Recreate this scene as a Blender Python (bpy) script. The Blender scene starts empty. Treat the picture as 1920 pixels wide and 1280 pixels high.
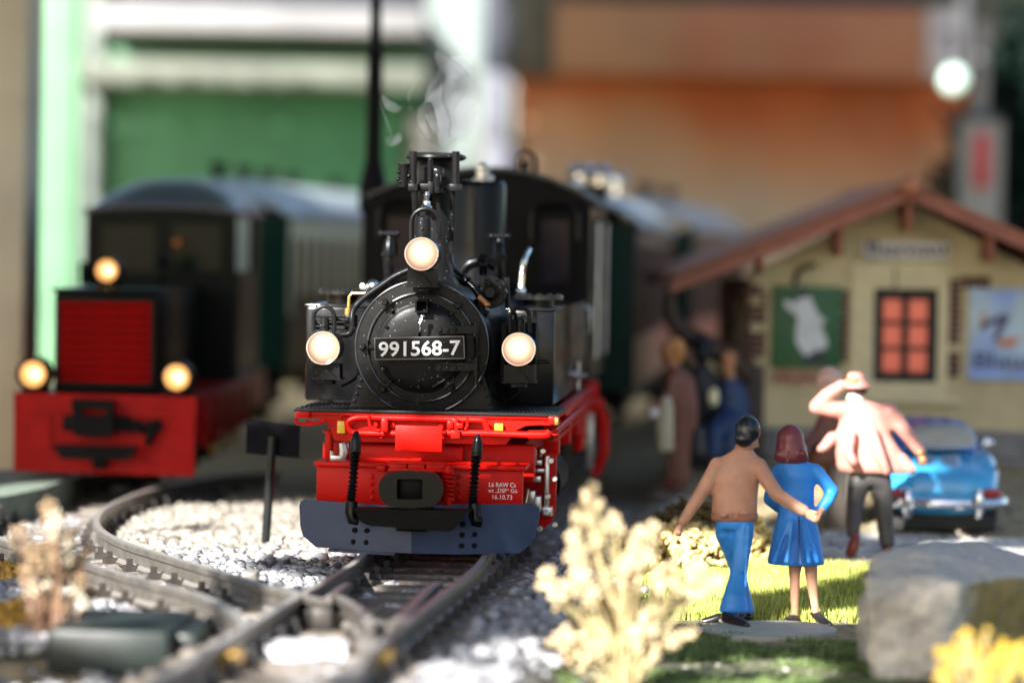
import bpy, bmesh, math, random
import numpy as np
from mathutils import Vector, Matrix, noise
R = math.radians
random.seed(7)
rng = np.random.default_rng(7)
scene = bpy.context.scene
C = scene.collection

# ---------------------------------------------------------------- camera (1 unit = 10 cm, a model railway layout)
F = 6120.0                                   # focal length in pixels of a 1920 px wide picture
CAM = Vector((0, 0, 1.35))
CROT = Matrix.Rotation(R(90 - 1.59), 3, 'X') @ Matrix.Rotation(R(1.0), 3, 'Z')
cam_d = bpy.data.cameras.new('camera')
cam = bpy.data.objects.new('camera', cam_d)
C.objects.link(cam)
cam.matrix_world = Matrix.Translation(CAM) @ CROT.to_4x4()
cam_d.sensor_width = 36.0
cam_d.lens = 36.0 * F / 1920.0
cam_d.clip_start = 0.1
cam_d.clip_end = 500
cam_d.dof.use_dof = True
cam_d.dof.focus_distance = 12.25
cam_d.dof.aperture_fstop = 0.67
cam_d.dof.aperture_blades = 0
scene.camera = cam

# ---------------------------------------------------------------- sky and sun
SUN = Vector((-0.43, -0.73, 0.53)).normalized()      # towards the sun: left, behind the camera
w = bpy.data.worlds.new('World')
scene.world = w
w.use_nodes = True
nt = w.node_tree
sky = nt.nodes.new('ShaderNodeTexSky')
sky.sky_type = 'NISHITA'
sky.sun_disc = False
sky.dust_density = 2.0
sky.ozone_density = 1.0
sky.sun_elevation = math.asin(SUN.z)
sky.sun_rotation = math.atan2(SUN.x, SUN.y)
nt.links.new(sky.outputs[0], nt.nodes['Background'].inputs[0])
nt.nodes['Background'].inputs[1].default_value = 0.068
sl = bpy.data.lights.new('sun', 'SUN')
sl.energy = 5.0
sl.angle = R(0.5)
sl.color = (1.0, 0.965, 0.92)
so = bpy.data.objects.new('sun', sl)
C.objects.link(so)
so.rotation_euler = SUN.to_track_quat('Z', 'Y').to_euler()
vs = scene.view_settings
vs.view_transform = 'Standard'
vs.look = 'None'
vs.exposure = 1.9
vs.gamma = 1.0
scene.cycles.use_denoising = True
scene.cycles.max_bounces = 8
scene.cycles.sample_clamp_indirect = 6.0

# ---------------------------------------------------------------- picture measurements -> world points
def ray(px, py):
    return CROT @ Vector(((px - 960) / F, -(py - 640) / F, -1.0))
def P(px, py, d):                            # point at distance d along +Y
    r = ray(px, py)
    return CAM + r * (d / r.y)
def G(px, py, z=0.0):                        # point on the level z
    r = ray(px, py)
    return CAM + r * ((z - CAM.z) / r.z)
class Frame:                                 # a thing's own axes: x right, y away, z up
    def __init__(s, o, yaw=0.0):
        s.o = Vector(o); s.yaw = yaw
        s.M = Matrix.Rotation(-R(yaw), 3, 'Z'); s.Mi = s.M.transposed()
    def at(s, px, py, y):
        c = s.Mi @ (CAM - s.o); r = s.Mi @ ray(px, py)
        return c + r * ((y - c.y) / r.y)
    def k(s, y):
        return (s.o.y + y) / F
    def loc(s, p):
        return s.Mi @ (Vector(p) - s.o)
    def empty(s, name, label, cat, group=None):
        o = bpy.data.objects.new(name, None); C.objects.link(o)
        o.location = s.o; o.rotation_euler = (0, 0, -R(s.yaw)); o.empty_display_size = 0.1
        tag(o, label, cat, group)
        return o
def tag(o, label=None, cat=None, group=None, kind=None):
    if label: o['label'] = label
    if cat: o['category'] = cat
    if group: o['group'] = group
    if kind: o['kind'] = kind
    return o

# ---------------------------------------------------------------- materials
def mat(name, col, rough=0.5, metal=0.0, var=0.15, nscale=12.0, bump=0.0, bscale=60.0, spec=0.5, speck=0.0, coat=0.0, col2=None, n2=3.0, island=0.0, emis=None, estr=0.0, dirt=None):
    m = bpy.data.materials.new(name); m.use_nodes = True
    t = m.node_tree; N = t.nodes; K = t.links
    b = N['Principled BSDF']
    b.inputs['Roughness'].default_value = rough
    b.inputs['Metallic'].default_value = metal
    b.inputs['Specular IOR Level'].default_value = spec
    if coat: b.inputs['Coat Weight'].default_value = coat; b.inputs['Coat Roughness'].default_value = 0.08
    tc = N.new('ShaderNodeTexCoord')
    nz = N.new('ShaderNodeTexNoise'); nz.inputs['Scale'].default_value = nscale; nz.inputs['Detail'].default_value = 5
    K.new(tc.outputs['Object'], nz.inputs['Vector'])
    mr = N.new('ShaderNodeMapRange'); mr.inputs[1].default_value = 0.3; mr.inputs[2].default_value = 0.7
    mr.inputs[3].default_value = 1 - var; mr.inputs[4].default_value = 1 + var
    K.new(nz.outputs['Fac'], mr.inputs[0])
    src = None
    if col2 is not None:
        n2n = N.new('ShaderNodeTexNoise'); n2n.inputs['Scale'].default_value = n2; n2n.inputs['Detail'].default_value = 4
        K.new(tc.outputs['Object'], n2n.inputs['Vector'])
        cr = N.new('ShaderNodeValToRGB'); cr.color_ramp.elements[0].position = 0.42; cr.color_ramp.elements[1].position = 0.6
        cr.color_ramp.elements[0].color = (*col, 1); cr.color_ramp.elements[1].color = (*col2, 1)
        K.new(n2n.outputs['Fac'], cr.inputs[0]); src = cr.outputs[0]
    mx = N.new('ShaderNodeVectorMath'); mx.operation = 'SCALE'
    if src is not None: K.new(src, mx.inputs[0])
    else: mx.inputs[0].default_value = col
    if island:
        ge = N.new('ShaderNodeNewGeometry')
        mi = N.new('ShaderNodeMapRange'); mi.inputs[3].default_value = 1 - island; mi.inputs[4].default_value = 1 + island
        K.new(ge.outputs['Random Per Island'], mi.inputs[0])
        mm = N.new('ShaderNodeMath'); mm.operation = 'MULTIPLY'
        K.new(mr.outputs[0], mm.inputs[0]); K.new(mi.outputs[0], mm.inputs[1]); K.new(mm.outputs[0], mx.inputs['Scale'])
    else:
        K.new(mr.outputs[0], mx.inputs['Scale'])
    out = mx.outputs[0]
    if speck:                                # light dust specks
        vo = N.new('ShaderNodeTexVoronoi'); vo.inputs['Scale'].default_value = 62
        K.new(tc.outputs['Object'], vo.inputs['Vector'])
        n3 = N.new('ShaderNodeTexNoise'); n3.inputs['Scale'].default_value = 9
        K.new(tc.outputs['Object'], n3.inputs['Vector'])
        th = N.new('ShaderNodeMath'); th.operation = 'MULTIPLY'; th.inputs[1].default_value = 0.135 * speck
        K.new(n3.outputs['Fac'], th.inputs[0])
        lt = N.new('ShaderNodeMath'); lt.operation = 'LESS_THAN'
        K.new(vo.outputs['Distance'], lt.inputs[0]); K.new(th.outputs[0], lt.inputs[1])
        mc = N.new('ShaderNodeMix'); mc.data_type = 'RGBA'
        K.new(lt.outputs[0], mc.inputs[0]); K.new(out, mc.inputs[6]); mc.inputs[7].default_value = (0.45, 0.45, 0.45, 1)
        out = mc.outputs[2]
    if dirt is not None:
        n4 = N.new('ShaderNodeTexNoise'); n4.inputs['Scale'].default_value = 7; n4.inputs['Detail'].default_value = 8; n4.inputs['Roughness'].default_value = 0.7
        K.new(tc.outputs['Object'], n4.inputs['Vector'])
        r4 = N.new('ShaderNodeMapRange'); r4.inputs[1].default_value = 0.52; r4.inputs[2].default_value = 0.75; r4.inputs[4].default_value = dirt[3]
        K.new(n4.outputs['Fac'], r4.inputs[0])
        m4 = N.new('ShaderNodeMix'); m4.data_type = 'RGBA'
        K.new(r4.outputs[0], m4.inputs[0]); K.new(out, m4.inputs[6]); m4.inputs[7].default_value = (*dirt[:3], 1)
        out = m4.outputs[2]
    K.new(out, b.inputs['Base Color'])
    if bump:
        nb = N.new('ShaderNodeTexNoise'); nb.inputs['Scale'].default_value = bscale; nb.inputs['Detail'].default_value = 6
        K.new(tc.outputs['Object'], nb.inputs['Vector'])
        bp = N.new('ShaderNodeBump'); bp.inputs['Strength'].default_value = bump; bp.inputs['Distance'].default_value = 0.02
        K.new(nb.outputs['Fac'], bp.inputs['Height']); K.new(bp.outputs[0], b.inputs['Normal'])
    if emis is not None:
        b.inputs['Emission Color'].default_value = (*emis, 1); b.inputs['Emission Strength'].default_value = estr
    return m
M = {}
M['black'] = mat('black_paint', (0.0075, 0.0075, 0.008), 0.34, spec=0.12, var=0.3, bump=0.05, bscale=45, speck=1.0, dirt=(0.018, 0.018, 0.018, 0.3))
M['black2'] = mat('black_plain', (0.0035, 0.0035, 0.004), 0.45, spec=0.08, var=0.3, bump=0.05)
M['blackgloss'] = mat('black_gloss', (0.004, 0.004, 0.005), 0.22, spec=0.18, var=0.2, speck=0.6)
M['tankside'] = mat('tank_side_black', (0.005, 0.005, 0.006), 0.2, spec=0.3, var=0.2, bump=0.02)
M['edge'] = mat('polished_black_edge', (0.02, 0.02, 0.02), 0.16, spec=1.0, var=0.1)
M['tanktop'] = mat('tank_top_black', (0.008, 0.008, 0.009), 0.13, spec=0.5, var=0.2, bump=0.03)
M['tread'] = mat('tread_plate_black', (0.007, 0.008, 0.009), 0.4, spec=0.3)
M['red'] = mat('red_paint', (0.52, 0.006, 0.003), 0.36, spec=0.12, var=0.12, bump=0.03, dirt=(0.25, 0.01, 0.008, 0.35))
M['red_d'] = mat('red_paint_diesel', (0.34, 0.004, 0.004), 0.4, var=0.2, spec=0.1)
M['plow'] = mat('slate_blue_paint', (0.019, 0.034, 0.082), 0.38, var=0.15, spec=0.35, bump=0.03, dirt=(0.045, 0.06, 0.105, 0.4))
M['silver'] = mat('bare_metal', (0.55, 0.54, 0.52), 0.35, 0.9, var=0.15)
M['chrome'] = mat('chrome', (0.8, 0.8, 0.8), 0.12, 1.0, var=0.05)
M['brass'] = mat('brass', (0.65, 0.38, 0.10), 0.35, 0.9)
M['copper'] = mat('tarnished_copper', (0.40, 0.17, 0.06), 0.4, 0.8)
M['yellow'] = mat('yellow_reflector', (0.75, 0.48, 0.02), 0.3)
M['white'] = mat('white_paint', (0.8, 0.8, 0.8), 0.5, var=0.05)
M['lens'] = mat('lit_lens', (0.9, 0.8, 0.7), 0.2, var=0.05, emis=(1.0, 0.72, 0.48), estr=1.5)
M['lens_hot'] = mat('lit_bulb', (0.9, 0.8, 0.7), 0.2, var=0.05, emis=(1.0, 0.86, 0.66), estr=3.2)
M['amber'] = mat('lit_amber_lens', (0.8, 0.5, 0.2), 0.25, var=0.05, emis=(1.0, 0.42, 0.11), estr=0.32)
M['amber_hot'] = mat('lit_amber_bulb', (0.9, 0.7, 0.4), 0.25, var=0.05, emis=(1.0, 0.72, 0.36), estr=0.8)
M['glass'] = mat('dark_glass', (0.012, 0.010, 0.020), 0.12, var=0.3, spec=0.12)
M['rail'] = mat('weathered_rail', (0.19, 0.172, 0.150), 0.38, 0.6, var=0.25, nscale=20, bump=0.1, dirt=(0.11, 0.095, 0.075, 0.6))
M['sleeper'] = mat('sleeper_brown', (0.15, 0.125, 0.10), 0.62, var=0.3, nscale=25, bump=0.2, bscale=60, dirt=(0.26, 0.24, 0.22, 0.6))
M['clip'] = mat('rail_clip_dark', (0.035, 0.03, 0.026), 0.5, var=0.2)
M['stone'] = mat('ballast_stone', (0.27, 0.27, 0.285), 0.75, var=0.3, nscale=9, island=0.65, bump=0.3, bscale=60)
M['warmstone'] = mat('pale_gravel', (0.275, 0.25, 0.21), 0.8, var=0.3, nscale=9, island=0.5)
M['plasticgrey'] = mat('point_motor_grey', (0.014, 0.021, 0.019), 0.45, var=0.2)

# ---------------------------------------------------------------- mesh builder
def _basis(axis):
    a = Vector(axis).normalized()
    t = Vector((0, 0, 1)) if abs(a.z) < 0.9 else Vector((1, 0, 0))
    u = a.cross(t).normalized(); v = a.cross(u).normalized()
    return a, u, v
class MB:
    def __init__(s): s.v = []; s.f = []
    def add(s, vs, fs):
        n = len(s.v); s.v.extend([tuple(p) for p in vs]); s.f.extend([tuple(i + n for i in f) for f in fs]); return s
    def box(s, x0, x1, y0, y1, z0, z1, bev=0.0):
        if x0 > x1: x0, x1 = x1, x0
        if z0 > z1: z0, z1 = z1, z0
        if y0 > y1: y0, y1 = y1, y0
        bm = bmesh.new(); bmesh.ops.create_cube(bm, size=1)
        for v in bm.verts:
            v.co = Vector((x0 + (v.co.x + .5) * (x1 - x0), y0 + (v.co.y + .5) * (y1 - y0), z0 + (v.co.z + .5) * (z1 - z0)))
        if bev:
            b = min(bev, 0.45 * min(x1 - x0, y1 - y0, z1 - z0))
            bmesh.ops.bevel(bm, geom=bm.edges[:], offset=b, segments=2, affect='EDGES', profile=0.5)
        s.bm(bm); return s
    def bm(s, bm, mtx=None):
        bm.verts.index_update()
        vs = [(mtx @ v.co if mtx else v.co.copy()) for v in bm.verts]
        s.add(vs, [[v.index for v in f.verts] for f in bm.faces]); bm.free()
    def plate(s, pts, thick, off=(0, 1, 0)):              # outline (3-D points) given a thickness
        pts = [Vector(p) for p in pts]; n = len(pts); o = Vector(off) * thick
        s.add(pts + [p + o for p in pts],
              [list(range(n)), list(range(2 * n - 1, n - 1, -1))] + [[i, (i + 1) % n, n + (i + 1) % n, n + i] for i in range(n)])
        return s
    def ring(s, outer, inner, thick):                      # two loops of equal count, plate with a hole
        n = len(outer); o = Vector((0, thick, 0)); A = [Vector(p) for p in outer]; B = [Vector(p) for p in inner]
        s.add(A + B + [p + o for p in A] + [p + o for p in B],
              [f for i in range(n) for j in [(i + 1) % n] for f in
               ([i, j, n + j, n + i], [2 * n + i, 3 * n + i, 3 * n + j, 2 * n + j], [i, 2 * n + i, 2 * n + j, j], [n + i, n + j, 3 * n + j, 3 * n + i])])
        return s
    def tube(s, pts, r, n=10, smooth=0, cap=True):
        pts = [Vector(p) for p in pts]
        rs = list(r) if hasattr(r, '__len__') else [r] * len(pts)
        if smooth: pts, rs = catmull(pts, rs, smooth)
        m = len(pts); T = []
        for i in range(m):
            a = pts[max(i - 1, 0)]; b = pts[min(i + 1, m - 1)]
            T.append((b - a).normalized() if (b - a).length > 1e-9 else Vector((0, 0, 1)))
        _, u, _ = _basis(T[0]); vs = []
        for i in range(m):
            u = (u - T[i] * u.dot(T[i])).normalized(); v = T[i].cross(u)
            for k in range(n):
                a = 2 * math.pi * k / n
                vs.append(pts[i] + (u * math.cos(a) + v * math.sin(a)) * rs[i])
        fs = [[i * n + k, i * n + (k + 1) % n, (i + 1) * n + (k + 1) % n, (i + 1) * n + k] for i in range(m - 1) for k in range(n)]
        if cap: fs += [list(range(n))[::-1], list(range((m - 1) * n, m * n))]
        s.add(vs, fs); return s
    def lathe(s, c, axis, prof, n=24, sx=1.0, cap=True):             # prof: (radius, distance along axis)
        a, u, v = _basis(axis); c = Vector(c); vs = []; rows = []
        for r, h in prof:
            if r <= 1e-9: rows.append([len(vs)]); vs.append(c + a * h)
            else:
                rows.append(list(range(len(vs), len(vs) + n)))
                vs += [c + a * h + (u * math.cos(2 * math.pi * k / n) * sx + v * math.sin(2 * math.pi * k / n)) * r for k in range(n)]
        fs = []
        for A, B in zip(rows, rows[1:]):
            for k in range(n):
                j = (k + 1) % n
                if len(A) == 1 and len(B) == 1: continue
                if len(A) == 1: fs.append([A[0], B[j], B[k]])
                elif len(B) == 1: fs.append([A[k], A[j], B[0]])
                else: fs.append([A[k], A[j], B[j], B[k]])
        if cap and len(rows[0]) > 1: fs.append(rows[0][::-1])
        if cap and len(rows[-1]) > 1: fs.append(rows[-1])
        s.add(vs, fs); return s
    def parts(s, name, m, parent=None, ang=35, label=None):   # every loose piece an object of its own
        n = len(s.v); r = list(range(n))
        def find(i):
            while r[i] != i: r[i] = r[r[i]]; i = r[i]
            return i
        for f in s.f:
            a = find(f[0])
            for i in f[1:]: r[find(i)] = a
        gs = {}
        for f in s.f: gs.setdefault(find(f[0]), []).append(f)
        out = []
        for fs in gs.values():
            ids = sorted({i for f in fs for i in f}); mp = {i: k for k, i in enumerate(ids)}
            q = MB(); q.add([s.v[i] for i in ids], [[mp[i] for i in f] for f in fs]); out.append(q.build(name, m, parent, ang, label))
        return out
    def cyl(s, a, b, r, n=12, r2=None):
        a = Vector(a); b = Vector(b); h = (b - a).length
        return s.lathe(a, b - a, [(r, 0), (r if r2 is None else r2, h)], n)
    def ell(s, c, r, n=16, m=10):
        if not hasattr(r, '__len__'): r = (r, r, r)
        c = Vector(c); vs = [c + Vector((0, 0, -r[2]))]
        for i in range(1, m):
            t = math.pi * i / m - math.pi / 2
            vs += [c + Vector((r[0] * math.cos(t) * math.cos(2 * math.pi * k / n), r[1] * math.cos(t) * math.sin(2 * math.pi * k / n), r[2] * math.sin(t))) for k in range(n)]
        vs.append(c + Vector((0, 0, r[2])))
        fs = [[0, 1 + (k + 1) % n, 1 + k] for k in range(n)]
        for i in range(m - 2):
            fs += [[1 + i * n + k, 1 + i * n + (k + 1) % n, 1 + (i + 1) * n + (k + 1) % n, 1 + (i + 1) * n + k] for k in range(n)]
        L = len(vs) - 1; b = 1 + (m - 2) * n
        fs += [[b + k, b + (k + 1) % n, L] for k in range(n)]
        s.add(vs, fs); return s
    def chain(s, pts):                                      # tapering limb: (point, radius) ...
        for p, r in pts: s.ell(p, r, 12, 8)
        for (p, r), (q, t) in zip(pts, pts[1:]):
            if (Vector(q) - Vector(p)).length > 1e-6: s.cyl(p, q, r, 12, t)
        return s
    def loft(s, secs, n=20):                                # secs: (centre, rx, ry) stacked ellipses
        vs = []; m = len(secs)
        for c, rx, ry in secs:
            vs += [Vector(c) + Vector((rx * math.cos(2 * math.pi * k / n), ry * math.sin(2 * math.pi * k / n), 0)) for k in range(n)]
        fs = [[i * n + k, i * n + (k + 1) % n, (i + 1) * n + (k + 1) % n, (i + 1) * n + k] for i in range(m - 1) for k in range(n)]
        fs += [list(range(n))[::-1], list(range((m - 1) * n, m * n))]
        s.add(vs, fs); return s
    def text(s, body, c, h, depth=0.004, bold=0.0, width=None, up=(0, 0, 1), right=(1, 0, 0), align='CENTER', bend=0.0):
        cu = bpy.data.curves.new('txt', 'FONT'); cu.body = body; cu.align_x = 'LEFT'; cu.extrude = 0.5; cu.offset = bold; cu.resolution_u = 3
        ob = bpy.data.objects.new('txt', cu); C.objects.link(ob)
        bpy.context.view_layer.update()
        me = bpy.data.meshes.new_from_object(ob.evaluated_get(bpy.context.evaluated_depsgraph_get()))
        co = np.array([v.co[:] for v in me.vertices]); fs = [list(p.vertices) for p in me.polygons]
        bpy.data.objects.remove(ob); bpy.data.curves.remove(cu); bpy.data.meshes.remove(me)
        mn = co.min(0); mx = co.max(0); H = mx[1] - mn[1]; W = mx[0] - mn[0]
        sy = h / H; sx = sy if width is None else width / W
        up = Vector(up); right = Vector(right); nrm = right.cross(up)
        vs = []
        for q in co:
            xx = (q[0] - (mn[0] + mx[0]) / 2) * sx; yy = (q[1] - (mn[1] + mx[1]) / 2) * sy + bend * ((2 * xx / (W * sx)) ** 2)
            vs.append(Vector(c) + right * xx + up * yy + nrm * (q[2] * depth * 2))
        s.add(vs, fs); return s
    def mesh(s, name, ang=35, fix=True):
        me = bpy.data.meshes.new(name); me.from_pydata([tuple(v) for v in s.v], [], s.f)
        if fix:
            bm = bmesh.new(); bm.from_mesh(me); bmesh.ops.recalc_face_normals(bm, faces=bm.faces[:]); bm.to_mesh(me); bm.free()
        me.polygons.foreach_set('use_smooth', [True] * len(me.polygons))
        if ang is not None: me.set_sharp_from_angle(angle=R(ang))
        me.update(); return me
    def build(s, name, m, parent=None, ang=35, label=None, fix=True):
        me = s.mesh(name, ang, fix); me.materials.append(M[m] if isinstance(m, str) else m)
        return link(name, me, parent, label)
def link(name, me, parent=None, label=None, loc=None):
    o = bpy.data.objects.new(name, me); C.objects.link(o)
    if parent: o.parent = parent
    if label: o['label'] = label
    if loc is not None: o.location = loc
    return o
def catmull(pts, rs, k):
    P_ = [pts[0]] + pts + [pts[-1]]; R_ = [rs[0]] + rs + [rs[-1]]; op = []; orr = []
    for i in range(1, len(P_) - 2):
        for j in range(k):
            t = j / k; a, b, c, d = P_[i - 1], P_[i], P_[i + 1], P_[i + 2]
            op.append(0.5 * ((2 * b) + (c - a) * t + (2 * a - 5 * b + 4 * c - d) * t * t + (3 * b - a - 3 * c + d) * t ** 3))
            orr.append(R_[i] + (R_[i + 1] - R_[i]) * t)
    op.append(pts[-1]); orr.append(rs[-1]); return op, orr
def np_mesh(name, V, T, m, ang=None, smooth=False):         # many small pieces, triangles
    me = bpy.data.meshes.new(name); V = np.asarray(V, np.float32).reshape(-1, 3); T = np.asarray(T, np.int32).reshape(-1, 3)
    me.vertices.add(len(V)); me.vertices.foreach_set('co', V.ravel())
    me.loops.add(T.size); me.loops.foreach_set('vertex_index', T.ravel())
    me.polygons.add(len(T)); me.polygons.foreach_set('loop_start', np.arange(0, T.size, 3, dtype=np.int32))
    me.polygons.foreach_set('loop_total', np.full(len(T), 3, np.int32))
    if smooth: me.polygons.foreach_set('use_smooth', [True] * len(T))
    me.update(calc_edges=True); me.validate()
    me.materials.append(M[m] if isinstance(m, str) else m)
    return me
def blob(mb, voxel, smooth=4, name='body', decimate=None):   # one continuous organic surface from overlapping volumes
    me = mb.mesh(name, None, True); ob = bpy.data.objects.new('tmp', me); C.objects.link(ob)
    a = ob.modifiers.new('r', 'REMESH'); a.mode = 'VOXEL'; a.voxel_size = voxel; a.use_smooth_shade = True
    if smooth:
        b = ob.modifiers.new('s', 'SMOOTH'); b.iterations = smooth; b.factor = 0.5
    bpy.context.view_layer.update()
    out = bpy.data.meshes.new_from_object(ob.evaluated_get(bpy.context.evaluated_depsgraph_get()))
    bpy.data.objects.remove(ob); bpy.data.meshes.remove(me)
    out.polygons.foreach_set('use_smooth', [True] * len(out.polygons)); out.name = name
    return out
def blob_obj(mb, voxel, name, m, parent, smooth=4, label=None):
    me = blob(mb, voxel, smooth, name); me.materials.clear(); me.materials.append(M[m] if isinstance(m, str) else m)
    return link(name, me, parent, label)
def pbox(fr, mb, px0, py0, px1, py1, y0, y1, bev=0.004):      # a box whose front face covers the measured rectangle
    cx, cy = (px0 + px1) / 2, (py0 + py1) / 2
    mb.box(fr.at(px0, cy, y0).x, fr.at(px1, cy, y0).x, y0, y1, fr.at(cx, py1, y0).z, fr.at(cx, py0, y0).z, bev); return mb
def pts(fr, lst, y):                                          # list of (px, py[, y])
    return [fr.at(p[0], p[1], p[2] if len(p) > 2 else y) for p in lst]
def bolt(mb, c, r, h=None, axis=(0, -1, 0), n=6):
    h = h or r * 0.8
    return mb.lathe(c, axis, [(r, 0), (r, h * 0.8), (r * 0.75, h)], n)
# ================================================================ SETTING
YAW_L = 4.3
L = Frame(P(787, 1045, 12.0).xy.to_3d() + Vector((0, 0, 0.225)), YAW_L)       # steam locomotive axes, z = 0 on the rail head
def smooth_step(a, b, x):
    t = np.clip((x - a) / (b - a), 0, 1); return t * t * (3 - 2 * t)
def right_edge(y):                                      # where the ballast bank of the main line ends
    y = np.asarray(y, float)
    return np.where(y < 12, -0.078 + 0.1055 * (y - 11.97), -0.078 + 0.075 * (y - 11.97)) + 0.36
def fbm(x, y, s):
    return np.array([noise.fractal((a * s, b * s, 3.1), 1.0, 2.0, 3) for a, b in zip(np.ravel(x), np.ravel(y))]).reshape(np.shape(x))
def ground_h(x, y):
    x = np.asarray(x, float); y = np.asarray(y, float)
    t = 1 - smooth_step(-0.06, 0.2, x - right_edge(y) - 0.05)
    far = smooth_step(15.6, 17.5, y)
    rise = np.interp(y, [12.1, 13.7, 14.3, 15.3, 16.6, 18, 30], [0, .11, .14, .2, .305, .33, .33])
    t = t * (1 - .85 * (1 - smooth_step(-.9, -.6, x)) * (1 - smooth_step(9.7, 9.95, y)))
    return 0.115 * t * (1 - 0.8 * far) + rise * smooth_step(0.02, 0.3, x - right_edge(y))
def Gt(px, py):                                         # point on the ground surface
    z = 0.0
    for i in range(40):
        p = G(px, py, z); z += 0.5 * (float(ground_h(p.x, p.y)) - z)
    return G(px, py, z)
def make_ground():
    xs = np.concatenate([np.linspace(-60, -4, 30), np.linspace(-3.9, 4.5, 190), np.linspace(4.8, 60, 30)])
    ys = np.concatenate([np.linspace(-20, 7, 30), np.linspace(7.1, 19, 260), np.linspace(19.2, 34, 50), np.linspace(36, 300, 30)])
    X, Y = np.meshgrid(xs, ys); n, m = X.shape
    inn = (np.abs(X) < 4.6) & (Y > 6.9) & (Y < 20)
    Z = ground_h(X, Y); Zn = np.zeros_like(Z)
    Zn[inn] = fbm(X[inn], Y[inn], 2.2) * 0.014 + fbm(X[inn], Y[inn], 9.0) * 0.006
    Z = Z + Zn
    V = np.stack([X, Y, Z], -1).reshape(-1, 3)
    idx = np.arange(n * m).reshape(n, m)
    q = np.stack([idx[:-1, :-1], idx[:-1, 1:], idx[1:, 1:], idx[1:, :-1]], -1).reshape(-1, 4)
    T = np.concatenate([q[:, [0, 1, 2]], q[:, [0, 2, 3]]])
    me = np_mesh('ground', V, T, m_ground(), smooth=True)
    # kinds of soil: ballast dust, earth, grey path
    bal = 1 - smooth_step(-0.1, 0.22, X - right_edge(Y))
    pl_ = [Gt(*q) for q in ((1110, 945), (1250, 945), (1400, 990), (1500, 1015), (1600, 1022), (1900, 1032))]
    pc = np.interp(X, [q.x for q in pl_], [q.y for q in pl_])
    pw = np.interp(X, [0.4, 1.0, 1.6, 2.4], [0.3, 0.35, 0.42, 0.4])
    path = (1 - smooth_step(pw * 0.85, pw * 1.1, np.abs(Y - pc))) * (1 - bal)
    gr = (1 - smooth_step(0.75, 1.0, np.abs(Y - 12.6))) * smooth_step(0.45, 0.7, X)
    moss = (1 - smooth_step(10.9, 11.5, Y)) * smooth_step(-0.05, 0.2, X)
    col = np.zeros((n, m, 4), np.float32); col[..., 3] = 1
    earth = np.array([0.30, 0.23, 0.12]); dust = np.array([0.19, 0.185, 0.18]); pth = np.array([0.58, 0.565, 0.53]); gz = np.array([0.24, 0.21, 0.12]); ms = np.array([0.11, 0.12, 0.06])
    c = earth * np.ones((n, m, 1))
    dk = (1 - smooth_step(-.9, -.6, X)) * (1 - smooth_step(9.8, 10.0, Y))
    bal = bal * (1 - .75 * dk)
    bal = bal * (1 - smooth_step(15.5, 19, Y))
    for k, q_ in ((moss, ms), (gr, gz), (path, pth), (bal, dust)): c = c * (1 - k[..., None]) + q_ * k[..., None]
    col[..., :3] = c
    a = me.attributes.new('soil', 'FLOAT_COLOR', 'POINT'); a.data.foreach_set('color', col.ravel())
    o = link('ground', me); tag(o, kind='structure'); return o
def m_ground():
    m = mat('ground_soil', (1, 1, 1), 0.9, var=0.45, nscale=14, bump=0.8, bscale=40)
    t = m.node_tree; at = t.nodes.new('ShaderNodeAttribute'); at.attribute_name = 'soil'
    v = [n for n in t.nodes if n.type == 'VECT_MATH'][0]
    t.links.new(at.outputs['Color'], v.inputs[0]); return m
make_ground()

# ---------------------------------------------------------------- walls far behind
def bgbox(fr_d, px0, py0, px1, py1, depth, name, m, parent):
    a = P(px0, (py0 + py1) / 2, fr_d); b = P(px1, (py0 + py1) / 2, fr_d); t = P((px0 + px1) / 2, py0, fr_d); u = P((px0 + px1) / 2, py1, fr_d)
    mb = MB().box(a.x, b.x, fr_d, fr_d + depth, max(u.z, 0.0), t.z, 0.02)
    return mb.build(name, m, parent)
M['mint'] = mat('mint_render', (0.115, 0.25, 0.14), 0.7, var=0.15, nscale=2)
M['mintwhite'] = mat('pale_mint_render', (0.17, 0.20, 0.18), 0.7, var=0.15, nscale=2)
M['greenpanel'] = mat('panel_green', (0.06, 0.235, 0.105), 0.6, var=0.2, nscale=1.5)  # one even green for the broad panel under the cornices
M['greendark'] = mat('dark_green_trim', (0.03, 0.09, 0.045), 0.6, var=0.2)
M['cornice'] = mat('cream_cornice', (0.125, 0.14, 0.112), 0.7, var=0.25, nscale=1.2)
M['whiteband'] = mat('white_cornice', (0.21, 0.21, 0.21), 0.6, var=0.2, nscale=1.5)
M['slate'] = mat('slate_grey', (0.03, 0.035, 0.05), 0.6, var=0.2)
M['lilac'] = mat('pale_lilac_render', (0.12, 0.125, 0.16), 0.7, var=0.2)
M['palepost'] = mat('pale_grey_render', (0.58, 0.59, 0.64), 0.7, var=0.1)
M['polegrey'] = mat('mast_pale_grey', (0.20, 0.20, 0.205), 0.6, var=0.1)
M['palemint'] = mat('pale_mint_plaster', (0.20, 0.245, 0.235), 0.7, var=0.35, nscale=1.6)
M['greygreen'] = mat('grey_green_render', (0.085, 0.085, 0.07), 0.8, var=0.25, nscale=1.2)
M['orange'] = mat('orange_stucco', (0.40, 0.125, 0.045), 0.85, var=0.2, nscale=0.9)
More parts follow.
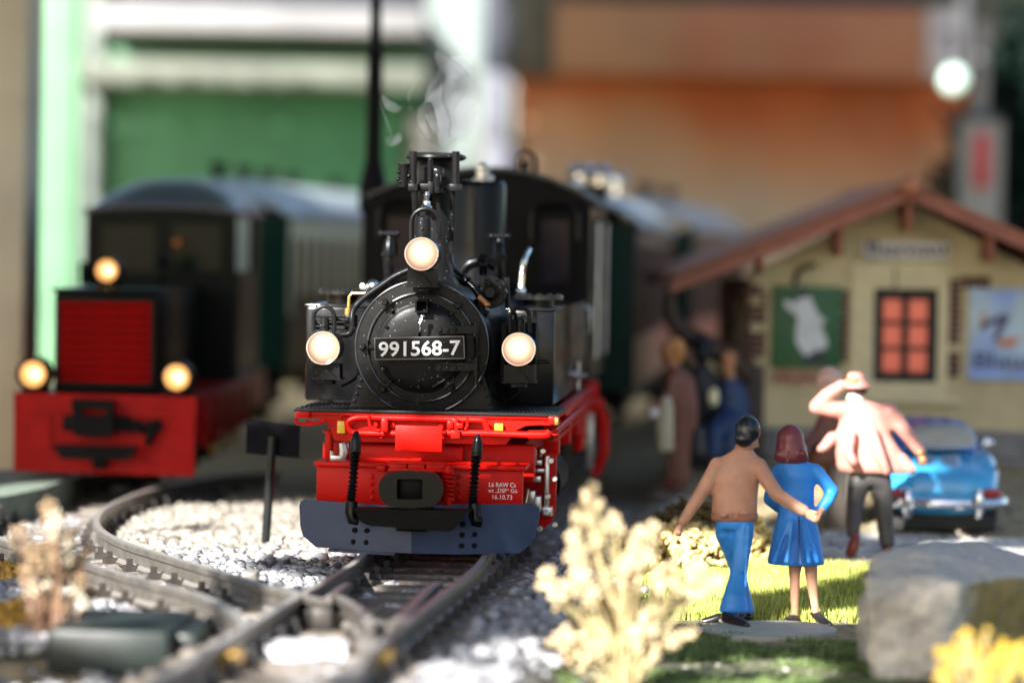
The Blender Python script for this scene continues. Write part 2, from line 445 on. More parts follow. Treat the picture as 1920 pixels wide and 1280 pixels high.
def two_tone():                                          # orange wash over beige plaster with a ragged lower edge
    t = M['orange'].node_tree; N = t.nodes; K = t.links; v = [n for n in N if n.type == 'VECT_MATH'][0]
    tc = N.new('ShaderNodeTexCoord'); se = N.new('ShaderNodeSeparateXYZ'); K.new(tc.outputs['Object'], se.inputs[0])
    nz = N.new('ShaderNodeTexNoise'); nz.inputs['Scale'].default_value = .85; nz.inputs['Detail'].default_value = 5; K.new(tc.outputs['Object'], nz.inputs['Vector'])
    ad = N.new('ShaderNodeMath'); ad.operation = 'MULTIPLY_ADD'; K.new(nz.outputs['Fac'], ad.inputs[0]); ad.inputs[1].default_value = 2.0; K.new(se.outputs['Z'], ad.inputs[2])
    cr = N.new('ShaderNodeValToRGB'); e = cr.color_ramp.elements; mr = N.new('ShaderNodeMapRange'); mr.inputs[1].default_value = 2.6; mr.inputs[2].default_value = 4.1; K.new(ad.outputs[0], mr.inputs[0])
    e[0].color = (.36, .285, .20, 1); e[0].position = .05; e[1].color = (.42, .11, .032, 1); e[1].position = .9; x = e.new(.5); x.color = (.38, .20, .10, 1)
    K.new(mr.outputs[0], cr.inputs[0]); K.new(cr.outputs[0], v.inputs[0])
two_tone()
M['brownwall'] = mat('brown_stucco', (0.31, 0.17, 0.09), 0.85, var=0.15, nscale=0.8, col2=(0.33, 0.13, 0.07), n2=0.5)
M['beigewall'] = mat('beige_stucco', (0.42, 0.29, 0.17), 0.85, var=0.15, nscale=0.8, col2=(0.38, 0.33, 0.24), n2=0.4)
M['beigepost'] = mat('beige_plaster', (0.62, 0.54, 0.40), 0.8, var=0.1, nscale=3)

def root(name, loc, label, cat, group=None):
    o = bpy.data.objects.new(name, None); C.objects.link(o); o.location = loc; o.empty_display_size = 0.1
    return tag(o, label, cat, group)
def adopt(rt, objs):                                     # parts built in world coordinates -> children of a thing
    for o in objs:
        o.parent = rt; o.matrix_parent_inverse = Matrix.Translation(rt.location).inverted()
D = 32.0
gb = root('green_building', (P(450, 470, D).x, D, 0), 'large green building with white cornice bands far behind the two trains', 'building')
adopt(gb, [
    bgbox(D, 52, -60, 142, 1000, 1.5, 'wall', 'mint', None),
    bgbox(D + .1, 142, -60, 183, 1000, 1.2, 'pilaster', 'mintwhite', None),
    bgbox(D + .3, 178, 166, 797, 1000, 1.0, 'wall_panel', 'greenpanel', None),
    bgbox(D - .2, 150, 116, 797, 163, 1.2, 'cornice', 'cornice', None),
    bgbox(D + .25, 178, 98, 797, 117, 1.0, 'trim', 'mint', None),
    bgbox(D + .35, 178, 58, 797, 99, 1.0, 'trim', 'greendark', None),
    bgbox(D - .4, 186, 14, 797, 59, 1.6, 'cornice', 'whiteband', None),
    bgbox(D + .4, 178, -70, 797, 11, 1.0, 'eaves', 'slate', None)])
wc = root('white_column', (P(840, 470, D - 1).x, D - 1, 0), 'bright white rendered column between green and orange buildings', 'column')
adopt(wc, [bgbox(D + .42, 800, -60, 893, 330, .8, 'shaft', 'palemint', None), bgbox(D + .4, 770, 330, 900, 1000, .9, 'base', 'lilac', None),
           bgbox(D + .2, 760, 205, 812, 330, .5, 'bracket', 'greygreen', None)])
nc = root('dark_column', (P(930, 470, D - 1).x, D - 1, 0), 'narrow dark column with pale lower half beside orange wall', 'column')
adopt(nc, [bgbox(D + .35, 905, -60, 958, 132, .6, 'shaft', 'slate', None), bgbox(D + .38, 908, 133, 955, 262, .6, 'panel', 'lilac', None), bgbox(D + .35, 905, 263, 958, 1000, .6, 'base', 'lilac', None)])
ob_ = root('orange_building', (P(1350, 470, D + 1).x, D + 1, 0), 'orange and beige stuccoed building filling the background at right', 'building')
adopt(ob_, [bgbox(D + .5, 958, 148, 2100, 1000, 1.0, 'wall', 'orange', None),
            bgbox(D - .1, 1040, 8, 1738, 142, 1.6, 'upper_wall', 'brownwall', None), bgbox(D + .3, 958, -60, 1052, 143, 1.0, 'side_wall', 'greygreen', None),
            bgbox(D + .1, 1040, -60, 1800, 6, 1.5, 'eaves', 'slate', None), bgbox(D + .2, 1738, -60, 1816, 146, 1.0, 'pilaster', 'palepost', None), bgbox(D + .3, 1816, -60, 2100, 146, 1.0, 'corner_wall', 'greygreen', None)])
bp = root('beige_pillar', (P(0, 880, 17.6).x, 17.6, 0), 'beige plaster pillar at the extreme left edge behind red diesel', 'pillar')
adopt(bp, [bgbox(17.6, -170, -80, 47, 890, 0.6, 'shaft', 'beigepost', None)])

# dark evergreen bush behind the station and a mast with a box sign
def leaf_cloud(name, c, rad, n, size, m, seed, squash=1.0):
    g = np.random.default_rng(seed); V = []; T = []
    cl = g.normal(size=(26, 3)); cl /= np.linalg.norm(cl, axis=1)[:, None]; cl *= g.uniform(.35, 1, (26, 1)) ** .5
    k = g.integers(0, 26, n); p = cl[k] + g.normal(size=(n, 3)) * 0.2
    p = p * np.array(rad) + np.array(c)
    a = g.normal(size=(n, 3)); a /= np.linalg.norm(a, axis=1)[:, None]; b = np.cross(a, g.normal(size=(n, 3))); b /= np.linalg.norm(b, axis=1)[:, None]
    s = size * g.uniform(.6, 1.3, (n, 1))
    V = np.stack([p - a * s, p + b * s * .5, p + a * s, p - b * s * .5], 1).reshape(-1, 3)
    i = np.arange(n)[:, None] * 4; T = np.concatenate([i + [0, 1, 2], i + [0, 2, 3]])
    return np_mesh(name, V, T, m)
M['darkleaf'] = mat('dark_evergreen', (0.006, 0.016, 0.012), 0.7, island=0.5, spec=.1)
bush = root('evergreen_bush', (P(1945, 470, 27).x, 27, 0), 'very dark evergreen behind the station roof at right edge', 'bush')
me = leaf_cloud('foliage', (0, 0, 1.5), (0.62, .5, 1.5), 11000, 0.12, 'darkleaf', 3); link('foliage', me, bush)
MB().tube([(0, 0, 0), (.03, 0, .8), (0, .02, 1.8)], [.09, .07, .03]).build('trunk', 'sleeper', bush)
ms = Frame((P(1838, 470, 26).x, 26, 0), 0)
mast = ms.empty('sign_mast', 'white mast with a grey box sign carrying a red panel behind station roof', 'mast')
M['boxgrey'] = mat('box_grey', (0.24, 0.24, 0.22), 0.6, var=0.1)
M['signred'] = mat('sign_red', (0.42, 0.035, 0.04), 0.5)
b = MB(); pbox(ms, b, 1800, 222, 1874, 900, 0, .34, .01); b.build('box', 'boxgrey', mast)
b = MB(); pbox(ms, b, 1794, 214, 1880, 226, -.03, .37, .01); b.build('cap', 'slate', mast)
b = MB(); pbox(ms, b, 1826, 250, 1856, 352, -.02, 0.0, .004); b.build('red_panel', 'signred', mast)
zt = ms.at(1838, 40, 0.15).z; b = MB().tube([(0.0, .15, ms.at(1838, 216, 0.15).z), (0.0, .15, zt)], .055); b.build('pole', 'polegrey', mast)
lamp = root('glint_ball', P(1789, 152, 31), 'pale ball added to stand in for a sun glint behind station', 'stand-in')  # ball on an arm, added to stand in for a distant sun glint
M['globe'] = mat('glint_ball_pale', (0.62, 0.85, 0.74), 0.15, var=0.05)
o = MB().ell((0, 0, 0), (.12, .12, .13)).build('globe', 'globe', lamp); MB().tube([(0, 0, .12), (0, .1, .5), (0, 1.0, .5)], .03).build('arm', 'slate', lamp)

# tall dark post between the trains
pm = Frame((P(694, 700, 17).x, 17, 0), 0)
post = pm.empty('lamp_post', 'tall dark iron post rising between the two trains', 'post')
zz = [pm.at(694, y, 0).z for y in (400, 350, 300, 110, -60)]
MB().lathe((0, 0, 0), (0, 0, 1), [(.085, 0), (.085, .1), (.06, .14), (.055, zz[0])], 16).build('base', 'black2', post)
MB().lathe((0, 0, 0), (0, 0, 1), [(.056, zz[0]), (.075, zz[0] + .02), (.075, zz[1]), (.045, zz[2])], 16).build('collar', 'black2', post)
MB().lathe((0, 0, 0), (0, 0, 1), [(.044, zz[2]), (.040, zz[3]), (.044, zz[3] + .01), (.044, zz[3] + .05), (.03, zz[3] + .06), (.028, zz[4])], 16).build('pole', 'black2', post)

# ---------------------------------------------------------------- track
RZ = 0.225
def gp(lst): return [G(x, y, RZ) for x, y in lst]
def resample(pl, step):
    q, _ = catmull([Vector(p) for p in pl], [0] * len(pl), 12); out = [q[0]]; acc = 0
    for a, b in zip(q, q[1:]):
        d = (b - a).length; t = step - acc
        while t <= d: out.append(a + (b - a) * (t / d)); t += step
        acc = (acc + d) % step
    out.append(q[-1]); return out
railA = resample(gp([(520, 882), (400, 893), (300, 912), (232, 934), (190, 958), (184, 985), (226, 1012), (305, 1038), (400, 1066), (500, 1096), (606, 1124)]), 0.06)
railA2 = resample(gp([(628, 1113), (664, 1132), (690, 1162), (692, 1200), (668, 1250), (620, 1310)]), 0.06)
railB = resample(gp([(300, 876), (200, 884), (130, 897), (55, 918), (0, 946), (-42, 978), (2, 1008), (75, 1030), (157, 1052), (262, 1084), (372, 1112), (440, 1146), (458, 1172)]), 0.06)
mdir = Vector((0.110, 1, 0)).normalized()
def mainpt(side, d): 
    x0 = -0.524 if side < 0 else -0.078
    return Vector((x0 + 0.110 * (d - 11.92), d, RZ))
Lx = Vector((math.cos(R(YAW_L)), -math.sin(R(YAW_L)), 0)); Ly = Vector((math.sin(R(YAW_L)), math.cos(R(YAW_L)), 0))
def lrail(side, y):
    return Vector((L.o.x, L.o.y, RZ)) + Lx * (.225 * side) + Ly * y
main_l = resample([mainpt(-1, 6.5), mainpt(-1, 8.5), mainpt(-1, 10.5), mainpt(-1, 11.6), lrail(-1, 1.0), lrail(-1, 5), lrail(-1, 12)], 0.12)
main_r = resample([mainpt(1, 6.5), mainpt(1, 8.5), mainpt(1, 10.5), mainpt(1, 11.6), lrail(1, 1.0), lrail(1, 5), lrail(1, 12)], 0.12)
PROF = [(-.026, -.085), (.026, -.085), (.026, -.077), (.005, -.067), (.004, -.030), (.017, -.022), (.017, -.005), (.012, 0), (-.012, 0), (-.017, -.005), (-.017, -.022), (-.004, -.030), (-.005, -.067), (-.026, -.077)]
def rail_mb(pl, mb=None):
    mb = mb or MB(); n = len(PROF); vs = []
    for i, p in enumerate(pl):
        t = (pl[min(i + 1, len(pl) - 1)] - pl[max(i - 1, 0)]); t.z = 0; t.normalize(); s = Vector((t.y, -t.x, 0))
        vs += [p + s * a + Vector((0, 0, b)) for a, b in PROF]
    fs = [[i * n + k, i * n + (k + 1) % n, (i + 1) * n + (k + 1) % n, (i + 1) * n + k] for i in range(len(pl) - 1) for k in range(n)]
    fs += [list(range(n)), list(range((len(pl) - 1) * n, len(pl) * n))[::-1]]
    return mb.add(vs, fs)
def pale_top():  # paler base colour on upward-facing rail faces
    t = M['rail'].node_tree; N = t.nodes; K = t.links; b = N['Principled BSDF']; src = b.inputs['Base Color'].links[0].from_socket
    ge = N.new('ShaderNodeNewGeometry'); se = N.new('ShaderNodeSeparateXYZ'); K.new(ge.outputs['True Normal'], se.inputs[0])
    mr = N.new('ShaderNodeMapRange'); mr.inputs[1].default_value = .8; mr.inputs[2].default_value = .95; K.new(se.outputs['Z'], mr.inputs[0])
    mx = N.new('ShaderNodeMix'); mx.data_type = 'RGBA'; K.new(mr.outputs[0], mx.inputs[0]); K.new(src, mx.inputs[6]); mx.inputs[7].default_value = (.50, .47, .43, 1); K.new(mx.outputs[2], b.inputs['Base Color'])
pale_top()
t1 = root('railway_track', (mainpt(-1, 10) + mainpt(1, 10)) / 2 - Vector((0, 0, .12)), 'straight main track with weathered rails running under the steam locomotive', 'track')
t2 = root('railway_track', railA[30] - Vector((0, 0, .12)), 'sharply curved side track sweeping from red diesel into the main line', 'track')
adopt(t1, [rail_mb(main_l).build('rail', 'rail'), rail_mb(main_r).build('rail', 'rail')])
adopt(t2, [rail_mb(railA).build('rail', 'rail'), rail_mb(railB).build('rail', 'rail'), rail_mb(railA2).build('closure_rail', 'rail')])
# frog, check and wing rails
def short_rail(lst, name, par, z=RZ): adopt(par, [rail_mb(resample([G(x, y, z) for x, y in lst], .04)).build(name, 'rail')])
short_rail([(819, 1090), (800, 1104), (750, 1155), (734, 1166)], 'check_rail', t1)
short_rail([(652, 1092), (636, 1102), (612, 1122)], 'wing_rail', t1)
a, b_ = G(512, 1092, RZ), G(566, 1112, RZ)
adopt(t2, [MB().plate([a, b_, b_ - Vector((0, 0, .085)), a - Vector((0, 0, .085))], .03).build('check_plate', 'rail')])
c = G(606, 1122, RZ); adopt(t1, [MB().box(c.x - .03, c.x + .035, c.y - .1, c.y - .02, .13, .205, .01).build('frog_block', 'clip')])
for px, py in ((436, 1222), (720, 1222), (470, 1075 + 0), (262, 1084), ):
    c = G(px, py, .19)
    brass = py > 1200
    adopt(t1 if brass else t2, [MB().box(c.x - .028, c.x + .028, c.y - .07, c.y + .07, .142, .20, .006).build('rail_joiner', 'brass' if brass else 'rail', label='tarnished brass rail joiner' if brass else None)])
# sleepers and rail clips, one object each
sl_me = MB().box(-.43, .43, -.052, .052, -.05, 0, .008).mesh('sleeper'); sl_me.materials.append(M['sleeper'])
cm = MB().box(-.02, .02, -.026, .026, 0, .022, 0).box(-.010, .010, -.012, .012, .022, .046, 0); cl_me = cm.mesh('rail_clip'); cl_me.materials.append(M['clip'])
def put(me, name, loc, yaw, par, sc=(1, 1, 1)):
    o = bpy.data.objects.new(name, me); C.objects.link(o); o.parent = par
    o.location = Vector(loc) - par.location; o.rotation_euler = (0, 0, yaw); o.scale = sc
SLZ = .142
d = 8.0
while d < 12.9:
    c = (mainpt(-1, d) + mainpt(1, d)) / 2; ya = -math.atan(0.110)
    put(sl_me, 'sleeper', (c.x, c.y, SLZ), ya, t1)
    for sd in (-1, 1):
        p = mainpt(sd, d)
        for k in (-1, 1): put(cl_me, 'rail_clip', (p.x + k * .045, p.y - k * .045 * .11, SLZ), ya, t1)
    d += .245
d = 13.2
while d < 17:
    c = Vector((L.o.x, L.o.y, 0)) + Ly * (d - 12); put(sl_me, 'sleeper', (c.x, c.y, SLZ), -R(YAW_L), t1); d += .26
nb = 26
for i in range(1, nb):
    b1 = railB[int(i / nb * (len(railB) - 1))]
    # nearest point of the other rail
    a1 = min(railA + railA2, key=lambda q: (q - b1).length)
    if (a1 - b1).length > .75: a1 = b1 + Vector((.4, .1, 0))
    dv = (a1 - b1).normalized(); ya = math.atan2(dv.y, dv.x); c = (a1 + b1) / 2
    put(sl_me, 'sleeper', (c.x, c.y, SLZ - .004), ya, t2, (.85, .9, 1))
    for q in (a1, b1):
        for k in (-1, 1): put(cl_me, 'rail_clip', (q.x + dv.x * .045 * k, q.y + dv.y * .045 * k, SLZ - .004), ya, t2)
# sleeper between the rails, sunlight put into its pale colour
c = (G(498, 1205, .16) + G(655, 1205, .16)) / 2
M['litsleeper'] = mat('sleeper_sunlit_tone', (0.55, 0.54, 0.55), 0.7, var=0.15)
adopt(t1, [MB().box(c.x - .125, c.x + .125, c.y - .14, c.y + .10, .10, .162, .01).build('sleeper_lit_tone', 'litsleeper', label='sleeper between the rails with sunlight put into its colour')])

# point motor beside the turnout
pf = Frame((P(200, 1180, 9.75).x, 9.75, 0), 3)
pmr = pf.empty('point_motor', 'dark green grey point motor box lying beside the turnout', 'point motor')
b = MB(); pbox(pf, b, 82, 1178, 318, 1270, 0, .55, .03); b.build('housing', 'plasticgrey', pmr)
b = MB(); pbox(pf, b, 318, 1186, 372, 1250, .12, .5, .02); b.build('end_cap', 'plasticgrey', pmr)
b = MB(); pbox(pf, b, -30, 1204, 84, 1250, .1, .4, .015); b.build('arm', 'plasticgrey', pmr)

# ---------------------------------------------------------------- gravel (loose stones)
ICO = None
def icosa():
    t = (1 + 5 ** .5) / 2
    v = np.array([(-1, t, 0), (1, t, 0), (-1, -t, 0), (1, -t, 0), (0, -1, t), (0, 1, t), (0, -1, -t), (0, 1, -t), (t, 0, -1), (t, 0, 1), (-t, 0, -1), (-t, 0, 1)], float); v /= np.linalg.norm(v[0])
    f = np.array([(0, 11, 5), (0, 5, 1), (0, 1, 7), (0, 7, 10), (0, 10, 11), (1, 5, 9), (5, 11, 4), (11, 10, 2), (10, 7, 6), (7, 1, 8), (3, 9, 4), (3, 4, 2), (3, 2, 6), (3, 6, 8), (3, 8, 9), (4, 9, 5), (2, 4, 11), (6, 2, 10), (8, 6, 7), (9, 8, 1)])
    return v, f
IV, IF = icosa()
def scatter(n, pos, rad, flat=0.7, jit=0.3, seed=1, cube=False):
    g = np.random.default_rng(seed)
    v = IV[None] * (1 + g.uniform(-jit, jit, (n, 12, 1)))
    v = v * np.stack([g.uniform(.7, 1.3, n), g.uniform(.6, 1.1, n), g.uniform(.5, .95, n)], -1)[:, None]
    q = g.normal(size=(n, 4)); q /= np.linalg.norm(q, axis=1)[:, None]; a, b, c, d = q.T
    Rm = np.stack([1 - 2 * (c * c + d * d), 2 * (b * c - a * d), 2 * (b * d + a * c), 2 * (b * c + a * d), 1 - 2 * (b * b + d * d), 2 * (c * d - a * b), 2 * (b * d - a * c), 2 * (c * d + a * b), 1 - 2 * (b * b + c * c)], -1).reshape(n, 3, 3)
    v = np.einsum('nij,nkj->nki', Rm, v) * rad[:, None, None]
    v[..., 2] *= flat
    v = v + pos[:, None, :]
    f = IF[None] + (np.arange(n) * 12)[:, None, None]
    return v.reshape(-1, 3), f.reshape(-1, 3)
RAILS = np.array([(p.x, p.y) for p in railA + railA2 + railB + main_l + main_r])
def rail_dist(x, y):
    out = np.full(len(x), 9.0)
    for i in range(0, len(x), 4000):
        d2 = (x[i:i + 4000, None] - RAILS[None, :, 0]) ** 2 + (y[i:i + 4000, None] - RAILS[None, :, 1]) ** 2
        out[i:i + 4000] = np.sqrt(d2.min(1))
    return out
def in_track(x, y):                                   # between rails of either track
    m = np.abs(x - (-0.30 + 0.11 * (y - 11.92))) < .36
    a = np.array([(p.x, p.y) for p in railA]); b = np.array([(p.x, p.y) for p in railB])
    c = np.concatenate([(a[int(i / 40 * (len(a) - 1))] + b[int(i / 40 * (len(b) - 1))])[None] / 2 for i in range(41)])
    d = np.sqrt(((x[:, None] - c[None, :, 0]) ** 2 + (y[:, None] - c[None, :, 1]) ** 2).min(1))
    return m | (d < .30)
def gravel():
    g = np.random.default_rng(11); N = 34000
    y = 7.6 + (14.6 - 7.6) * g.random(N); x = -3.0 + g.random(N) * 3.6
    half = y * 0.168 + 0.1
    ok = (np.abs(x) < half) & (x < right_edge(y) + g.normal(0, .07, N))
    ok &= ~((x < -.75) & (y < 9.85) & (g.random(N) < .8))
    x, y = x[ok], y[ok]; rd = rail_dist(x, y); it = in_track(x, y)
    big = g.random(len(x))
    r = 0.011 + 0.020 * big ** 2.2 + .004
    keep = rd > (.022 + r * .8); x, y, r, it = x[keep], y[keep], r[keep], it[keep]
    z = ground_h(x, y) + np.where(it, -0.004, 0.022) + g.uniform(-.006, .016, len(x))
    warm = (y > 12.9 + .35 * g.normal(size=len(x))) & ~it
    sel = ~warm
    v, f = scatter(sel.sum(), np.stack([x, y, z], -1)[sel], r[sel], seed=2)
    o = link('gravel', np_mesh('gravel', v, f, 'stone')); tag(o, 'loose grey ballast stones around the rails and turnout', 'gravel', kind='stuff')
    N2 = 22000; y2 = 12.6 + g.random(N2) * 5.0; x2 = -2.4 + g.random(N2) * 2.6; r2 = .009 + .014 * g.random(N2) ** 2
    ok = (rail_dist(x2, y2) > .06) & ~in_track(x2, y2) & ((y2 < 15.2) | (x2 > -1.35) & (x2 < -.55)); x2, y2, r2 = x2[ok], y2[ok], r2[ok]
    xa = np.concatenate([x[warm], x2]); ya = np.concatenate([y[warm], y2]); ra = np.concatenate([r[warm], r2])
    za = ground_h(xa, ya) + .018 + g.uniform(-.008, .014, len(xa))
    v, f = scatter(len(xa), np.stack([xa, ya, za], -1), ra, seed=5)
    o = link('gravel', np_mesh('gravel', v, f, 'warmstone')); tag(o, 'pale cream gravel in the sun inside the curve of the side track', 'gravel', kind='stuff')
gravel()

# platform slab at the far left
sf = Frame((P(60, 905, 15.9).x, 15.9, 0), 0)
sb = sf.empty('platform_slab', 'grey green platform slab at the left beneath the red diesel', 'slab')
a = [G(-160, 945, .26), G(10, 930, .26), (G(80, 915, .26)), G(140, 893, .26), G(118, 880, .26), G(-160, 880, .26)]
M['slabgreen'] = mat('slab_grey_green', (0.15, 0.19, 0.15), 0.7, var=0.3)
o = MB().plate([sf.loc(p) for p in a], -.2, (0, 0, 1)).build('slab', 'slabgreen', sb)

# sign board seen from behind
nf = Frame((P(508, 1000, 13.25).x, 13.25, 0.1), 9)
nb_ = nf.empty('sign_board', 'black rectangular signboard on a thin post between the tracks', 'signboard')
M['boardgrey'] = mat('board_dark_slate', (0.008, 0.008, 0.012), 0.7, spec=.05)
b = MB(); b.plate(pts(nf, [(463, 788), (561, 797), (559, 859), (461, 849)], .02), .02); b.build('board', 'boardgrey', nb_)
M['postgrey'] = mat('post_dark_grey', (0.012, 0.014, 0.015), 0.3, spec=.3)
p0 = nf.at(511, 818, 0); p1 = nf.at(498, 1002, 0)
b = MB().tube([p0 - Vector((0, 0, 0)), p1 - Vector((0, 0, .05))], .0185, 12); b.build('post', 'postgrey', nb_)
# ================================================================ STEAM LOCOMOTIVE
loco = L.empty('steam_locomotive', 'black steam locomotive with red underframe and white number plate', 'locomotive')
A = L.at
def kk(y): return L.k(y)
def stad(cx, cy, hx, hy, y, n=48, e=None):                        # rounded slot outline from pixel measures
    o = []
    for i in range(n):
        a = 2 * math.pi * (i + .5) / n; c, s_ = math.cos(a), math.sin(a)
        if e is None:                                      # straight sides, half-round ends
            o.append(A(cx + (hx - hy) * max(-1, min(1, c * 2.2)) + hy * c, cy + hy * s_, y)); continue
        o.append(A(cx + hx * abs(c) ** (2 / e) * (1 if c > 0 else -1), cy + hy * abs(s_) ** (2 / e) * (1 if s_ > 0 else -1), y))
    return o
# --- plough
pl = MB()
lf = [(592, 1025, .06), (568, 1004, .11), (563, 985, .115), (561, 948, .12), (564, 939, .118), (572, 935, .11), (600, 938, .1), (771, 950, -.06), (771, 1037, -.06), (690, 1033, 0)]
rf = [(771, 950, -.06), (840, 945, 0), (985, 944, .1), (1003, 946, .115), (1011, 953, .12), (1012, 966, .12), (1003, 1006, .11), (992, 1022, .105), (974, 1036, .08), (860, 1039, .0), (771, 1037, -.06)]
pl.plate([A(*p) for p in lf], .016); pl.plate([A(*p) for p in rf], .0161)
plow = pl.build('snow_plough', 'plow', loco)
b = MB()
for x, y in ((665, 993), (688, 994), (663, 1015), (687, 1016)):
    q = A(x, y, .12 - .18 * (x - 561) / 210 - .0); bolt(b, q, .0105, .012)
for x, y in ((867, 1002), (891, 1001), (866, 1022), (890, 1022), (868, 982)):
    bolt(b, A(x, y, -.06 + .18 * (x - 771) / 241), .0105, .012)
b.parts('bolt', 'black2', plow)
b = MB().plate([A(615, 1029, .03), A(740, 1036, -.03), A(740, 1041, -.03), A(615, 1034, .03)], .05); b.build('rail_guard', 'plow', loco)
# --- coupling: hook bar, buffer with square opening
b = MB().plate(pts(L, [(665, 958), (876, 960), (851, 993), (840, 996), (692, 985), (676, 978)], -.2), .03)
b.plate(pts(L, [(664, 953), (878, 957), (878, 962), (664, 960)], -.2), .10); b.build('coupling_bar', 'black2', loco)
b = MB(); pbox(L, b, 742, 948, 806, 962, -.15, .05); pbox(L, b, 742, 980, 800, 996, -.09, .0); b.build('coupling_neck', 'black2', loco)
buf = MB().ring(stad(770, 917, 61, 35, -.17), stad(768, 917, 24, 19, -.17, e=14), .045)
bo = buf.build('buffer', 'plow', loco, ang=40)
bo.data.materials.clear(); bo.data.materials.append(M['blackgloss'])
b = MB(); pbox(L, b, 747, 898, 792, 936, -.135, .06, .004); b.build('buffer_socket', 'black2', loco)
b = MB(); pbox(L, b, 722, 890, 818, 944, -.125, .08, .01); b.build('buffer_shank', 'black2', loco)
# --- red buffer beam
b = MB(); pbox(L, b, 593, 877, 980, 952, .15, .19, .004); beam = b.build('buffer_beam', 'red', loco)
b = MB(); pbox(L, b, 588, 869.5, 986, 878, .125, .34, .003)
for x in (600, 628, 650, 705, 880, 936, 970): bolt(b, A(x, 869, .16) + Vector((0, 0, -.004)), .009, .012, axis=(0, 0, 1), n=8)
b.build('beam_flange', 'red', loco)
b = MB()
for i in range(4):
    bolt(b, A(697, 893 + 13.5 * i, .15), .0085, .006, n=10); bolt(b, A(861, 893 + 13.5 * i, .15), .0085, .006, n=10); bolt(b, A(727, 893 + 13.5 * i, .15), .006, .006, n=10)
tag(b.build('rivets', 'red', beam), kind='stuff')
b = MB()
for x0, x1 in ((730, 762), (765, 796), (799, 834)): pbox(L, b, x0, 868, x1, 881, .03, .06, .002)
pbox(L, b, 728, 866.5, 836, 870, .02, .1, .002); pbox(L, b, 728, 879, 836, 884, .02, .1, .002); pbox(L, b, 706, 872, 722, 884, .04, .1); b.build('step_tray', 'red', loco)
q0 = A(841, 880, -.0); q1 = A(841, 935, -.0); b = MB()
n = 90; b.tube([q0 + (q1 - q0) * (i / n) + Vector((math.cos(i / n * 44) * .016, math.sin(i / n * 44) * .016, 0)) for i in range(n + 1)], .0055, 6)
b.lathe(q0 + Vector((0, 0, .014)), (0, 0, -1), [(.0, 0), (.012, 0), (.012, .012), (.02, .012), (.02, .022)], 12); b.lathe(q1 + Vector((0, 0, .006)), (0, 0, -1), [(.022, 0), (.022, .012), (.012, .012), (.012, .03), (0, .03)], 12)
pbox(L, b, 826, 932, 846, 940, .0, .08); b.build('coupling_spring', 'red', loco)
b = MB()
for i, s_ in enumerate(('L6 RAW Cs', 'wt „DSF“ Gö', '16.10.73')):
    b.text(s_, A((942, 942.5, 942)[i], (908.5, 920, 931.5)[i], .148), .0165 if i != 1 else .0175, .0012, .0, width=(.100, .109, .073)[i])
b.build('inscription', 'white', beam, ang=None, fix=False)
# --- brake hoses
def hose(path, name, m):
    p, _ = catmull([A(*q) for q in path], [0] * len(path), 30); n = len(p); rs = []
    for i in range(n): rs.append((.0150 + .0048 * math.cos(i / n * 2 * math.pi * 20)))
    pp, rr = catmull(p, rs, 1)
    mb = MB().tube(p, rs, 12); t0 = A(path[0][0], path[0][1], path[0][2])
    mb.tube([t0 + Vector((0, 0, -.02)), t0 + Vector((.002, 0, .035)), t0 + Vector((.003, 0, .055)), t0 + Vector((.004, .0, .068))], [.021, .02, .013, .007], 12)
    e = A(*path[-1]); mb.tube([e + Vector((0, 0, .045)), e, e + Vector((.006, -.006, -.02)), e + Vector((.025, -.0, -.022))], [.022, .024, .024, .022], 12)
    return mb.build(name, m, loco, ang=60)
hose([(666, 842, .02), (664, 870, -.01), (661, 910, -.03), (658, 940, -.05), (659, 962, -.06)], 'brake_hose', 'blackgloss')
hose([(894, 848, .02), (891, 880, -.01), (888, 920, -.03), (887, 948, -.05), (890, 966, -.06)], 'brake_hose', 'blackgloss')
# --- red apron under the footplate with its pipes
ap = [(572, 771), (572, 783), (598, 785), (612, 794), (620, 806), (624, 820), (632, 826), (648, 827), (948, 833), (957, 822), (968, 806), (985, 798), (1010, 796), (1042, 797), (1042, 783), (1038, 780), (790, 775)]
b = MB().plate(pts(L, ap, .25), .03); pbox(L, b, 554, 771, 580, 783, .22, .3, .003); pbox(L, b, 1028, 781, 1046, 796, .2, .3, .003); b.build('footplate_apron', 'red', loco)
b = MB(); z0 = A(800, 776, .25).z; xl = A(554, 771, .25).x; xr = A(1044, 785, .25).x
b.box(xl, xr, .24, .86, z0 - .012, z0, .003); b.box(xr - .05, xr - .002, .862, 3.3, z0 - .03, z0 - .001, .003); b.box(xl + .002, xl + .05, .862, 3.3, z0 - .03, z0 - .001, .003); b.build('running_board', 'red', loco)
zt = z0 + .001; b = MB().box(xl - .004, xr + .004, .232, .86, zt, zt + .010, .002)
nx = 62
for j in range(9):
    for i in range(nx):
        x = xl + (xr - xl) * (i + .5 + .5 * (j % 2)) / (nx + .5); y = .245 + j * .065
        if abs(x) < .30 and j > 2: continue
        b.add([(x - .006, y - .004, zt + .0098), (x + .006, y - .004, zt + .0098), (x + .006, y + .02, zt + .0098), (x - .006, y + .02, zt + .0098), (x, y + .008, zt + .0145)], [[0, 1, 4], [1, 2, 4], [2, 3, 4], [3, 0, 4]])
b.build('tread_plate', 'tread', loco, ang=20)
b = MB()
b.tube(pts(L, [(905, 787), (760, 784), (690, 782), (668, 783), (655, 788), (651, 797), (656, 807), (669, 811), (745, 812)], .215), .0115, 10, smooth=6)
b.tube(pts(L, [(840, 786), (895, 787), (908, 790), (912, 800), (915, 808), (925, 812)], .21), .0115, 10, smooth=5)
b.tube(pts(L, [(836, 811), (915, 812), (995, 815)], .21), .0125, 10)
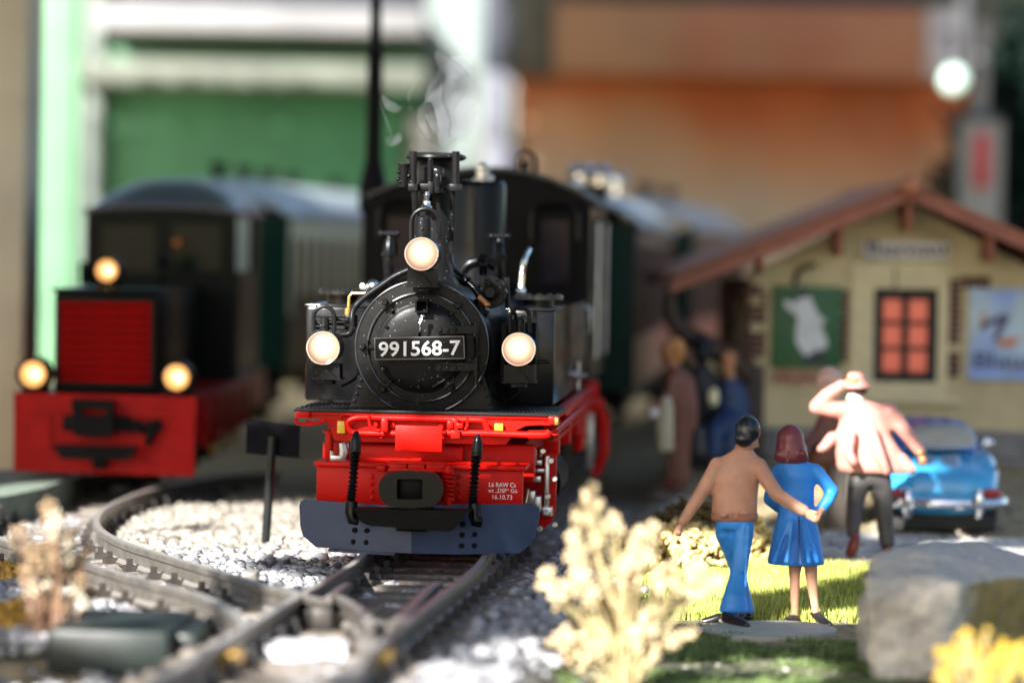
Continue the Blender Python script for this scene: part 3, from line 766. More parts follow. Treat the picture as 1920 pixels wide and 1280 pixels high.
b.tube(pts(L, [(990, 815), (1018, 815), (1026, 814), (1031, 808)], .2), [.0175, .0175, .017, .012], 12)
b.tube(pts(L, [(692, 779), (693, 795), (699, 803), (712, 807)], .2), .0055, 8, smooth=4); b.tube(pts(L, [(876, 783), (876, 797), (870, 806), (858, 808)], .2), .0055, 8, smooth=4)
b.tube(pts(L, [(640, 787), (640, 781), (646, 777), (660, 777)], .22), .005, 8, smooth=4)
b.tube(pts(L, [(575, 789), (590, 792), (606, 790), (608, 786)], .19), .006, 8, smooth=4); b.tube(pts(L, [(555, 784), (556, 792), (575, 795), (600, 792), (610, 787)], .17), .0065, 8, smooth=4)
b.parts('brake_pipe', 'red', loco)
b = MB()
for x in (714, 846): pbox(L, b, x, 784, x + 13, 810, .18, .25, .006)
pbox(L, b, 838, 789, 850, 803, .17, .25, .004); pbox(L, b, 854, 793, 868, 803, .18, .25, .004); pbox(L, b, 845, 806, 862, 822, .18, .25, .004)
for x, y in ((705, 795), (737, 797), (828, 800), (716, 816), (834, 812)): bolt(b, A(x, y, .25), .012, .03, n=10)
b.parts('pipe_clamp', 'red', loco)
b = MB(); pbox(L, b, 741, 798, 829, 846, .165, .18, .002); b.build('drip_panel', 'red', loco)
for x0, y0, x1, y1 in ((632, 789, 647, 812), (927, 794, 943, 808)):
    b = MB(); pbox(L, b, x0, y0, x1, y1, .225, .249, .002); b.build('reflector', 'yellow', loco)
# --- bogie behind the beam
b = MB(); pbox(L, b, 604, 830, 1002, 900, .42, .5, .01); pbox(L, b, 640, 834, 868, 872, .34, .41, .01); b.box(-.30, -.2, .5, 2.4, -.0, .35); b.box(.2, .30, .5, 2.4, 0, .35); bog = b.build('bogie_frame', 'red', loco)
b = MB(); pbox(L, b, 609, 806, 622, 869, .3, .36, .008); b.tube(pts(L, [(615, 806), (615, 812)], .33), .02, 10); b.build('brake_hanger', 'red', loco)
b = MB(); b.tube(pts(L, [(642, 830), (645, 846), (640, 868)], .3), [.016, .02, .014], 8); pbox(L, b, 619, 853, 640, 864, .28, .36, .004); b.tube(pts(L, [(622, 845), (622, 868)], .29), .008, 8); pbox(L, b, 643, 828, 654, 852, .33, .37); b.build('brake_linkage', 'silver', loco)
# right side motion: red frame plate, guide bars, crosshead
b = MB().plate(pts(L, [(1030, 800), (1042, 804), (1043, 885), (1041, 958), (1034, 978), (1020, 990), (1008, 992), (1008, 966), (1022, 958), (1024, 900), (1022, 840)], .62), .05)
b.plate(pts(L, [(955, 842), (1024, 838), (1024, 968), (1000, 968), (960, 960)], .7), .03); b.build('frame_plate', 'red', loco)
b = MB(); pbox(L, b, 1021, 854, 1029, 952, .56, .6, .003); pbox(L, b, 1016, 950, 1035, 968, .55, .62, .004); b.tube(pts(L, [(1002, 842), (1003, 858), (1000, 868)], .55), .008, 8)
pbox(L, b, 1001, 862, 1016, 872, .54, .6, .003); pbox(L, b, 1001, 878, 1020, 886, .54, .6, .003); pbox(L, b, 1000, 892, 1014, 904, .54, .6, .003); b.tube(pts(L, [(1018, 842), (1013, 856)], .55), .006, 8)
b.tube(pts(L, [(990, 916), (985, 942)], .3), .005, 8); pbox(L, b, 988, 920, 1003, 944, .5, .56, .003); pbox(L, b, 999, 930, 1014, 960, .5, .58, .004)
for x, y in ((1033, 863), (1040, 897), (1027, 930), (1024, 960), (1018, 845), (1040, 983), (1012, 990)): bolt(b, A(x, y, .54), .012, .02, n=10)
b.parts('motion_bar', 'silver', loco)
b = MB(); 
for sx in (-1, 1):
    for y in (.95, 1.55, 3.7, 4.3):
        b.lathe((sx * .232, y, .17), (sx, 0, 0), [(.0, -.03), (.19, -.03), (.19, -.02), (.175, -.018), (.175, .025), (0, .03)], 24)
b.parts('wheel', 'black2', loco)
b = MB().cyl((.36, .78, .22), (.36, 1.3, .22), .11, 20); b.cyl((-.36, .78, .22), (-.36, 1.3, .22), .11, 20); b.parts('cylinder', 'black2', loco)
b = MB()
for y in (.62, 1.35, 2.05): pbox(L, b, 0, 0, 1, 1, 0, .01, 0) if False else b.box(xr - .075, xr - .012, y, y + .09, z0 - .17, z0 - .03, .01)
b.tube([(xr - .01, .3, z0 - .06), (xr - .012, 3.2, z0 - .06)], .014, 10); b.tube([(xr - .02, .5, z0 - .10), (xr - .02, 2.9, z0 - .10)], .010, 8)
b.box(xr - .06, xr - .01, 2.35, 2.6, z0 - .26, z0 - .03, .02); b.parts('side_pipe', 'red', loco)
b = MB(); xs_ = A(1134, 800, 3.3).x; b.tube([(xs_ - .10, 3.2, z0 - .12), (xs_ - .03, 3.2, z0 - .125), (xs_ - .005, 3.2, z0 - .16), (xs_, 3.2, z0 - .26), (xs_, 3.2, .2), (xs_ - .04, 3.2, .09)], [.03, .03, .028, .026, .026, .024], 8, smooth=4)
b.box(xs_ - .18, xs_, 3.1, 3.25, z0 - .12, z0 - .06, .01); b.box(xs_ - .09, xs_ - .03, 3.15, 3.3, z0 - .1, z0 + .02, .01); b.build('step_bracket', 'red', loco)
b = MB().box(xs_ - .075, xs_ - .045, 3.14, 3.2, .12, .42, .006); bolt(b, (xs_ - .06, 3.13, .36), .02, .03); b.build('rear_rod', 'silver', loco)
b = MB(); pbox(L, b, 1040, 783, 1047, 797, .19, .21, .002); b.build('corner_bracket', 'brass', loco)
# --- smokebox
SBY = .45; u = kk(SBY); cc = A(791, 651, SBY)
b = MB().lathe(cc, (0, 1, 0), [(.001, .02), (126 * u, .02), (126.5 * u, .05), (126.5 * u, .95), (0, .95)], 72); sbx = b.build('smokebox', 'black', loco)
prof = [(126 * u, .021), (126 * u, .004), (124.5 * u, 0), (104.5 * u, -.004), (103.5 * u, -.012), (101.5 * u, -.014), (100 * u, -.008), (86 * u, -.010), (84 * u, -.016), (80 * u, -.020)] + [(80 * u * math.cos(t), -.020 - .022 * math.sin(t)) for t in [i * math.pi / 2 / 12 for i in range(1, 12)]] + [(0, -.042)]
door = MB().lathe(cc, (0, 1, 0), prof, 96).build('smokebox_door', 'black', loco, ang=25)
for rr_, yy_, nm_ in ((101.5, SBY - .0145, 'door_ring'), (125, SBY - .001, 'smokebox_ring')):
    MB().tube([cc + Vector((rr_ * u * math.cos(i * math.pi / 48), yy_ - cc.y, rr_ * u * math.sin(i * math.pi / 48))) for i in range(97)], .0042, 8, cap=False).build(nm_, 'edge', door)
def dog(px, py, name='door_clamp'):
    c = A(px, py, SBY - .012); v = Vector((cc.x - c.x, 0, cc.z - c.z)).normalized()
    s_ = Vector((v.z, 0, -v.x)); b = MB(); yy = Vector((0, -1, 0))
    b.plate([c - v * .016 + s_ * .008, c - v * .016 - s_ * .008, c + v * .045 - s_ * .006, c + v * .045 + s_ * .006], .012, (0, -1, 0))
    bolt(b, c + yy * .010, .0125, .03, n=10); b.plate([c + v * .012 + s_ * .024, c + v * .02 + s_ * .024, c + v * .02 - s_ * .024, c + v * .012 - s_ * .024], .02, (0, -1, 0)); bolt(b, c + v * .04 + yy * .008, .008, .016, n=8)
    b.build(name, 'black', door)
for q in ((723, 566), (681, 649), (719, 729), (846, 727), (860, 573)): dog(*q)
for y0 in (610, 680):
    b = MB().plate([A(x, y, SBY - .07) for x, y in ((895, y0 + 1), (822, y0), (817, y0 + 3), (816, y0 + 10), (819, y0 + 15), (895, y0 + 15))], .06)
    for x in (825, 839, 853): bolt(b, A(x, y0 + 8, SBY - .07), .0085, .010, n=10)
    b.build('hinge_strap', 'black', door)
b = MB(); b.tube([A(894, 602, SBY - .05), A(893, 722, SBY - .05)], .0075, 8)
for y in (608, 634, 672, 700, 718): b.lathe(A(893.5, y, SBY - .05), (0, 0, 1), [(.012, -.008), (.012, .008)], 10)
b.build('hinge_rod', 'blackgloss', door)
# centre socket and lever
o_ = pts(L, [(778, 562), (802, 562), (802, 586), (778, 586)], SBY - .075); i_ = pts(L, [(781, 565), (799, 565), (799, 583), (781, 583)], SBY - .075)
MB().ring(o_, i_, .06).build('lamp_socket', 'black2', door)
b = MB().tube(pts(L, [(792, 593, .36), (788, 605, .35), (788, 618, .36), (786, 630, .38)], .36), [.008, .005, .006, .008], 8); b.ell(A(792, 593, .355), .0095); b.build('door_lever', 'chrome', door)
b = MB()
for x, y in ((725, 612), (719, 692), (785, 725), (749, 713), (822, 716)): bolt(b, A(x, y, SBY - .03), .0075, .012, n=10)
b.tube(pts(L, [(812, 726), (834, 712)], SBY - .05), .006, 8); b.tube(pts(L, [(842, 722), (853, 737)], SBY - .05), .005, 8); b.parts('door_stud', 'blackgloss', door)
# saddle
sd = MB().plate(pts(L, [(671, 703), (655, 771), (927, 780), (909, 706)], .475), .35); sad = sd.build('smokebox_saddle', 'black', loco)
b = MB()
for i in range(5):
    bolt(b, A(678 - 4.5 * i, 712 + 13 * i, .475), .0075, .006, n=8); bolt(b, A(904 + 4.6 * i, 714 + 14 * i, .475), .0075, .006, n=8)
for i in range(6): bolt(b, A(672 + 17 * i, 766.5 + .5 * i, .475), .0075, .006, n=8)
for i in range(5): bolt(b, A(845 + 17 * i, 770 + .4 * i, .475), .0075, .006, n=8)
tag(b.build('rivets', 'black', sad), kind='stuff')
# number plate
M['rimgrey'] = mat('plate_rim_grey', (0.10, 0.10, 0.10), 0.4)
NY = .335
b = MB().plate(pts(L, [(702, 633.5), (869.5, 630), (871, 672), (702.5, 674)], NY), .014); npl = b.build('number_plate', 'black', loco)
o_ = pts(L, [(701.5, 633), (870, 629.5), (871.5, 672.5), (702, 674.5)], NY - .001); i_ = pts(L, [(703.2, 634.7), (868.3, 631.2), (869.8, 670.8), (703.7, 672.8)], NY - .001)
MB().ring(o_, i_, .012).build('plate_rim', 'rimgrey', npl)
tb = MB(); up = (A(787, 640, NY) - A(787, 666, NY)).normalized(); rt = (A(860, 650.5, NY) - A(712, 653.5, NY)).normalized()
tb.text('991568-7', A(786.5, 653, NY - .004), 28.5 * kk(NY), .002, .017, width=154 * kk(NY), up=up, right=rt); tb.build('plate_number', 'white', npl, ang=None, fix=False)
# --- headlights
def headlight(cx, cy, rpx, y, name, label, hood_top, arch, brk):
    u = kk(y); c = A(cx, cy, y)
    r = rpx * u
    h = MB().lathe(c, (0, 1, 0), [(r * .90, .005), (r * .92, -.008), (r * .97, -.012), (r * 1.0, -.008), (r * 1.0, .012), (r * .93, .018), (r * .93, .15), (r * .6, .17), (0, .17)], 36, cap=False)
    ho = h.build('headlight', 'blackgloss', loco, ang=30, label=label)
    MB().lathe(c, (0, 1, 0), [(r * .9, .004), (r * .905, -.0085), (r * .965, -.0135), (r * 1.005, -.009), (r * 1.005, -.002)], 36, cap=False).build('rim', 'chrome', ho)
    MB().lathe(c, (0, 1, 0), [(0, -.010), (r * .3, -.009), (r * .6, -.005), (r * .9, .004)], 32).build('lens', lens_mat(), ho)
    # vent stack on top
    ux0, ux1, uy0, uy1 = hood_top; t = A((ux0 + ux1) / 2, uy1, y + .06); tw = (ux1 - ux0) / 2 * u; th = (uy1 - uy0) * u
    MB().lathe(t, (0, 0, 1), [(tw, -.02), (tw, th * .75), (tw * .93, th * .9), (tw * .5, th), (0, th)], 20).build('vent', 'black', ho)
    bolt(MB(), t + Vector((0, -tw, th * .4)), .006, .004).build('vent_screw', 'black', ho)
    ax0, ax1, ay0, ay1 = arch; ar = (ax1 - ax0) / 2
    pp = [A(ax0, ay1, y + .05), A(ax0, ay0 + ar, y + .05)] + [A(ax0 + ar - ar * math.cos(t_), ay0 + ar - ar * math.sin(t_), y + .05) for t_ in [i * math.pi / 8 for i in range(1, 8)]] + [A(ax1, ay0 + ar, y + .05), A(ax1, ay1, y + .05)]
    MB().tube(pp, .0085, 10).build('carry_handle', 'black', ho)
    bx0, bx1, by0, by1 = brk; bm_ = (bx0 + bx1) / 2
    b = MB().plate([A(bx0, by0, y + .02), A(bx1, by0, y + .02), A(bx1 + 1, by1 - 6, y + .02), A(bx0 - 1, by1 - 6, y + .02)], .1)
    b.plate([A(bm_ - 20, by1 - 6, y - .0), A(bm_, by0 + (by1 - by0) * .25, y + .0), A(bm_ + 20, by1 - 6, y - .0)], .02)
    b.plate([A(bx0 - 4, by1 - 7, y - .01), A(bx1 + 3, by1 - 7, y - .01), A(bx1 + 3, by1 - 4, y - .01), A(bx0 - 4, by1 - 4, y - .01)], .12)
    pbox(L, b, bm_ - 16, by1 - 4, bm_ + 13, by1 + 5, y + .01, y + .1, .005); b.build('bracket', 'black', ho)
_lm = {}
def lens_mat():
    if 'm' in _lm: return _lm['m']
    m = bpy.data.materials.new('lit_headlight_lens'); m.use_nodes = True; t = m.node_tree; N = t.nodes; K = t.links; b = N['Principled BSDF']
    b.inputs['Roughness'].default_value = .15; b.inputs['Base Color'].default_value = (.10, .07, .05, 1)
    tc = N.new('ShaderNodeTexCoord'); mp = N.new('ShaderNodeTexNoise'); mp.inputs['Scale'].default_value = 22; K.new(tc.outputs['Object'], mp.inputs['Vector'])
    se = N.new('ShaderNodeSeparateXYZ'); K.new(tc.outputs['Generated'], se.inputs[0])
    # bulb glow strongest in the middle of the glass
    vm = N.new('ShaderNodeVectorMath'); vm.operation = 'DISTANCE'; cmb = N.new('ShaderNodeCombineXYZ'); K.new(se.outputs['X'], cmb.inputs['X']); K.new(se.outputs['Z'], cmb.inputs['Z']); K.new(cmb.outputs[0], vm.inputs[0]); vm.inputs[1].default_value = (.5, 0, .55)
    mr = N.new('ShaderNodeValToRGB'); e = mr.color_ramp.elements; e[0].position = 0.16; e[0].color = (1.0, .82, .60, 1); e[1].position = .5; e[1].color = (.34, .19, .14, 1)
    x = mr.color_ramp.elements.new(.36); x.color = (.80, .50, .30, 1)
    K.new(vm.outputs['Value'], mr.inputs[0]); K.new(mr.outputs[0], b.inputs['Emission Color'])
    b.inputs['Emission Strength'].default_value = .48; _lm['m'] = m; return m
headlight(790.5, 476, 32.3, .28, 'headlight', 'upper headlight in front of the chimney', (777, 809, 404, 447), (771, 824, 391, 450), (764, 816, 503, 543))
headlight(606.5, 652, 32.5, .42, 'headlight', 'lower headlight beneath the brass pipe', (599, 617, 593, 622), (588, 627, 574, 622), (587, 636, 682, 716))
headlight(972.5, 654.5, 32.3, .42, 'headlight', 'lower headlight beside the black electric box', (968, 984, 595, 624), (957, 993, 576, 624), (945, 1001, 684, 722))
b = MB(); pbox(L, b, 938, 606, 950, 722, .55, .62); pbox(L, b, 940, 604, 1006, 720, .6, .64, .01); pbox(L, b, 999, 605, 1006, 613, .57, .66); b.build('lamp_box', 'black2', loco)
b = MB(); b.tube(pts(L, [(1003, 606), (1002, 722)], .57), .004, 6); b.tube(pts(L, [(996, 676), (1028, 676), (1030, 680), (1000, 682)], .66), .003, 6); b.tube(pts(L, [(975, 722), (968, 740), (948, 750), (925, 740), (910, 705)], .6), .005, 8, smooth=5); b.tube(pts(L, [(640, 724), (660, 714), (675, 700)], .55), .005, 8, smooth=4); b.parts('lamp_wire', 'black2', loco)
# --- pipes on the smokebox
b = MB().tube(pts(L, [(766, 506, .5), (740, 518, .5), (712, 537, .5), (688, 554, .5), (670, 570, .5), (662, 583, .49), (660, 598, .48), (661, 612, .48), (655, 625, .48), (640, 627, .48)], .5), .0125, 12, smooth=6)
b.build('air_pipe', 'black', loco)
b = MB()
for yy in (592, 599, 607, 615): b.tube(pts(L, [(586, yy), (664, yy + .5)], .56), .006, 8)
for x, y in ((661, 604), (662, 594), (651, 600), (628, 596), (590, 605)): b.ell(A(x, y, .53), .012)
pbox(L, b, 646, 590, 668, 614, .53, .58, .006); b.build('valve_cluster', 'black', loco)
b = MB().tube(pts(L, [(652, 592), (653, 578)], .6), .013, 10); b.tube(pts(L, [(653.5, 578), (655, 556), (660, 550), (690, 550)], .6), .006, 8); b.build('brass_pipe', 'brass', loco)
# --- tanks
TY = .85
xtl = A(573.5, 600, TY).x; xtr = A(1041, 600, TY).x; ztt = A(1041, 582, TY).z; ztb = zt + .011
for nm, x0, x1 in (('side_tank', xtl, -.24), ('side_tank', .24, xtr)):
    t = MB().box(x0, x1, TY, 3.28, ztb, ztt, .012).build(nm, 'tankside', loco)
    MB().box(x0 - .004, x1 + .004, TY - .004, 3.28, ztt - .002, ztt + .006, .002).build('tank_lid', 'tanktop', t)
for cx, cy, w_, cy2, y in ((642, 546, 45, 570, 1.15), (1010, 556, 47, 580, 1.12)):
    u = kk(y); c = A(cx, cy, y); zb = ztt
    f_ = MB().lathe((c.x, c.y, zb), (0, 0, 1), [(31 * u * .95, 0), (31 * u * .95, c.z - zb - .012)], 28).build('filler_neck', 'blackgloss', loco)
    b = MB().lathe((c.x, c.y, c.z - .012), (0, 0, 1), [(w_ * u, 0), (w_ * u, .014), (w_ * u * .95, .018), (0, .018)], 32)
    for i in range(12): b.lathe((c.x + w_ * u * .85 * math.cos(i * .5236), c.y + w_ * u * .85 * math.sin(i * .5236), c.z + .006), (0, 0, 1), [(.006, 0), (.006, .006)], 8)
    b.build('filler_lid', 'tanktop', f_)
b = MB().tube([A(977, 548, 1.5), A(979, 515, 1.5), A(984, 485, 1.5), A(992, 468, 1.6)], .011, 10, smooth=5); b.ell(A(977, 546, 1.5), .02); b.build('grab_pipe', 'chrome', loco)
b = MB().tube([(xtr + .008, 2.95, ztt - .02), (xtr + .03, 2.95, ztt - .03), (xtr + .03, 2.95, ztt - .13), (xtr + .008, 2.95, ztt - .14)], .008, 8); b.build('tank_handrail', 'silver', loco)
b = MB().lathe((xtr + .01, 2.2, ztb + .07), (1, 0, 0), [(.02, -.01), (.02, .02), (.008, .02), (.008, .05)], 10); b.tube([(xtr + .02, 2.2, ztb + .13), (xtr + .02, 2.2, ztb + .01)], .008, 8); b.build('drain_cock', 'silver', loco)
# --- boiler, chimney, domes
b = MB().lathe((cc.x, 1.4, cc.z), (0, 1, 0), [(112 * u, 0), (112 * u, 2.0)], 48); b.build('boiler', 'black2', loco)
CY = .85; u = kk(CY)
def zz_(py, y=CY, px=815): return A(px, py, y).z
cx = A(816, 400, CY).x
prof = [(58 * u, zz_(552)), (50 * u, zz_(540)), (41 * u, zz_(524)), (37 * u, zz_(505)), (36 * u, zz_(480)), (35 * u, zz_(345)), (34 * u, zz_(304)), (52 * u, zz_(300)), (57 * u, zz_(296)), (56 * u, zz_(292)), (44 * u, zz_(287)), (42 * u, zz_(287)), (36 * u, zz_(300)), (30 * u, zz_(380)), (0, zz_(380))]
chim = MB().lathe((cx, CY, 0), (0, 0, 1), prof, 48).build('chimney', 'black', loco, ang=30)
b = MB(); y_ = CY - .16
b.tube([A(775, 284, y_), A(774.5, 345, y_)], 7.2 * u, 14); b.tube([A(776, 345, y_), A(778, 372, y_), A(781, 410, y_ + .03)], 6 * u, 12)
b.tube([A(855, 284, y_), A(854, 345, y_)], 7.2 * u, 14); b.tube([A(850, 345, y_ + .03), A(847, 420, y_ + .08), A(847, 480, y_ + .1), A(851, 500, y_ + .1)], 5 * u, 12)
b.parts('exhaust_pipe', 'black', chim)
b = MB(); pbox(L, b, 765, 345, 783, 358.5, y_ - .02, y_ + .06, .004); pbox(L, b, 842, 345, 863, 359, y_ - .02, y_ + .06, .004); pbox(L, b, 783, 345, 842, 357, y_ + .02, y_ + .06, .003)
pbox(L, b, 802, 341, 812, 364, y_ - .03, y_ + .02, .003); b.build('pipe_yoke', 'black', chim)
b = MB(); b.tube([A(806.5, 302, y_), A(806.5, 345, y_)], .011, 12); b.ell(A(806.5, 300, y_), .010); pbox(L, b, 812, 316, 831, 334, y_ - .0, y_ + .06, .006); pbox(L, b, 815, 326, 826, 352, y_ - .03, y_ + .02, .006); b.tube([A(818, 332, y_ - .03), A(820, 362, y_ - .03)], .013, 10); pbox(L, b, 806, 352, 831, 363, y_ - .02, y_ + .05, .004)
pbox(L, b, 790, 358, 803, 395, y_ + .03, y_ + .08, .003); b.build('ejector', 'blackgloss', chim)
b = MB(); b.tube([A(757, 309, y_), A(757, 351, y_)], [.022, .019], 14); b.lathe(A(757, 311, y_), (0, 0, 1), [(.025, 0), (.025, .008), (.012, .01)], 14)
for x, y in ((748, 322), (747, 336), (751, 341), (767, 330)): b.ell(A(x, y, y_ - .01), .010)
pbox(L, b, 750, 338, 774, 350, y_ - .01, y_ + .04, .005); b.build('steam_valve', 'blackgloss', chim)
b = MB(); q = A(800, 388, .62); b.lathe(q, (0, 0, 1), [(.020, -.012), (.022, 0), (.014, .012), (.014, .022), (.008, .03), (.013, .045), (.008, .058), (0, .06)], 12); b.build('lamp_nozzle', 'chrome', loco)
# thick pipes running from the chimney to the pump
b = MB().tube(pts(L, [(843, 480, .75), (846, 497, .7), (855, 512, .62), (868, 523, .58), (884, 535, .56), (895, 548, .55), (900, 562, .55)], .6), [.014, .014, .0145, .0145, .0145, .0145, .013], 12, smooth=5)
for (x, y), (x2, y2) in (((866, 521), (876, 529)),): b.tube([A(x, y, .57), A(x2, y2, .56)], .022, 14)
b.build('steam_pipe', 'blackgloss', loco)
b = MB().tube(pts(L, [(897, 556), (912, 570)], .5), .012, 10); b.ell(A(913, 571, .5), .0125); b.build('pipe_end', 'copper', loco)
PY = .6; pc = A(921, 548, PY); u = kk(PY)
b = MB().lathe(pc, (0, 1, 0), [(0, -.012), (29 * u, -.012), (31 * u, 0), (31 * u, .03), (0, .03)], 8); b.build('pump_flange', 'black', loco)
b = MB().lathe(pc, (0, -1, 0), [(16 * u, 0), (16 * u, .05), (10 * u, .06), (0, .06)], 6); pbox(L, b, 899, 539, 933, 558, PY - .05, PY, .003); b.tube(pts(L, [(914, 522), (914, 540)], PY - .04), .011, 10)
for i in range(8): bolt(b, pc + Vector((27 * u * math.cos(i * .785 + .39), -.012, 27 * u * math.sin(i * .785 + .39))), .008, .01)
b.tube(pts(L, [(950, 520), (952, 578)], PY + .05), .01, 8); b.tube(pts(L, [(893, 560), (905, 585), (915, 590)], PY), .016, 10); b.build('air_pump', 'black', loco)
b = MB().tube(pts(L, [(862, 520), (868, 507), (880, 495), (898, 490), (915, 492), (930, 500)], 1.3), .022, 12, smooth=5); b.build('feed_pipe', 'blackgloss', loco)
b = MB()
for x in (903, 911): b.lathe(A(x, 496, 1.2), (1, 0, 0), [(.018, -.006), (.045, -.006), (.045, .006), (.018, .006)], 24)
b.parts('pipe_flange', 'blackgloss', loco)
for px_, dy, lab in ((730, 0, None), (936, 5, None)):
    y = 1.45; u = kk(y); c0 = A(px_, 436 + dy, y)
    def zc(py): return A(px_, py + dy, y).z
    b = MB().lathe((c0.x, y, 0), (0, 0, 1), [(9 * u, zc(535)), (9 * u, zc(514)), (10 * u, zc(512)), (10 * u, zc(481)), (14 * u, zc(480)), (14 * u, zc(474)), (10.5 * u, zc(473)), (8 * u, zc(452)), (4 * u, zc(446)), (3 * u, zc(433)), (0, zc(430))], 20)
    b.tube([A(px_ - 15, 438 + dy, y - .01), A(px_ + 15, 438 + dy, y - .01)], 4.2 * u, 10); b.ell(A(px_ - 15, 438 + dy, y - .01), .013); b.ell(A(px_ + 15, 438 + dy, y - .01), .013); b.tube([A(px_ + 12, 440 + dy, y), A(px_ + 14, 478 + dy, y + .05)], .006, 8)
    b.build('safety_valve', 'blackgloss', loco)
b = MB(); pbox(L, b, 674, 532, 690, 548, 1.3, 1.4, .01); b.ell(A(700, 536, 1.3), .025); b.ell(A(683, 540, 1.35), .02); b.build('clack_valve', 'chrome', loco)
DY = 2.05; u = kk(DY); dx = A(896, 400, DY).x
def zd(py): return A(896, py, DY).z
b = MB().lathe((dx, DY, 0), (0, 0, 1), [(52.5 * u, zd(560)), (52.5 * u, zd(352)), (51 * u, zd(345)), (47 * u, zd(340)), (0, zd(338))], 48); dome = b.build('steam_dome', 'blackgloss', loco)
b = MB().lathe((A(905, 320, DY).x, DY, 0), (0, 0, 1), [(20 * u, zd(341)), (20 * u, zd(336)), (13 * u, zd(333)), (13 * u, zd(320)), (17 * u, zd(318)), (17 * u, zd(311)), (8 * u, zd(309)), (6 * u, zd(305)), (0, zd(304))], 20); b.ell(A(918, 334, DY), .02); b.build('dome_valve', 'silver', dome)
# --- cab
KY = 3.3
top = [(697, 358), (748, 340), (820, 323), (890, 315.5), (940, 316), (985, 322), (1030, 335), (1072, 353), (1106, 373)]
low = [(1103, 720), (697, 712)]
xcl = A(697, 500, KY).x; xcr = A(1105, 500, KY).x
b = MB().plate(pts(L, top + low, KY), .03); cab = b.build('cab', 'black2', loco)
b = MB()                                                   # side walls with a door opening, rear wall
ze = A(1106, 375, KY).z
for x0, x1 in ((xcl, xcl + .025), (xcr - .025, xcr)):
    b.box(x0, x1, KY + .03, KY + .35, ztb, ze); b.box(x0, x1, KY + 1.2, KY + 1.55, ztb, ze); b.box(x0, x1, KY + .35, KY + 1.2, ztb, ztb + .42); b.box(x0, x1, KY + .35, KY + 1.2, ze - .08, ze)
b.box(xcl, xcr, KY + 1.55, KY + 1.6, ztb, ze + .1); b.build('cab_sides', 'blackgloss', cab)
M['roofblack'] = mat('roof_black', (0.016, 0.017, 0.02), 0.45, var=0.3)
rp = [(686, 363), (748, 338), (820, 320.5), (890, 312.5), (940, 313), (985, 318), (1032, 332), (1076, 351), (1120, 378)]
front = pts(L, rp, KY - .05); und = [p - Vector((0, 0, .02)) for p in front]
b = MB().plate(front + und[::-1], 1.75); b.build('cab_roof', 'roofblack', cab)
for win, hood in (((1013, 412, 1067, 530), (997, 1084, 386)), ((725, 406, 781, 525), (712, 790, 380))):
    x0, y0, x1, y1 = win
    wf = MB().ring(pts(L, [(x0 - 7, y0 - 8), (x1 + 7, y0 - 8), (x1 + 7, y1 + 8), (x0 - 7, y1 + 8)], KY - .02), pts(L, [(x0, y0), (x1, y0), (x1, y1), (x0, y1)], KY - .02), .02).build('window_frame', 'black2', cab)
    MB().plate(pts(L, [(x0, y0), (x1, y0), (x1, y1), (x0, y1)], KY - .006), .004).build('window_glass', 'glass', wf)
    h0, h1, ht = hood; b = MB().tube(pts(L, [(h0, y0 + 40), (h0, ht + 24), (h0 + 5, ht + 10), (h0 + 16, ht + 2), ((h0 + h1) / 2, ht), (h1 - 16, ht + 2), (h1 - 5, ht + 10), (h1, ht + 24), (h1, y0 + 40)], KY - .05), .014, 10, smooth=3); b.build('window_hood', 'blackgloss', wf)
q = A(986, 316, KY + .4); b = MB()
b.tube([q + Vector((-.042, 0, -.03)), q + Vector((-.042, 0, .03)), q + Vector((-.03, 0, .06)), q + Vector((0, 0, .075)), q + Vector((.03, 0, .06)), q + Vector((.042, 0, .03)), q + Vector((.042, 0, -.03))], .012, 10, smooth=4); b.lathe(q + Vector((0, 0, -.03)), (0, 0, 1), [(.02, 0), (.018, .06), (.01, .07)], 12); b.build('lifting_eye', 'black2', cab)
b = MB().tube([(xcr + .02, KY + .34, ztb + .1), (xcr + .02, KY + .34, ze - .1)], .012, 10); b.tube([(xcr + .02, KY + 1.22, ztb + .1), (xcr + .02, KY + 1.22, ze - .1)], .012, 10); b.parts('cab_handrail', 'silver', cab)
b = MB().box(xcl + .03, xcr - .03, KY + .1, KY + 1.5, .3, ztb); b.build('cab_floor', 'black2', cab)
b = MB().ell(A(1078, 347, KY + .9) + Vector((0, 0, -.0)), .035); b.build('roof_vent', 'silver', cab)
# ================================================================ RED AND BLACK DIESEL
DF = Frame((P(195, 820, 15.1).x, 15.1, RZ), 1.0)
dz = DF.empty('diesel_locomotive', 'small diesel locomotive with red bumper beam, red grille and three amber lamps', 'locomotive')
A = DF.at
M['coachgreen'] = mat('coach_dark_green', (0.004, 0.030, 0.022), 0.35, var=.2, spec=.15)
M['coachcream'] = mat('coach_cream', (0.88, 0.80, 0.48), 0.5, var=.1)
M['coachred'] = mat('coach_maroon_reflect', (0.45, 0.115, 0.085), 0.3, var=.2, spec=.3)  # maroon, brightened to paint in the red its lower sides reflect
M['coachgrey'] = mat('coach_window_post', (0.085, 0.032, 0.027), 0.4, var=.1)
M['roofblue'] = mat('roof_blue_grey', (0.022, 0.028, 0.055), 0.33, var=.25, nscale=2)
M['rooflight'] = mat('roof_pale_grey', (0.30, 0.34, 0.35), 0.38, var=.2, nscale=2)
M['hood'] = mat('hood_dark_green_black', (0.003, 0.006, 0.005), 0.34, var=0.25, spec=0.08)
b = MB(); b.plate(pts(DF, [(27, 737), (365, 746), (363, 892), (25, 883)], 0), .06)
b.plate(pts(DF, [(26, 735), (367, 744), (367, 782), (26, 773)], -.02), .05); b.plate(pts(DF, [(84, 780), (95, 780), (95, 840), (84, 840)], -.015), .02); b.build('bumper_beam', 'red_d', dz)
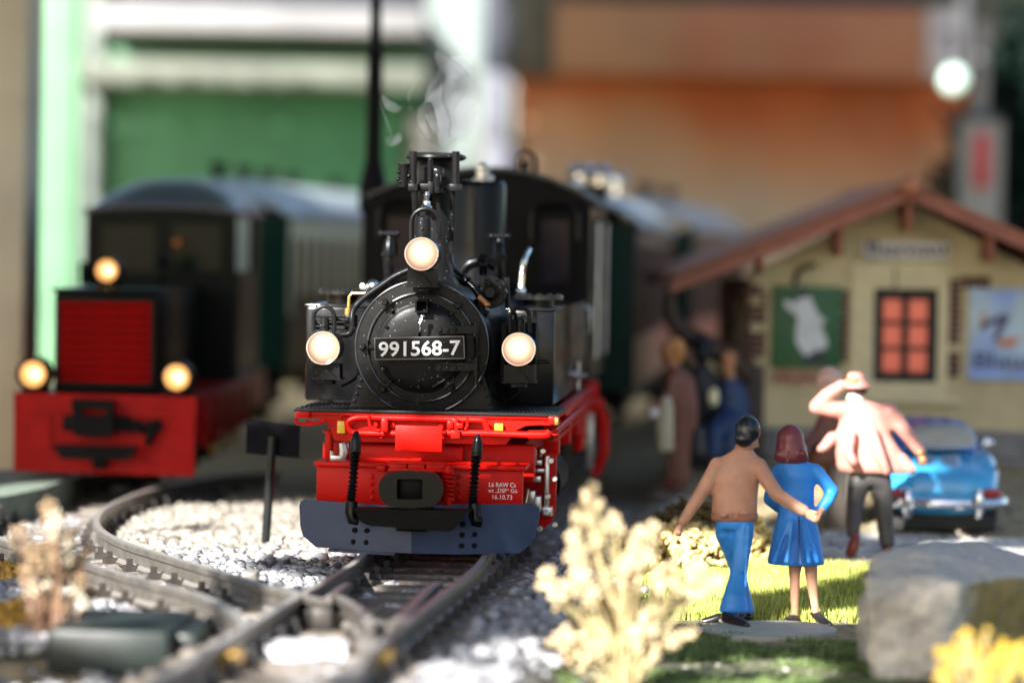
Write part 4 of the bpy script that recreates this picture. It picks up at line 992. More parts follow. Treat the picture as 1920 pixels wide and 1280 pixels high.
x0 = A(30, 800, 0).x; x1 = A(362, 800, 0).x; zb = A(195, 888, 0).z; zt = A(195, 740, 0).z
b = MB().box(x0, x0 + .05, .06, 3.6, zb + .05, zt - .005, .006); b.box(x1 - .05, x1, .06, 3.6, zb + .16, zt - .005, .006); b.box(x0 + .05, x1 - .05, .06, 3.6, zt - .05, zt - .006)
for y in (.5, 1.0, 1.5, 2.0, 2.5): b.box(x1 - .03, x1 + .012, y, y + .1, zb + .1, zt - .05, .01)
b.build('side_frame', 'red_d', dz)
b = MB()
for y in (.8, 1.5, 2.2):
    for s_ in (-1, 1): b.lathe((s_ * .24, y, .15), (s_, 0, 0), [(0, -.03), (.17, -.03), (.17, -.02), (.15, -.018), (.15, .03), (0, .03)], 24)
b.parts('wheel', 'black2', dz)
b = MB()
for y in (.9, 1.4, 1.9): b.lathe((x1 - .02, y, .13), (1, 0, 0), [(.0, 0), (.035, 0), (.035, .03), (0, .04)], 12)
b.parts('axle_box', 'brass', dz)
b = MB().ring(pts(DF, [(135, 748), (213, 750), (211, 775), (213, 800), (208, 818), (172, 820), (138, 816), (134, 798), (137, 775), (133, 760)], -.12), pts(DF, [(152, 765), (198, 766), (197, 770), (198, 774), (196, 779), (172, 780), (154, 779), (152, 774), (153, 770), (152, 767)], -.12), .06)
pbox(DF, b, 117, 780, 243, 808, -.05, .0, .006); b.build('coupling_block', 'black2', dz)
b = MB().plate(pts(DF, [(96, 834), (260, 837), (240, 862), (115, 860)], -.14), .08); pbox(DF, b, 172, 858, 198, 880, -.1, 0, .01); b.build('coupling_bar', 'black2', dz)
b = MB()
for i, (x, y) in enumerate(((230, 797), (243, 800), (256, 797), (268, 803), (282, 800), (294, 797))): b.lathe(A(x, y, -.04), (.3 * (i % 2), -1, .2), [(.012, -.01), (.028, -.01), (.028, .01), (.012, .01)], 10)
b.tube(pts(DF, [(290, 802), (283, 818), (274, 833)], -.05), .02, 8); b.build('coupling_chain', 'black2', dz)
# hood
M['grillered'] = mat('grille_red', (0.50, 0.006, 0.006), 0.4, var=0.15, spec=0.15)
HY = .12
b = MB(); hx0 = A(101, 640, HY).x; hx1 = A(290, 640, HY).x; hzt = A(195, 545, HY).z; b.box(hx0, hx1, HY, 2.0, zt - .005, hzt, .02); hood = b.build('hood', 'hood', dz)
b = MB(); pbox(DF, b, 96, 542, 294, 548, HY - .03, 2.0, .006); b.build('hood_top', 'hood', hood)
b = MB().ring(pts(DF, [(106, 557), (289, 559), (289, 728), (106, 726)], HY - .03), pts(DF, [(113, 564), (284, 565), (284, 721), (113, 720)], HY - .03), .03); b.build('grille_frame', 'hood', hood)
gx0 = A(112, 640, HY).x; gx1 = A(285, 640, HY).x
z_a = A(198, 565, HY).z; z_b = A(198, 721, HY).z; ns = 10; st = (z_a - z_b) / ns
gl = MB().box(gx0, gx1, HY - .008, HY - .001, z_b, z_a); gr = gl.build('grille', 'black2', hood)
sm = MB().add([(gx0, -.0, 0), (gx1, 0, 0), (gx1, -.045, -st * .60), (gx0, -.045, -st * .60), (gx0, .0, -st * .72), (gx1, .0, -st * .72)], [[0, 1, 2, 3], [3, 2, 5, 4], [0, 3, 4], [1, 5, 2], [0, 4, 5, 1]]).mesh('slat', 20); sm.materials.append(M['grillered'])
for i in range(ns): link('slat', sm, gr, None, (0, HY - .008, z_a - i * st))
# lamps
for cx, cy, r, y in ((62, 701, 27, .0), (331, 707, 26.5, .0), (200, 507, 22.5, .55)):
    u = DF.k(y); c = A(cx, cy, y); r *= u
    h = MB().lathe(c, (0, 1, 0), [(r, 0), (r * 1.0, -.02), (r * 1.16, -.02), (r * 1.2, .05), (r * 1.15, .14), (0, .16)], 32).build('headlight', 'black2', dz)
    pbox(DF, MB(), cx - 10, cy, cx + 10, cy, 0, .1)
    MB().box(c.x - r * .9, c.x + r * .9, y + .03, y + .13, c.z - r * 1.6, c.z - r * .5, .01).build('lamp_bracket', 'black2', h)
    MB().lathe(c, (0, 1, 0), [(0, -.012), (r * .5, -.008), (r, .002)], 32).build('lens', 'amber', h)
    MB().lathe(c + Vector((0.01, 0, 0)), (0, 1, 0), [(0, -.018), (r * .35, -.015), (r * .4, -.008)], 24).build('bulb', 'amber_hot', h)
b = MB(); pbox(DF, b, 296, 492, 308, 535, 1.5, 1.55, .01); b.ell(A(302, 490, 1.5), .035); b.build('exhaust', 'hood', dz)
b = MB(); pbox(DF, b, 148, 490, 166, 535, 1.7, 1.95, .01); b.build('side_box', 'black2', dz)
# cab
KY = 2.15
cx0 = A(162, 460, KY).x; cx1 = A(441, 460, KY).x
# front wall with two window openings (posts, sill, header)
def wall_bars(fr, y, xs, zs, t, name, m, par):
    b = MB(); X = [fr.at(x, (zs[0] + zs[-1]) / 2, y).x for x in xs]; Z = [fr.at((xs[0] + xs[-1]) / 2, q, y).z for q in zs]
    b.box(X[0], X[-1], y, y + t, Z[1], Z[0]); b.box(X[0], X[-1], y, y + t, Z[3], Z[2])
    for i in range(0, len(X), 2): b.box(X[i], X[i + 1], y, y + t, Z[2], Z[1])
    return b.build(name, m, par)
cab2 = wall_bars(DF, KY, (162, 185, 292, 318, 415, 441), (393, 420, 510, 745), .04, 'cab', 'hood', dz)
for xa, xb in ((185, 292), (318, 415)):
    pass
b = MB(); ze = A(300, 393, KY).z; zf = A(300, 745, KY).z
b.box(cx0, cx0 + .03, KY + .05, KY + 1.3, zt, ze); b.box(cx1 - .03, cx1, KY + 1.05, KY + 1.3, zt, ze); b.box(cx1 - .03, cx1, KY + .25, KY + 1.05, zt, zt + .55); b.box(cx0, cx1, KY + 1.3, KY + 1.34, zt, ze); b.build('cab_sides', 'hood', cab2)
b = MB().box(cx1 - .028, cx1 + .002, KY + .045, KY + .72, zt + .56, ze - .002); b.build('side_panel', 'coachcream', cab2, label='cab side panel with its lit look put into the colour')  # cream stands in for light on the cab side wall
M['glassgreen'] = mat('green_tinted_glass', (0.004, 0.012, 0.011), 0.1, var=.2, spec=0.12)
for xa, xb in ((185, 292), (318, 415)):
    MB().plate(pts(DF, [(xa, 421), (xb, 421), (xb, 509), (xa, 509)], KY + .02), .005).build('cab_window', 'glassgreen', cab2)
M['orangebit'] = mat('orange_lamp', (0.5, 0.16, 0.03), .5)
b = MB().ell(A(333, 455, KY - .02), .022); b.build('marker_lamp', 'orangebit', cab2)
xl2 = A(157, 396, KY - .06).x; xr2 = A(449, 398, KY - .06).x; zev = A(300, 394, KY - .06).z; ztp = A(350, 336, KY + .8).z; vs = []
for k in range(15):                                       # domed roof rising from the front eave
    yy = KY - .06 + 1.42 * k / 14; up_ = min(1, (k / 7.0)) ; up_ = 1 - (1 - up_) ** 2.4
    for i in range(17):
        s_ = -1 + i / 8; pr = max(0, 1 - abs(s_) ** 2.5) ** .75
        vs.append(((xl2 + xr2) / 2 + s_ * (xr2 - xl2) / 2, yy, zev + (.03 + (ztp - zev - .03) * up_) * pr))
n_ = len(vs); fs = [[k * 17 + i, k * 17 + i + 1, (k + 1) * 17 + i + 1, (k + 1) * 17 + i] for k in range(14) for i in range(16)]
vs += [(x, y, z - .018) for x, y, z in vs]; fs += [[q + n_ for q in f[::-1]] for f in fs]
bd = list(range(17)) + [k * 17 + 16 for k in range(1, 15)] + [14 * 17 + i for i in range(15, -1, -1)] + [k * 17 for k in range(13, 0, -1)]
fs += [[bd[q], bd[(q + 1) % len(bd)], bd[(q + 1) % len(bd)] + n_, bd[q] + n_] for q in range(len(bd))]
MB().add(vs, fs).build('cab_roof', 'roofblue', cab2, ang=50)
b = MB().box(x0, x1, 2.0, 3.6, zt - .004, zt + .02); b.build('cab_floor', 'hood', dz)

# ================================================================ COACHES
M['glassgold'] = mat('coach_glass', (0.035, 0.016, 0.012), 0.2, var=.2, spec=.1)  # reddish tint stands in for red reflected in the panes
def coach(name, label, fr, W, Ln, zfl, zeave, ztop, mbody, mroof, mpost, nwin, vents, dome, zw0, zw1, upper=None):
    rt_ = fr.empty(name, label, 'railway coach', 'coaches drawn by the two locomotives')
    h = W / 2; t = .03
    # ends and floor
    b = MB().box(-h, h, 0, t, zfl, zeave); b.box(-h, h, Ln - t, Ln, zfl, zeave); b.parts('end_wall', 'coachgreen', rt_); b = MB(); b.box(-h + t, h - t, t, Ln - t, zfl, zfl + .04)
    # sides: lower panel, upper rail, posts
    for s_ in (-1, 1):
        xa, xb = (s_ * h, s_ * (h - t)); b.box(min(xa, xb), max(xa, xb), t, Ln - t, zfl, zw0)
    body = b.build('body', mbody, rt_)
    up_ = upper or mpost
    b = MB(); b2 = MB()
    for s_ in (-1, 1):
        xa, xb = sorted((s_ * (h + .002), s_ * (h - t))); b.box(xa, xb, .002, Ln - .002, zw1, zeave + .01); b.box(xa, xb, .002, .12, zw0 - .12 if upper else zw0, zw1)
        st_ = (Ln - .12) / nwin
        for i in range(nwin):
            y0 = .12 + i * st_; b.box(xa, xb, y0 + st_ * .78, y0 + st_, zw0, zw1)
            f_ = None
    side = b.build('window_posts', up_, body)
    st_ = (Ln - .12) / nwin
    for s_ in (-1, 1):
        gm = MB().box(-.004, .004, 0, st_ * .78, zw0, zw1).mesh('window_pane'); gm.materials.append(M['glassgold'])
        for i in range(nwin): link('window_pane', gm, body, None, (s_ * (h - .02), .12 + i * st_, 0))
    # end door
    MB().box(-.14, .14, -.02, 0, zfl + .02, zeave - .06, .01).build('end_door', mbody, body)
    # roof with drooping ends
    nxr, nyr = 18, 26; vs = []; hw = h + .035
    for j in range(nyr + 1):
        yy = -.07 + (Ln + .14) * j / nyr; e = min(yy + .07, Ln + .07 - yy); fd = 1 - dome * max(0, 1 - e / .9) ** 2.2
        for i in range(nxr + 1):
            s_ = -1 + 2 * i / nxr; prof_ = (1 - abs(s_) ** 2.6) ** .8 if abs(s_) < 1 else 0
            vs.append((s_ * hw * (1 - .02 * (1 - fd)), yy, zeave + (ztop - zeave) * prof_ * fd))
    nv = len(vs); w1 = nxr + 1
    fs = [[j * w1 + i, j * w1 + i + 1, (j + 1) * w1 + i + 1, (j + 1) * w1 + i] for j in range(nyr) for i in range(nxr)]
    vs += [(x, y, z - .025) for x, y, z in vs]
    fs += [[f + nv for f in q[::-1]] for q in fs]
    bd = [i for i in range(w1)] + [j * w1 + nxr for j in range(1, nyr + 1)] + [nyr * w1 + i for i in range(nxr - 1, -1, -1)] + [j * w1 for j in range(nyr - 1, 0, -1)]
    fs += [[bd[k], bd[(k + 1) % len(bd)], bd[(k + 1) % len(bd)] + nv, bd[k] + nv] for k in range(len(bd))]
    roof = MB().add(vs, fs).build('roof', mroof, rt_, ang=50)
    for q in vents:
        MB().lathe((q[1], q[0], ztop - .02), (0, 0, 1), [(.03, 0), (.03, .07), (.06, .075), (.07, .10), (.05, .125), (0, .13)], 16).build('roof_vent', q[2], roof)
    b = MB()
    for y in (.7, 1.1, Ln - 1.1, Ln - .7):
        for s_ in (-1, 1): b.lathe((s_ * .24, y, .15), (s_, 0, 0), [(0, -.03), (.16, -.03), (.14, .03), (0, .03)], 20)
    b.parts('wheel', 'black2', rt_); b = MB()
    b.box(-.3, .3, .4, 1.4, .1, .28); b.box(-.3, .3, Ln - 1.4, Ln - .4, .1, .28); b.box(-h + .06, h - .06, .1, Ln - .1, .28, zfl); b.parts('underframe', 'black2', rt_)
    return rt_
c1 = P(366, 600, 20.2); CF1 = Frame((c1.x, 20.2, RZ), 6.3)
zE = CF1.at(545, 404, 0).z; zT = CF1.at(366, 334, .6).z
v1 = [(.75 + .0, -.02, M['black2'])] + [(y, 0, M['black2']) for y in (1.5, 2.35, 3.3, 5.2)]
coach('passenger_coach', 'dark green and cream coach behind the red diesel with domed blue grey roof', CF1, 1.17, 6.2, .38, zE, zT, 'coachgreen', 'rooflight', 'coachcream', 16, v1, .45, CF1.at(545, 556, 0).z, CF1.at(545, 446, 0).z, upper='coachcream')
A = L.at
o2 = Vector((L.o.x, L.o.y, 0)) + Ly * 5.7; CF2 = Frame((o2.x + .01, o2.y, RZ), 5.2)
zE2 = CF2.at(1166, 420, .1).z; zT2 = zE2 + .22
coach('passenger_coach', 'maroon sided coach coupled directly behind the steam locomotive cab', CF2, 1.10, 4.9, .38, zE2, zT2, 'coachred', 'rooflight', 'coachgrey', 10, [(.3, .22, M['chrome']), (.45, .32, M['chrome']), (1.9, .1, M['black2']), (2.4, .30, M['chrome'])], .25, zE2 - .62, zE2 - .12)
o3 = Vector((o2.x, o2.y, 0)) + Vector((math.sin(R(6.4)), math.cos(R(6.4)), 0)) * 5.15; CF3 = Frame((o3.x + .03, o3.y, RZ), 8.6)
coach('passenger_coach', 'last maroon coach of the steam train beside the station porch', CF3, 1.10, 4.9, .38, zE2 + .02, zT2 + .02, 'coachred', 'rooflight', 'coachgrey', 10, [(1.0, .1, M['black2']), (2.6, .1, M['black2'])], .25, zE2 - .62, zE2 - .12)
# ================================================================ STATION HOUSE
HF = Frame(P(1690, 870, 16.6), 0)
hs = HF.empty('station_house', 'cream rendered station house with red gable roof and posters', 'building')
A = HF.at
M['cream'] = mat('cream_render', (0.50, 0.43, 0.25), 0.85, var=.18, nscale=4, bump=.4, bscale=30, dirt=(.36, .31, .2, .5))
M['creamtrim'] = mat('cream_trim', (0.58, 0.51, 0.32), 0.8, var=.1)
M['brick'] = mat('dark_red_brick', (0.075, 0.028, 0.026), 0.85, var=.35, nscale=9, island=.35)
M['rooftimber'] = mat('roof_red_brown', (0.25, 0.08, 0.045), 0.6, var=.2)
M['rooftile'] = mat('roof_tile_brown', (0.36, 0.135, 0.07), 0.65, var=.25, nscale=6)
M['plinth'] = mat('plinth_grey_stone', (0.20, 0.195, 0.205), 0.85, var=.35, nscale=6)
M['curtain'] = mat('glowing_red_curtain', (0.30, 0.10, 0.07), 0.7, var=.3, nscale=3, emis=(1.0, 0.20, 0.11), estr=.11)  # red panes with a weak emission of their own
M['wframe'] = mat('window_dark_frame', (0.02, 0.02, 0.017), 0.5, spec=.2)
M['timber'] = mat('dark_timber', (0.05, 0.032, 0.022), 0.7, var=.3)
def hp(x, y, d=0): return A(x, y, d)
xl_ = hp(1405, 700).x; xr_ = -xl_ if False else hp(1975, 700).x
zpk = hp(1690, 372).z; zl = hp(1405, 512).z; zpl = hp(1690, 800).z
xa_ = hp(1690, 372).x
# wall ring with a window opening: built as pieces round the opening
wx0, wx1, wz0, wz1 = hp(1637, 630).x, hp(1757, 630).x, hp(1697, 716).z, hp(1697, 541).z
b = MB(); t = .06
def gab(x): return zpk - (zpk - zl) * abs(x - xa_) / abs(xl_ - xa_)
b.plate([(xl_, 0, 0), (wx0, 0, 0), (wx0, 0, gab(wx0)), (xl_, 0, gab(xl_))], t)
b.plate([(wx1, 0, 0), (xr_, 0, 0), (xr_, 0, gab(xr_)), (wx1, 0, gab(wx1))], t)
b.plate([(wx0, 0, wz1), (wx1, 0, wz1), (wx1, 0, gab(wx1)), (xa_, 0, zpk), (wx0, 0, gab(wx0))], t); b.plate([(wx0, 0, 0), (wx1, 0, 0), (wx1, 0, wz0), (wx0, 0, wz0)], t)
wall = b.build('wall', 'cream', hs)
b = MB().box(xl_, xl_ + .06, .061, 2.6, 0, zl - .04).box(xr_ - .06, xr_, .061, 2.6, 0, gab(xr_) - .04).box(xl_ + .06, xr_ - .06, 2.55, 2.6, 0, zl - .1); b.build('wall', 'cream', hs)
# plinth stones
bs = []
for j, (ya, yb) in enumerate(((803, 818), (819, 836), (837, 853), (854, 872))):
    z1 = hp(1690, ya).z; z0 = hp(1690, yb).z; x = xl_ - .02 + .1 * (j % 2); k = 0
    while x < xr_:
        wd = .30 + .18 * ((k * 7 + j * 3) % 5) / 5; x2 = min(x + wd, xr_)
        MB().box(x + .006, x2 - .006, -.035 - .006 * ((k + j) % 3), -.002, max(z0, 0) + .003, z1 - .003, .008).build('stone', 'plinth', wall); x = x2; k += 1
# roof: two slabs with overhang, barge boards, ridge
ex0 = hp(1258, 532, -.35).x; sl_ = .41
zr = hp(1690, 352, -.35).z
def rz(x): return zr - sl_ * abs(x - xa_)
for side in (-1, 1):
    xe = ex0 if side < 0 else 2 * xa_ - ex0
    b = MB().plate([(xa_, -.35, zr), (xe, -.35, rz(xe)), (xe, -.35, rz(xe) - .03), (xa_, -.35, zr - .03)], 3.1); rf_ = b.build('roof', 'rooftile', hs)
    b = MB().plate([(xa_, -.375, zr - .004), (xe, -.375, rz(xe) - .004), (xe, -.375, rz(xe) - .062), (xa_, -.375, zr - .062)], .024); b.build('barge_board', 'rooftimber', rf_)
    nt_ = 16                                             # rows of tiles show along the verge
    tm = MB().box(-.02, .115, -.0, 2.95, -.008, .008, .003).mesh('tile_row'); tm.materials.append(M['rooftile'])
    for i in range(nt_):
        x = xa_ + (xe - xa_) * (i + .5) / nt_; o = link('tile_row', tm, rf_, None, (x, -.36, rz(x) + .014)); o.rotation_euler = (0, math.atan(sl_) * side + .05 * side, 0)
b = MB().tube([(xa_, -.40, zr + .01), (xa_, 2.7, zr + .01)], .035, 12); b.ell((xa_, -.42, zr + .01), .055); b.build('ridge', 'rooftile', hs)
M['finial'] = mat('ridge_finial', (.5, .4, .38), .25)
for px, y0, y1, w_ in ((1690, 368, 434, .034), (1563, 405, 480, .03), (1842, 425, 490, .03), (1419, 470, 515, .02)):
    x = hp(px, 450).x; z1 = rz(x) - .03; z0 = hp(px, y1).z; MB().box(x - w_ / 2, x + w_ / 2, -.34, -.0, z0, z1, .01).build('roof_bracket', 'rooftimber', hs)
# window
wf = MB().ring([(wx0, .0, wz0), (wx1, .0, wz0), (wx1, .0, wz1), (wx0, .0, wz1)], [(wx0 + .05, .0, wz0 + .04), (wx1 - .05, .0, wz0 + .04), (wx1 - .05, .0, wz1 - .045), (wx0 + .05, .0, wz1 - .045)], .04).build('window', 'wframe', hs)
b = MB(); xm = (wx0 + wx1) / 2; ih = (wz1 - wz0 - .085) / 3
b.box(xm - .019, xm + .019, .004, .035, wz0 + .04, wz1 - .045)
for i in (1, 2): b.box(wx0 + .05, wx1 - .05, .006, .033, wz0 + .04 + ih * i - .012, wz0 + .04 + ih * i + .012)
b.build('glazing_bars', 'wframe', wf)
for i in range(3):
    for xa2, xb2 in ((wx0 + .05, xm - .017), (xm + .017, wx1 - .05)): MB().box(xa2, xb2, .018, .022, wz0 + .052 + ih * i, wz0 + .028 + ih * (i + 1)).build('window_pane', 'curtain', wf)
o_ = [(hp(1608, 1).x, -.02, hp(1697, 745).z), (hp(1790, 1).x, -.02, hp(1697, 745).z), (hp(1790, 1).x, -.02, hp(1697, 492).z), (hp(1608, 1).x, -.02, hp(1697, 492).z)]
MB().ring(o_, [(wx0 - .0, -.02, wz0), (wx1, -.02, wz0), (wx1, -.02, wz1), (wx0, -.02, wz1)], .0195).build('window_surround', 'creamtrim', hs)
b = MB(); pbox(HF, b, 1598, 746, 1800, 757, -.06, -.001, .006); b.build('window_sill', 'creamtrim', hs)
# brick patches
for bx0, bx1, by0, by1 in ((1412, 1448, 537, 700), (1576, 1603, 545, 682), (1787, 1816, 520, 706), (1817, 1868, 514, 540)):
    X0, X1 = hp(bx0, 1).x, hp(bx1, 1).x; Z0, Z1 = hp(1690, by1).z, hp(1690, by0).z; n = round((Z1 - Z0) / .034); hh = (Z1 - Z0) / n
    for j in range(n):
        x = X0 - (.03 if j % 2 else 0) ; k = 0
        while x < X1 - .02:
            x2 = min(x + .072, X1); xs2 = max(x, X0 - .02)
            if rng.random() > .12: MB().box(xs2 + .003, x2 - .003, -.012 - .006 * rng.random(), -.001, Z0 + j * hh + .003, Z0 + (j + 1) * hh - .003).build('brick', 'brick', wall)
            x = x2; k += 1
# posters: flat printed sheets
M['pgreen'] = mat('poster_green', (0.016, 0.092, 0.026), 0.5, var=.25, nscale=4)
M['pblue'] = mat('poster_blue', (0.26, 0.38, 0.70), 0.5, var=.15, col2=(.40, .52, .60), n2=3.5)
M['pwhite'] = mat('poster_figure_grey', (0.55, 0.58, 0.60), 0.6)
M['pred'] = mat('poster_red', (0.30, 0.045, 0.055), 0.6)
M['pdark'] = mat('poster_dark', (0.02, 0.03, 0.035), 0.6)
M['porange'] = mat('poster_orange', (0.48, 0.20, 0.08), 0.6)
M['pink_ink'] = mat('poster_ink', (0.07, 0.075, 0.16), 0.6)
M['pfade'] = mat('sign_grey_white', (0.62, 0.60, 0.58), 0.6, var=.15)
b = MB(); pbox(HF, b, 1447, 537, 1577, 690, -.03, -.002, .002); po = b.build('poster', 'pgreen', hs, label='green poster with a pale figure')
fig = [(1497, 560), (1506, 552), (1520, 556), (1527, 575), (1535, 592), (1549, 598), (1540, 612), (1546, 628), (1553, 645), (1546, 655), (1528, 657), (1512, 668), (1505, 662), (1492, 640), (1493, 615), (1497, 596), (1486, 585), (1473, 576), (1470, 565), (1480, 563), (1490, 572)]
b = MB().plate(pts(HF, fig, -.036), .005); b.build('poster_figure', 'pwhite', po)
b = MB().plate(pts(HF, [(1500, 672), (1520, 655), (1545, 658), (1552, 670), (1540, 682), (1510, 684)], -.034), .003); b.plate(pts(HF, [(1490, 552), (1505, 546), (1520, 548), (1516, 556), (1500, 560)], -.0375), .001); b.parts('poster_shade', 'pdark', po)
b = MB(); b.text('VIRGINA', A(1495, 707, -.02), .07, .004, .01, width=.26); b.build('lettering', 'pred', po, label='red capitals beneath the green poster', fix=False)
b = MB(); pbox(HF, b, 1817, 541, 1942, 712, -.03, -.002, .002); po = b.build('poster', 'pblue', hs, label='pale blue poster with a dark bird shape')
b = MB().plate(pts(HF, [(1836, 610), (1858, 597), (1884, 588), (1894, 596), (1880, 622), (1868, 640), (1861, 637), (1872, 605), (1852, 614), (1838, 620)], -.035), .004); b.text('Blaua', A(1885, 676, -.035), .085, .003, .01, width=.32); b.build('poster_print', 'pink_ink', po, fix=False)
b = MB().plate(pts(HF, [(1868, 638), (1885, 633), (1908, 632), (1913, 640), (1895, 650), (1872, 649)], -.036), .005); b.plate(pts(HF, [(1838, 590), (1850, 588), (1846, 604), (1838, 606)], -.036), .005); b.parts('poster_spot', 'porange', po)
b = MB(); pbox(HF, b, 1620, 452, 1778, 486, -.04, -.002, .003); sg = b.build('name_sign', 'pfade', hs)
b = MB(); b.text('Bernau', A(1700, 468, -.043), .062, .003, .012, width=.40, bend=.012); b.build('lettering', 'pdark', sg, fix=False)
b = MB().tube(pts(HF, [(1491, 535), (1492, 520), (1502, 505), (1530, 497)], -.04), .012, 8, smooth=4); b.tube(pts(HF, [(1679, 538), (1678, 505)], -.02), .006, 6); b.build('lamp_arm', 'wframe', hs)
# porch brace at the left eave
b = MB().tube(pts(HF, [(1258, 545, -.2), (1256, 575, -.2), (1266, 605, -.2), (1290, 626, -.2), (1325, 648, -.2), (1360, 668, -.2), (1388, 690, -.15), (1408, 716, -.06)], -.2), [.035, .04, .045, .05, .055, .06, .06, .05], 10, smooth=4); b.build('porch_brace', 'timber', hs)
b = MB(); pbox(HF, b, 1398, 690, 1432, 868, -.14, -.04, .01); b.build('porch_post', 'timber', hs)

# ================================================================ PEOPLE (painted figurines)
M['skin'] = mat('skin_tan', (0.50, 0.25, 0.15), 0.42, var=.08)
M['skinpale'] = mat('skin_pale_pink', (0.62, 0.38, 0.30), 0.42, var=.08)
M['skin2'] = mat('skin_bronze', (0.42, 0.19, 0.09), 0.42, var=.1)
M['hairblack'] = mat('hair_black', (0.010, 0.011, 0.014), 0.28)
M['hairred'] = mat('hair_maroon', (0.17, 0.030, 0.036), 0.36, var=.2)
M['hairblond'] = mat('hair_golden', (0.45, 0.20, 0.05), 0.45, var=.2)
M['sweater'] = mat('sweater_terracotta', (0.52, 0.255, 0.155), 0.5, var=.16, bump=.4, bscale=11)
M['blue'] = mat('coat_blue', (0.03, 0.26, 0.76), 0.45, var=.12, bump=.4, bscale=10)
M['jeans'] = mat('trousers_blue', (0.04, 0.28, 0.76), 0.45, var=.14, bump=.4, bscale=10)
M['shoe'] = mat('shoe_black', (0.014, 0.014, 0.016), 0.3)
M['pink'] = mat('jacket_salmon', (0.56, 0.25, 0.20), 0.45, var=.1)
M['trgrey'] = mat('trousers_charcoal', (0.06, 0.055, 0.055), 0.45, var=.2)
M['browncoat'] = mat('coat_brown', (0.16, 0.055, 0.035), 0.5, var=.15)
M['shoered'] = mat('shoe_oxblood', (0.16, 0.03, 0.02), 0.35)
M['stonegrey'] = mat('trousers_stone', (0.14, 0.115, 0.09), 0.6, var=.2)
M['cloth'] = mat('cloth_cream', (0.48, 0.42, 0.30), 0.6, var=.1)
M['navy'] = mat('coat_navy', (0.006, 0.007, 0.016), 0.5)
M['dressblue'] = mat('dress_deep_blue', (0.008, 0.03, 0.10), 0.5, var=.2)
M['lilacdress'] = mat('dress_lilac', (0.22, 0.16, 0.28), 0.5, var=.2)
M['palehair'] = mat('hair_pale', (0.55, 0.50, 0.40), 0.5)
class Fig:
    def __init__(s, px, py, label, yaw=0, d=None, z=0.0, group=None):
        o = G(px, py, z) if d is None else P(px, py, d); s.f = Frame(o if d is not None else (o.x, o.y, z), yaw); s.r = s.f.empty('person', label, 'person', group); s.u = s.f.k(0)
    def p(s, q): return s.f.at(q[0], q[1], q[2] if len(q) > 2 else 0.0)
    def chain(s, mb, lst):                                  # (px, py, y, radius px)
        return mb.chain([(s.f.at(a, b_, c), r * s.u) for a, b_, c, r in lst])
    def ell(s, mb, px, py, y, rx, ry, rz_): return mb.ell(s.f.at(px, py, y), (rx * s.u, ry * s.u, rz_ * s.u), 20, 14)
    def loft(s, mb, lst):                                   # (px, py, y, half width px, half depth px)
        return mb.loft([(s.f.at(a, b_, c), w_ * s.u, d_ * s.u) for a, b_, c, w_, d_ in lst], 24)
VX = .0075
def fist(f, mb, x, y, d, r, ang, n=4):
    """a closed hand: palm, four bent fingers of unequal length and a thumb"""
    ca, sa = math.cos(ang), math.sin(ang)
    f.ell(mb, x, y, d, r * .85, r * .8, r * .85)
    for i in range(n):
        t = (i - 1.5) * r * .42; l = (0.95, 1.12, 1.05, .85)[i] * r
        a = (x + ca * r * .5 - sa * t, y + sa * r * .5 + ca * t); c_ = (a[0] + ca * l * .6, a[1] + sa * l * .6); e = (c_[0] - ca * l * .1, c_[1] - sa * l * .1 )
        f.chain(mb, [(a[0], a[1], d - .02, r * .26), (c_[0], c_[1], d - .012, r * .25), (e[0], e[1], d + .022, r * .22)])
    f.chain(mb, [(x - sa * r * .5, y + ca * -r * .5, d - .02, r * .27), (x + ca * r * .6 + sa * r * .75, y + sa * r * .6 - ca * r * .75, d - .03, r * .24)])
def head(f, mb, x, y, d, rx, rz_, face):
    """skull, jaw, nose, ears; face = unit (x, depth) the head looks at"""
    fx, fy = face; sx, sy = -fy, fx
    f.ell(mb, x, y - rz_ * .12, d, rx * .96, rx * 1.02, rz_ * .86)
    f.ell(mb, x + fx * rx * .22, y + rz_ * .45, d + fy * rx * .22 * f.u, rx * .66, rx * .70, rz_ * .50)
    n = (x + fx * rx * 1.0, d + fy * rx * 1.0 * f.u); f.chain(mb, [(n[0] - fx * rx * .1, y - rz_ * .15, n[1] - fy * rx * .1 * f.u, rx * .10), (n[0] + fx * rx * .12, y + rz_ * .15, n[1] + fy * rx * .12 * f.u, rx * .15)])
    f.ell(mb, n[0] - fx * rx * .22, y + rz_ * .42, n[1] - fy * rx * .22 * f.u, rx * .2, rx * .2, rz_ * .07); f.ell(mb, n[0] - fx * rx * .18, y + rz_ * .78, n[1] - fy * rx * .18 * f.u, rx * .26, rx * .26, rz_ * .17)
    for k in (-1, 1):
        f.ell(mb, x + sx * rx * .95 * k, y + rz_ * .08, d + sy * rx * .95 * k * f.u, rx * .16 + abs(fx) * rx * .08, rx * .22, rz_ * .22)
        e = (x + fx * rx * .86 + sx * k * rx * .36, d + (fy * rx * .86 + sy * k * rx * .36) * f.u); f.ell(mb, e[0], y - rz_ * .06, e[1], rx * .13, rx * .13, rz_ * .09)
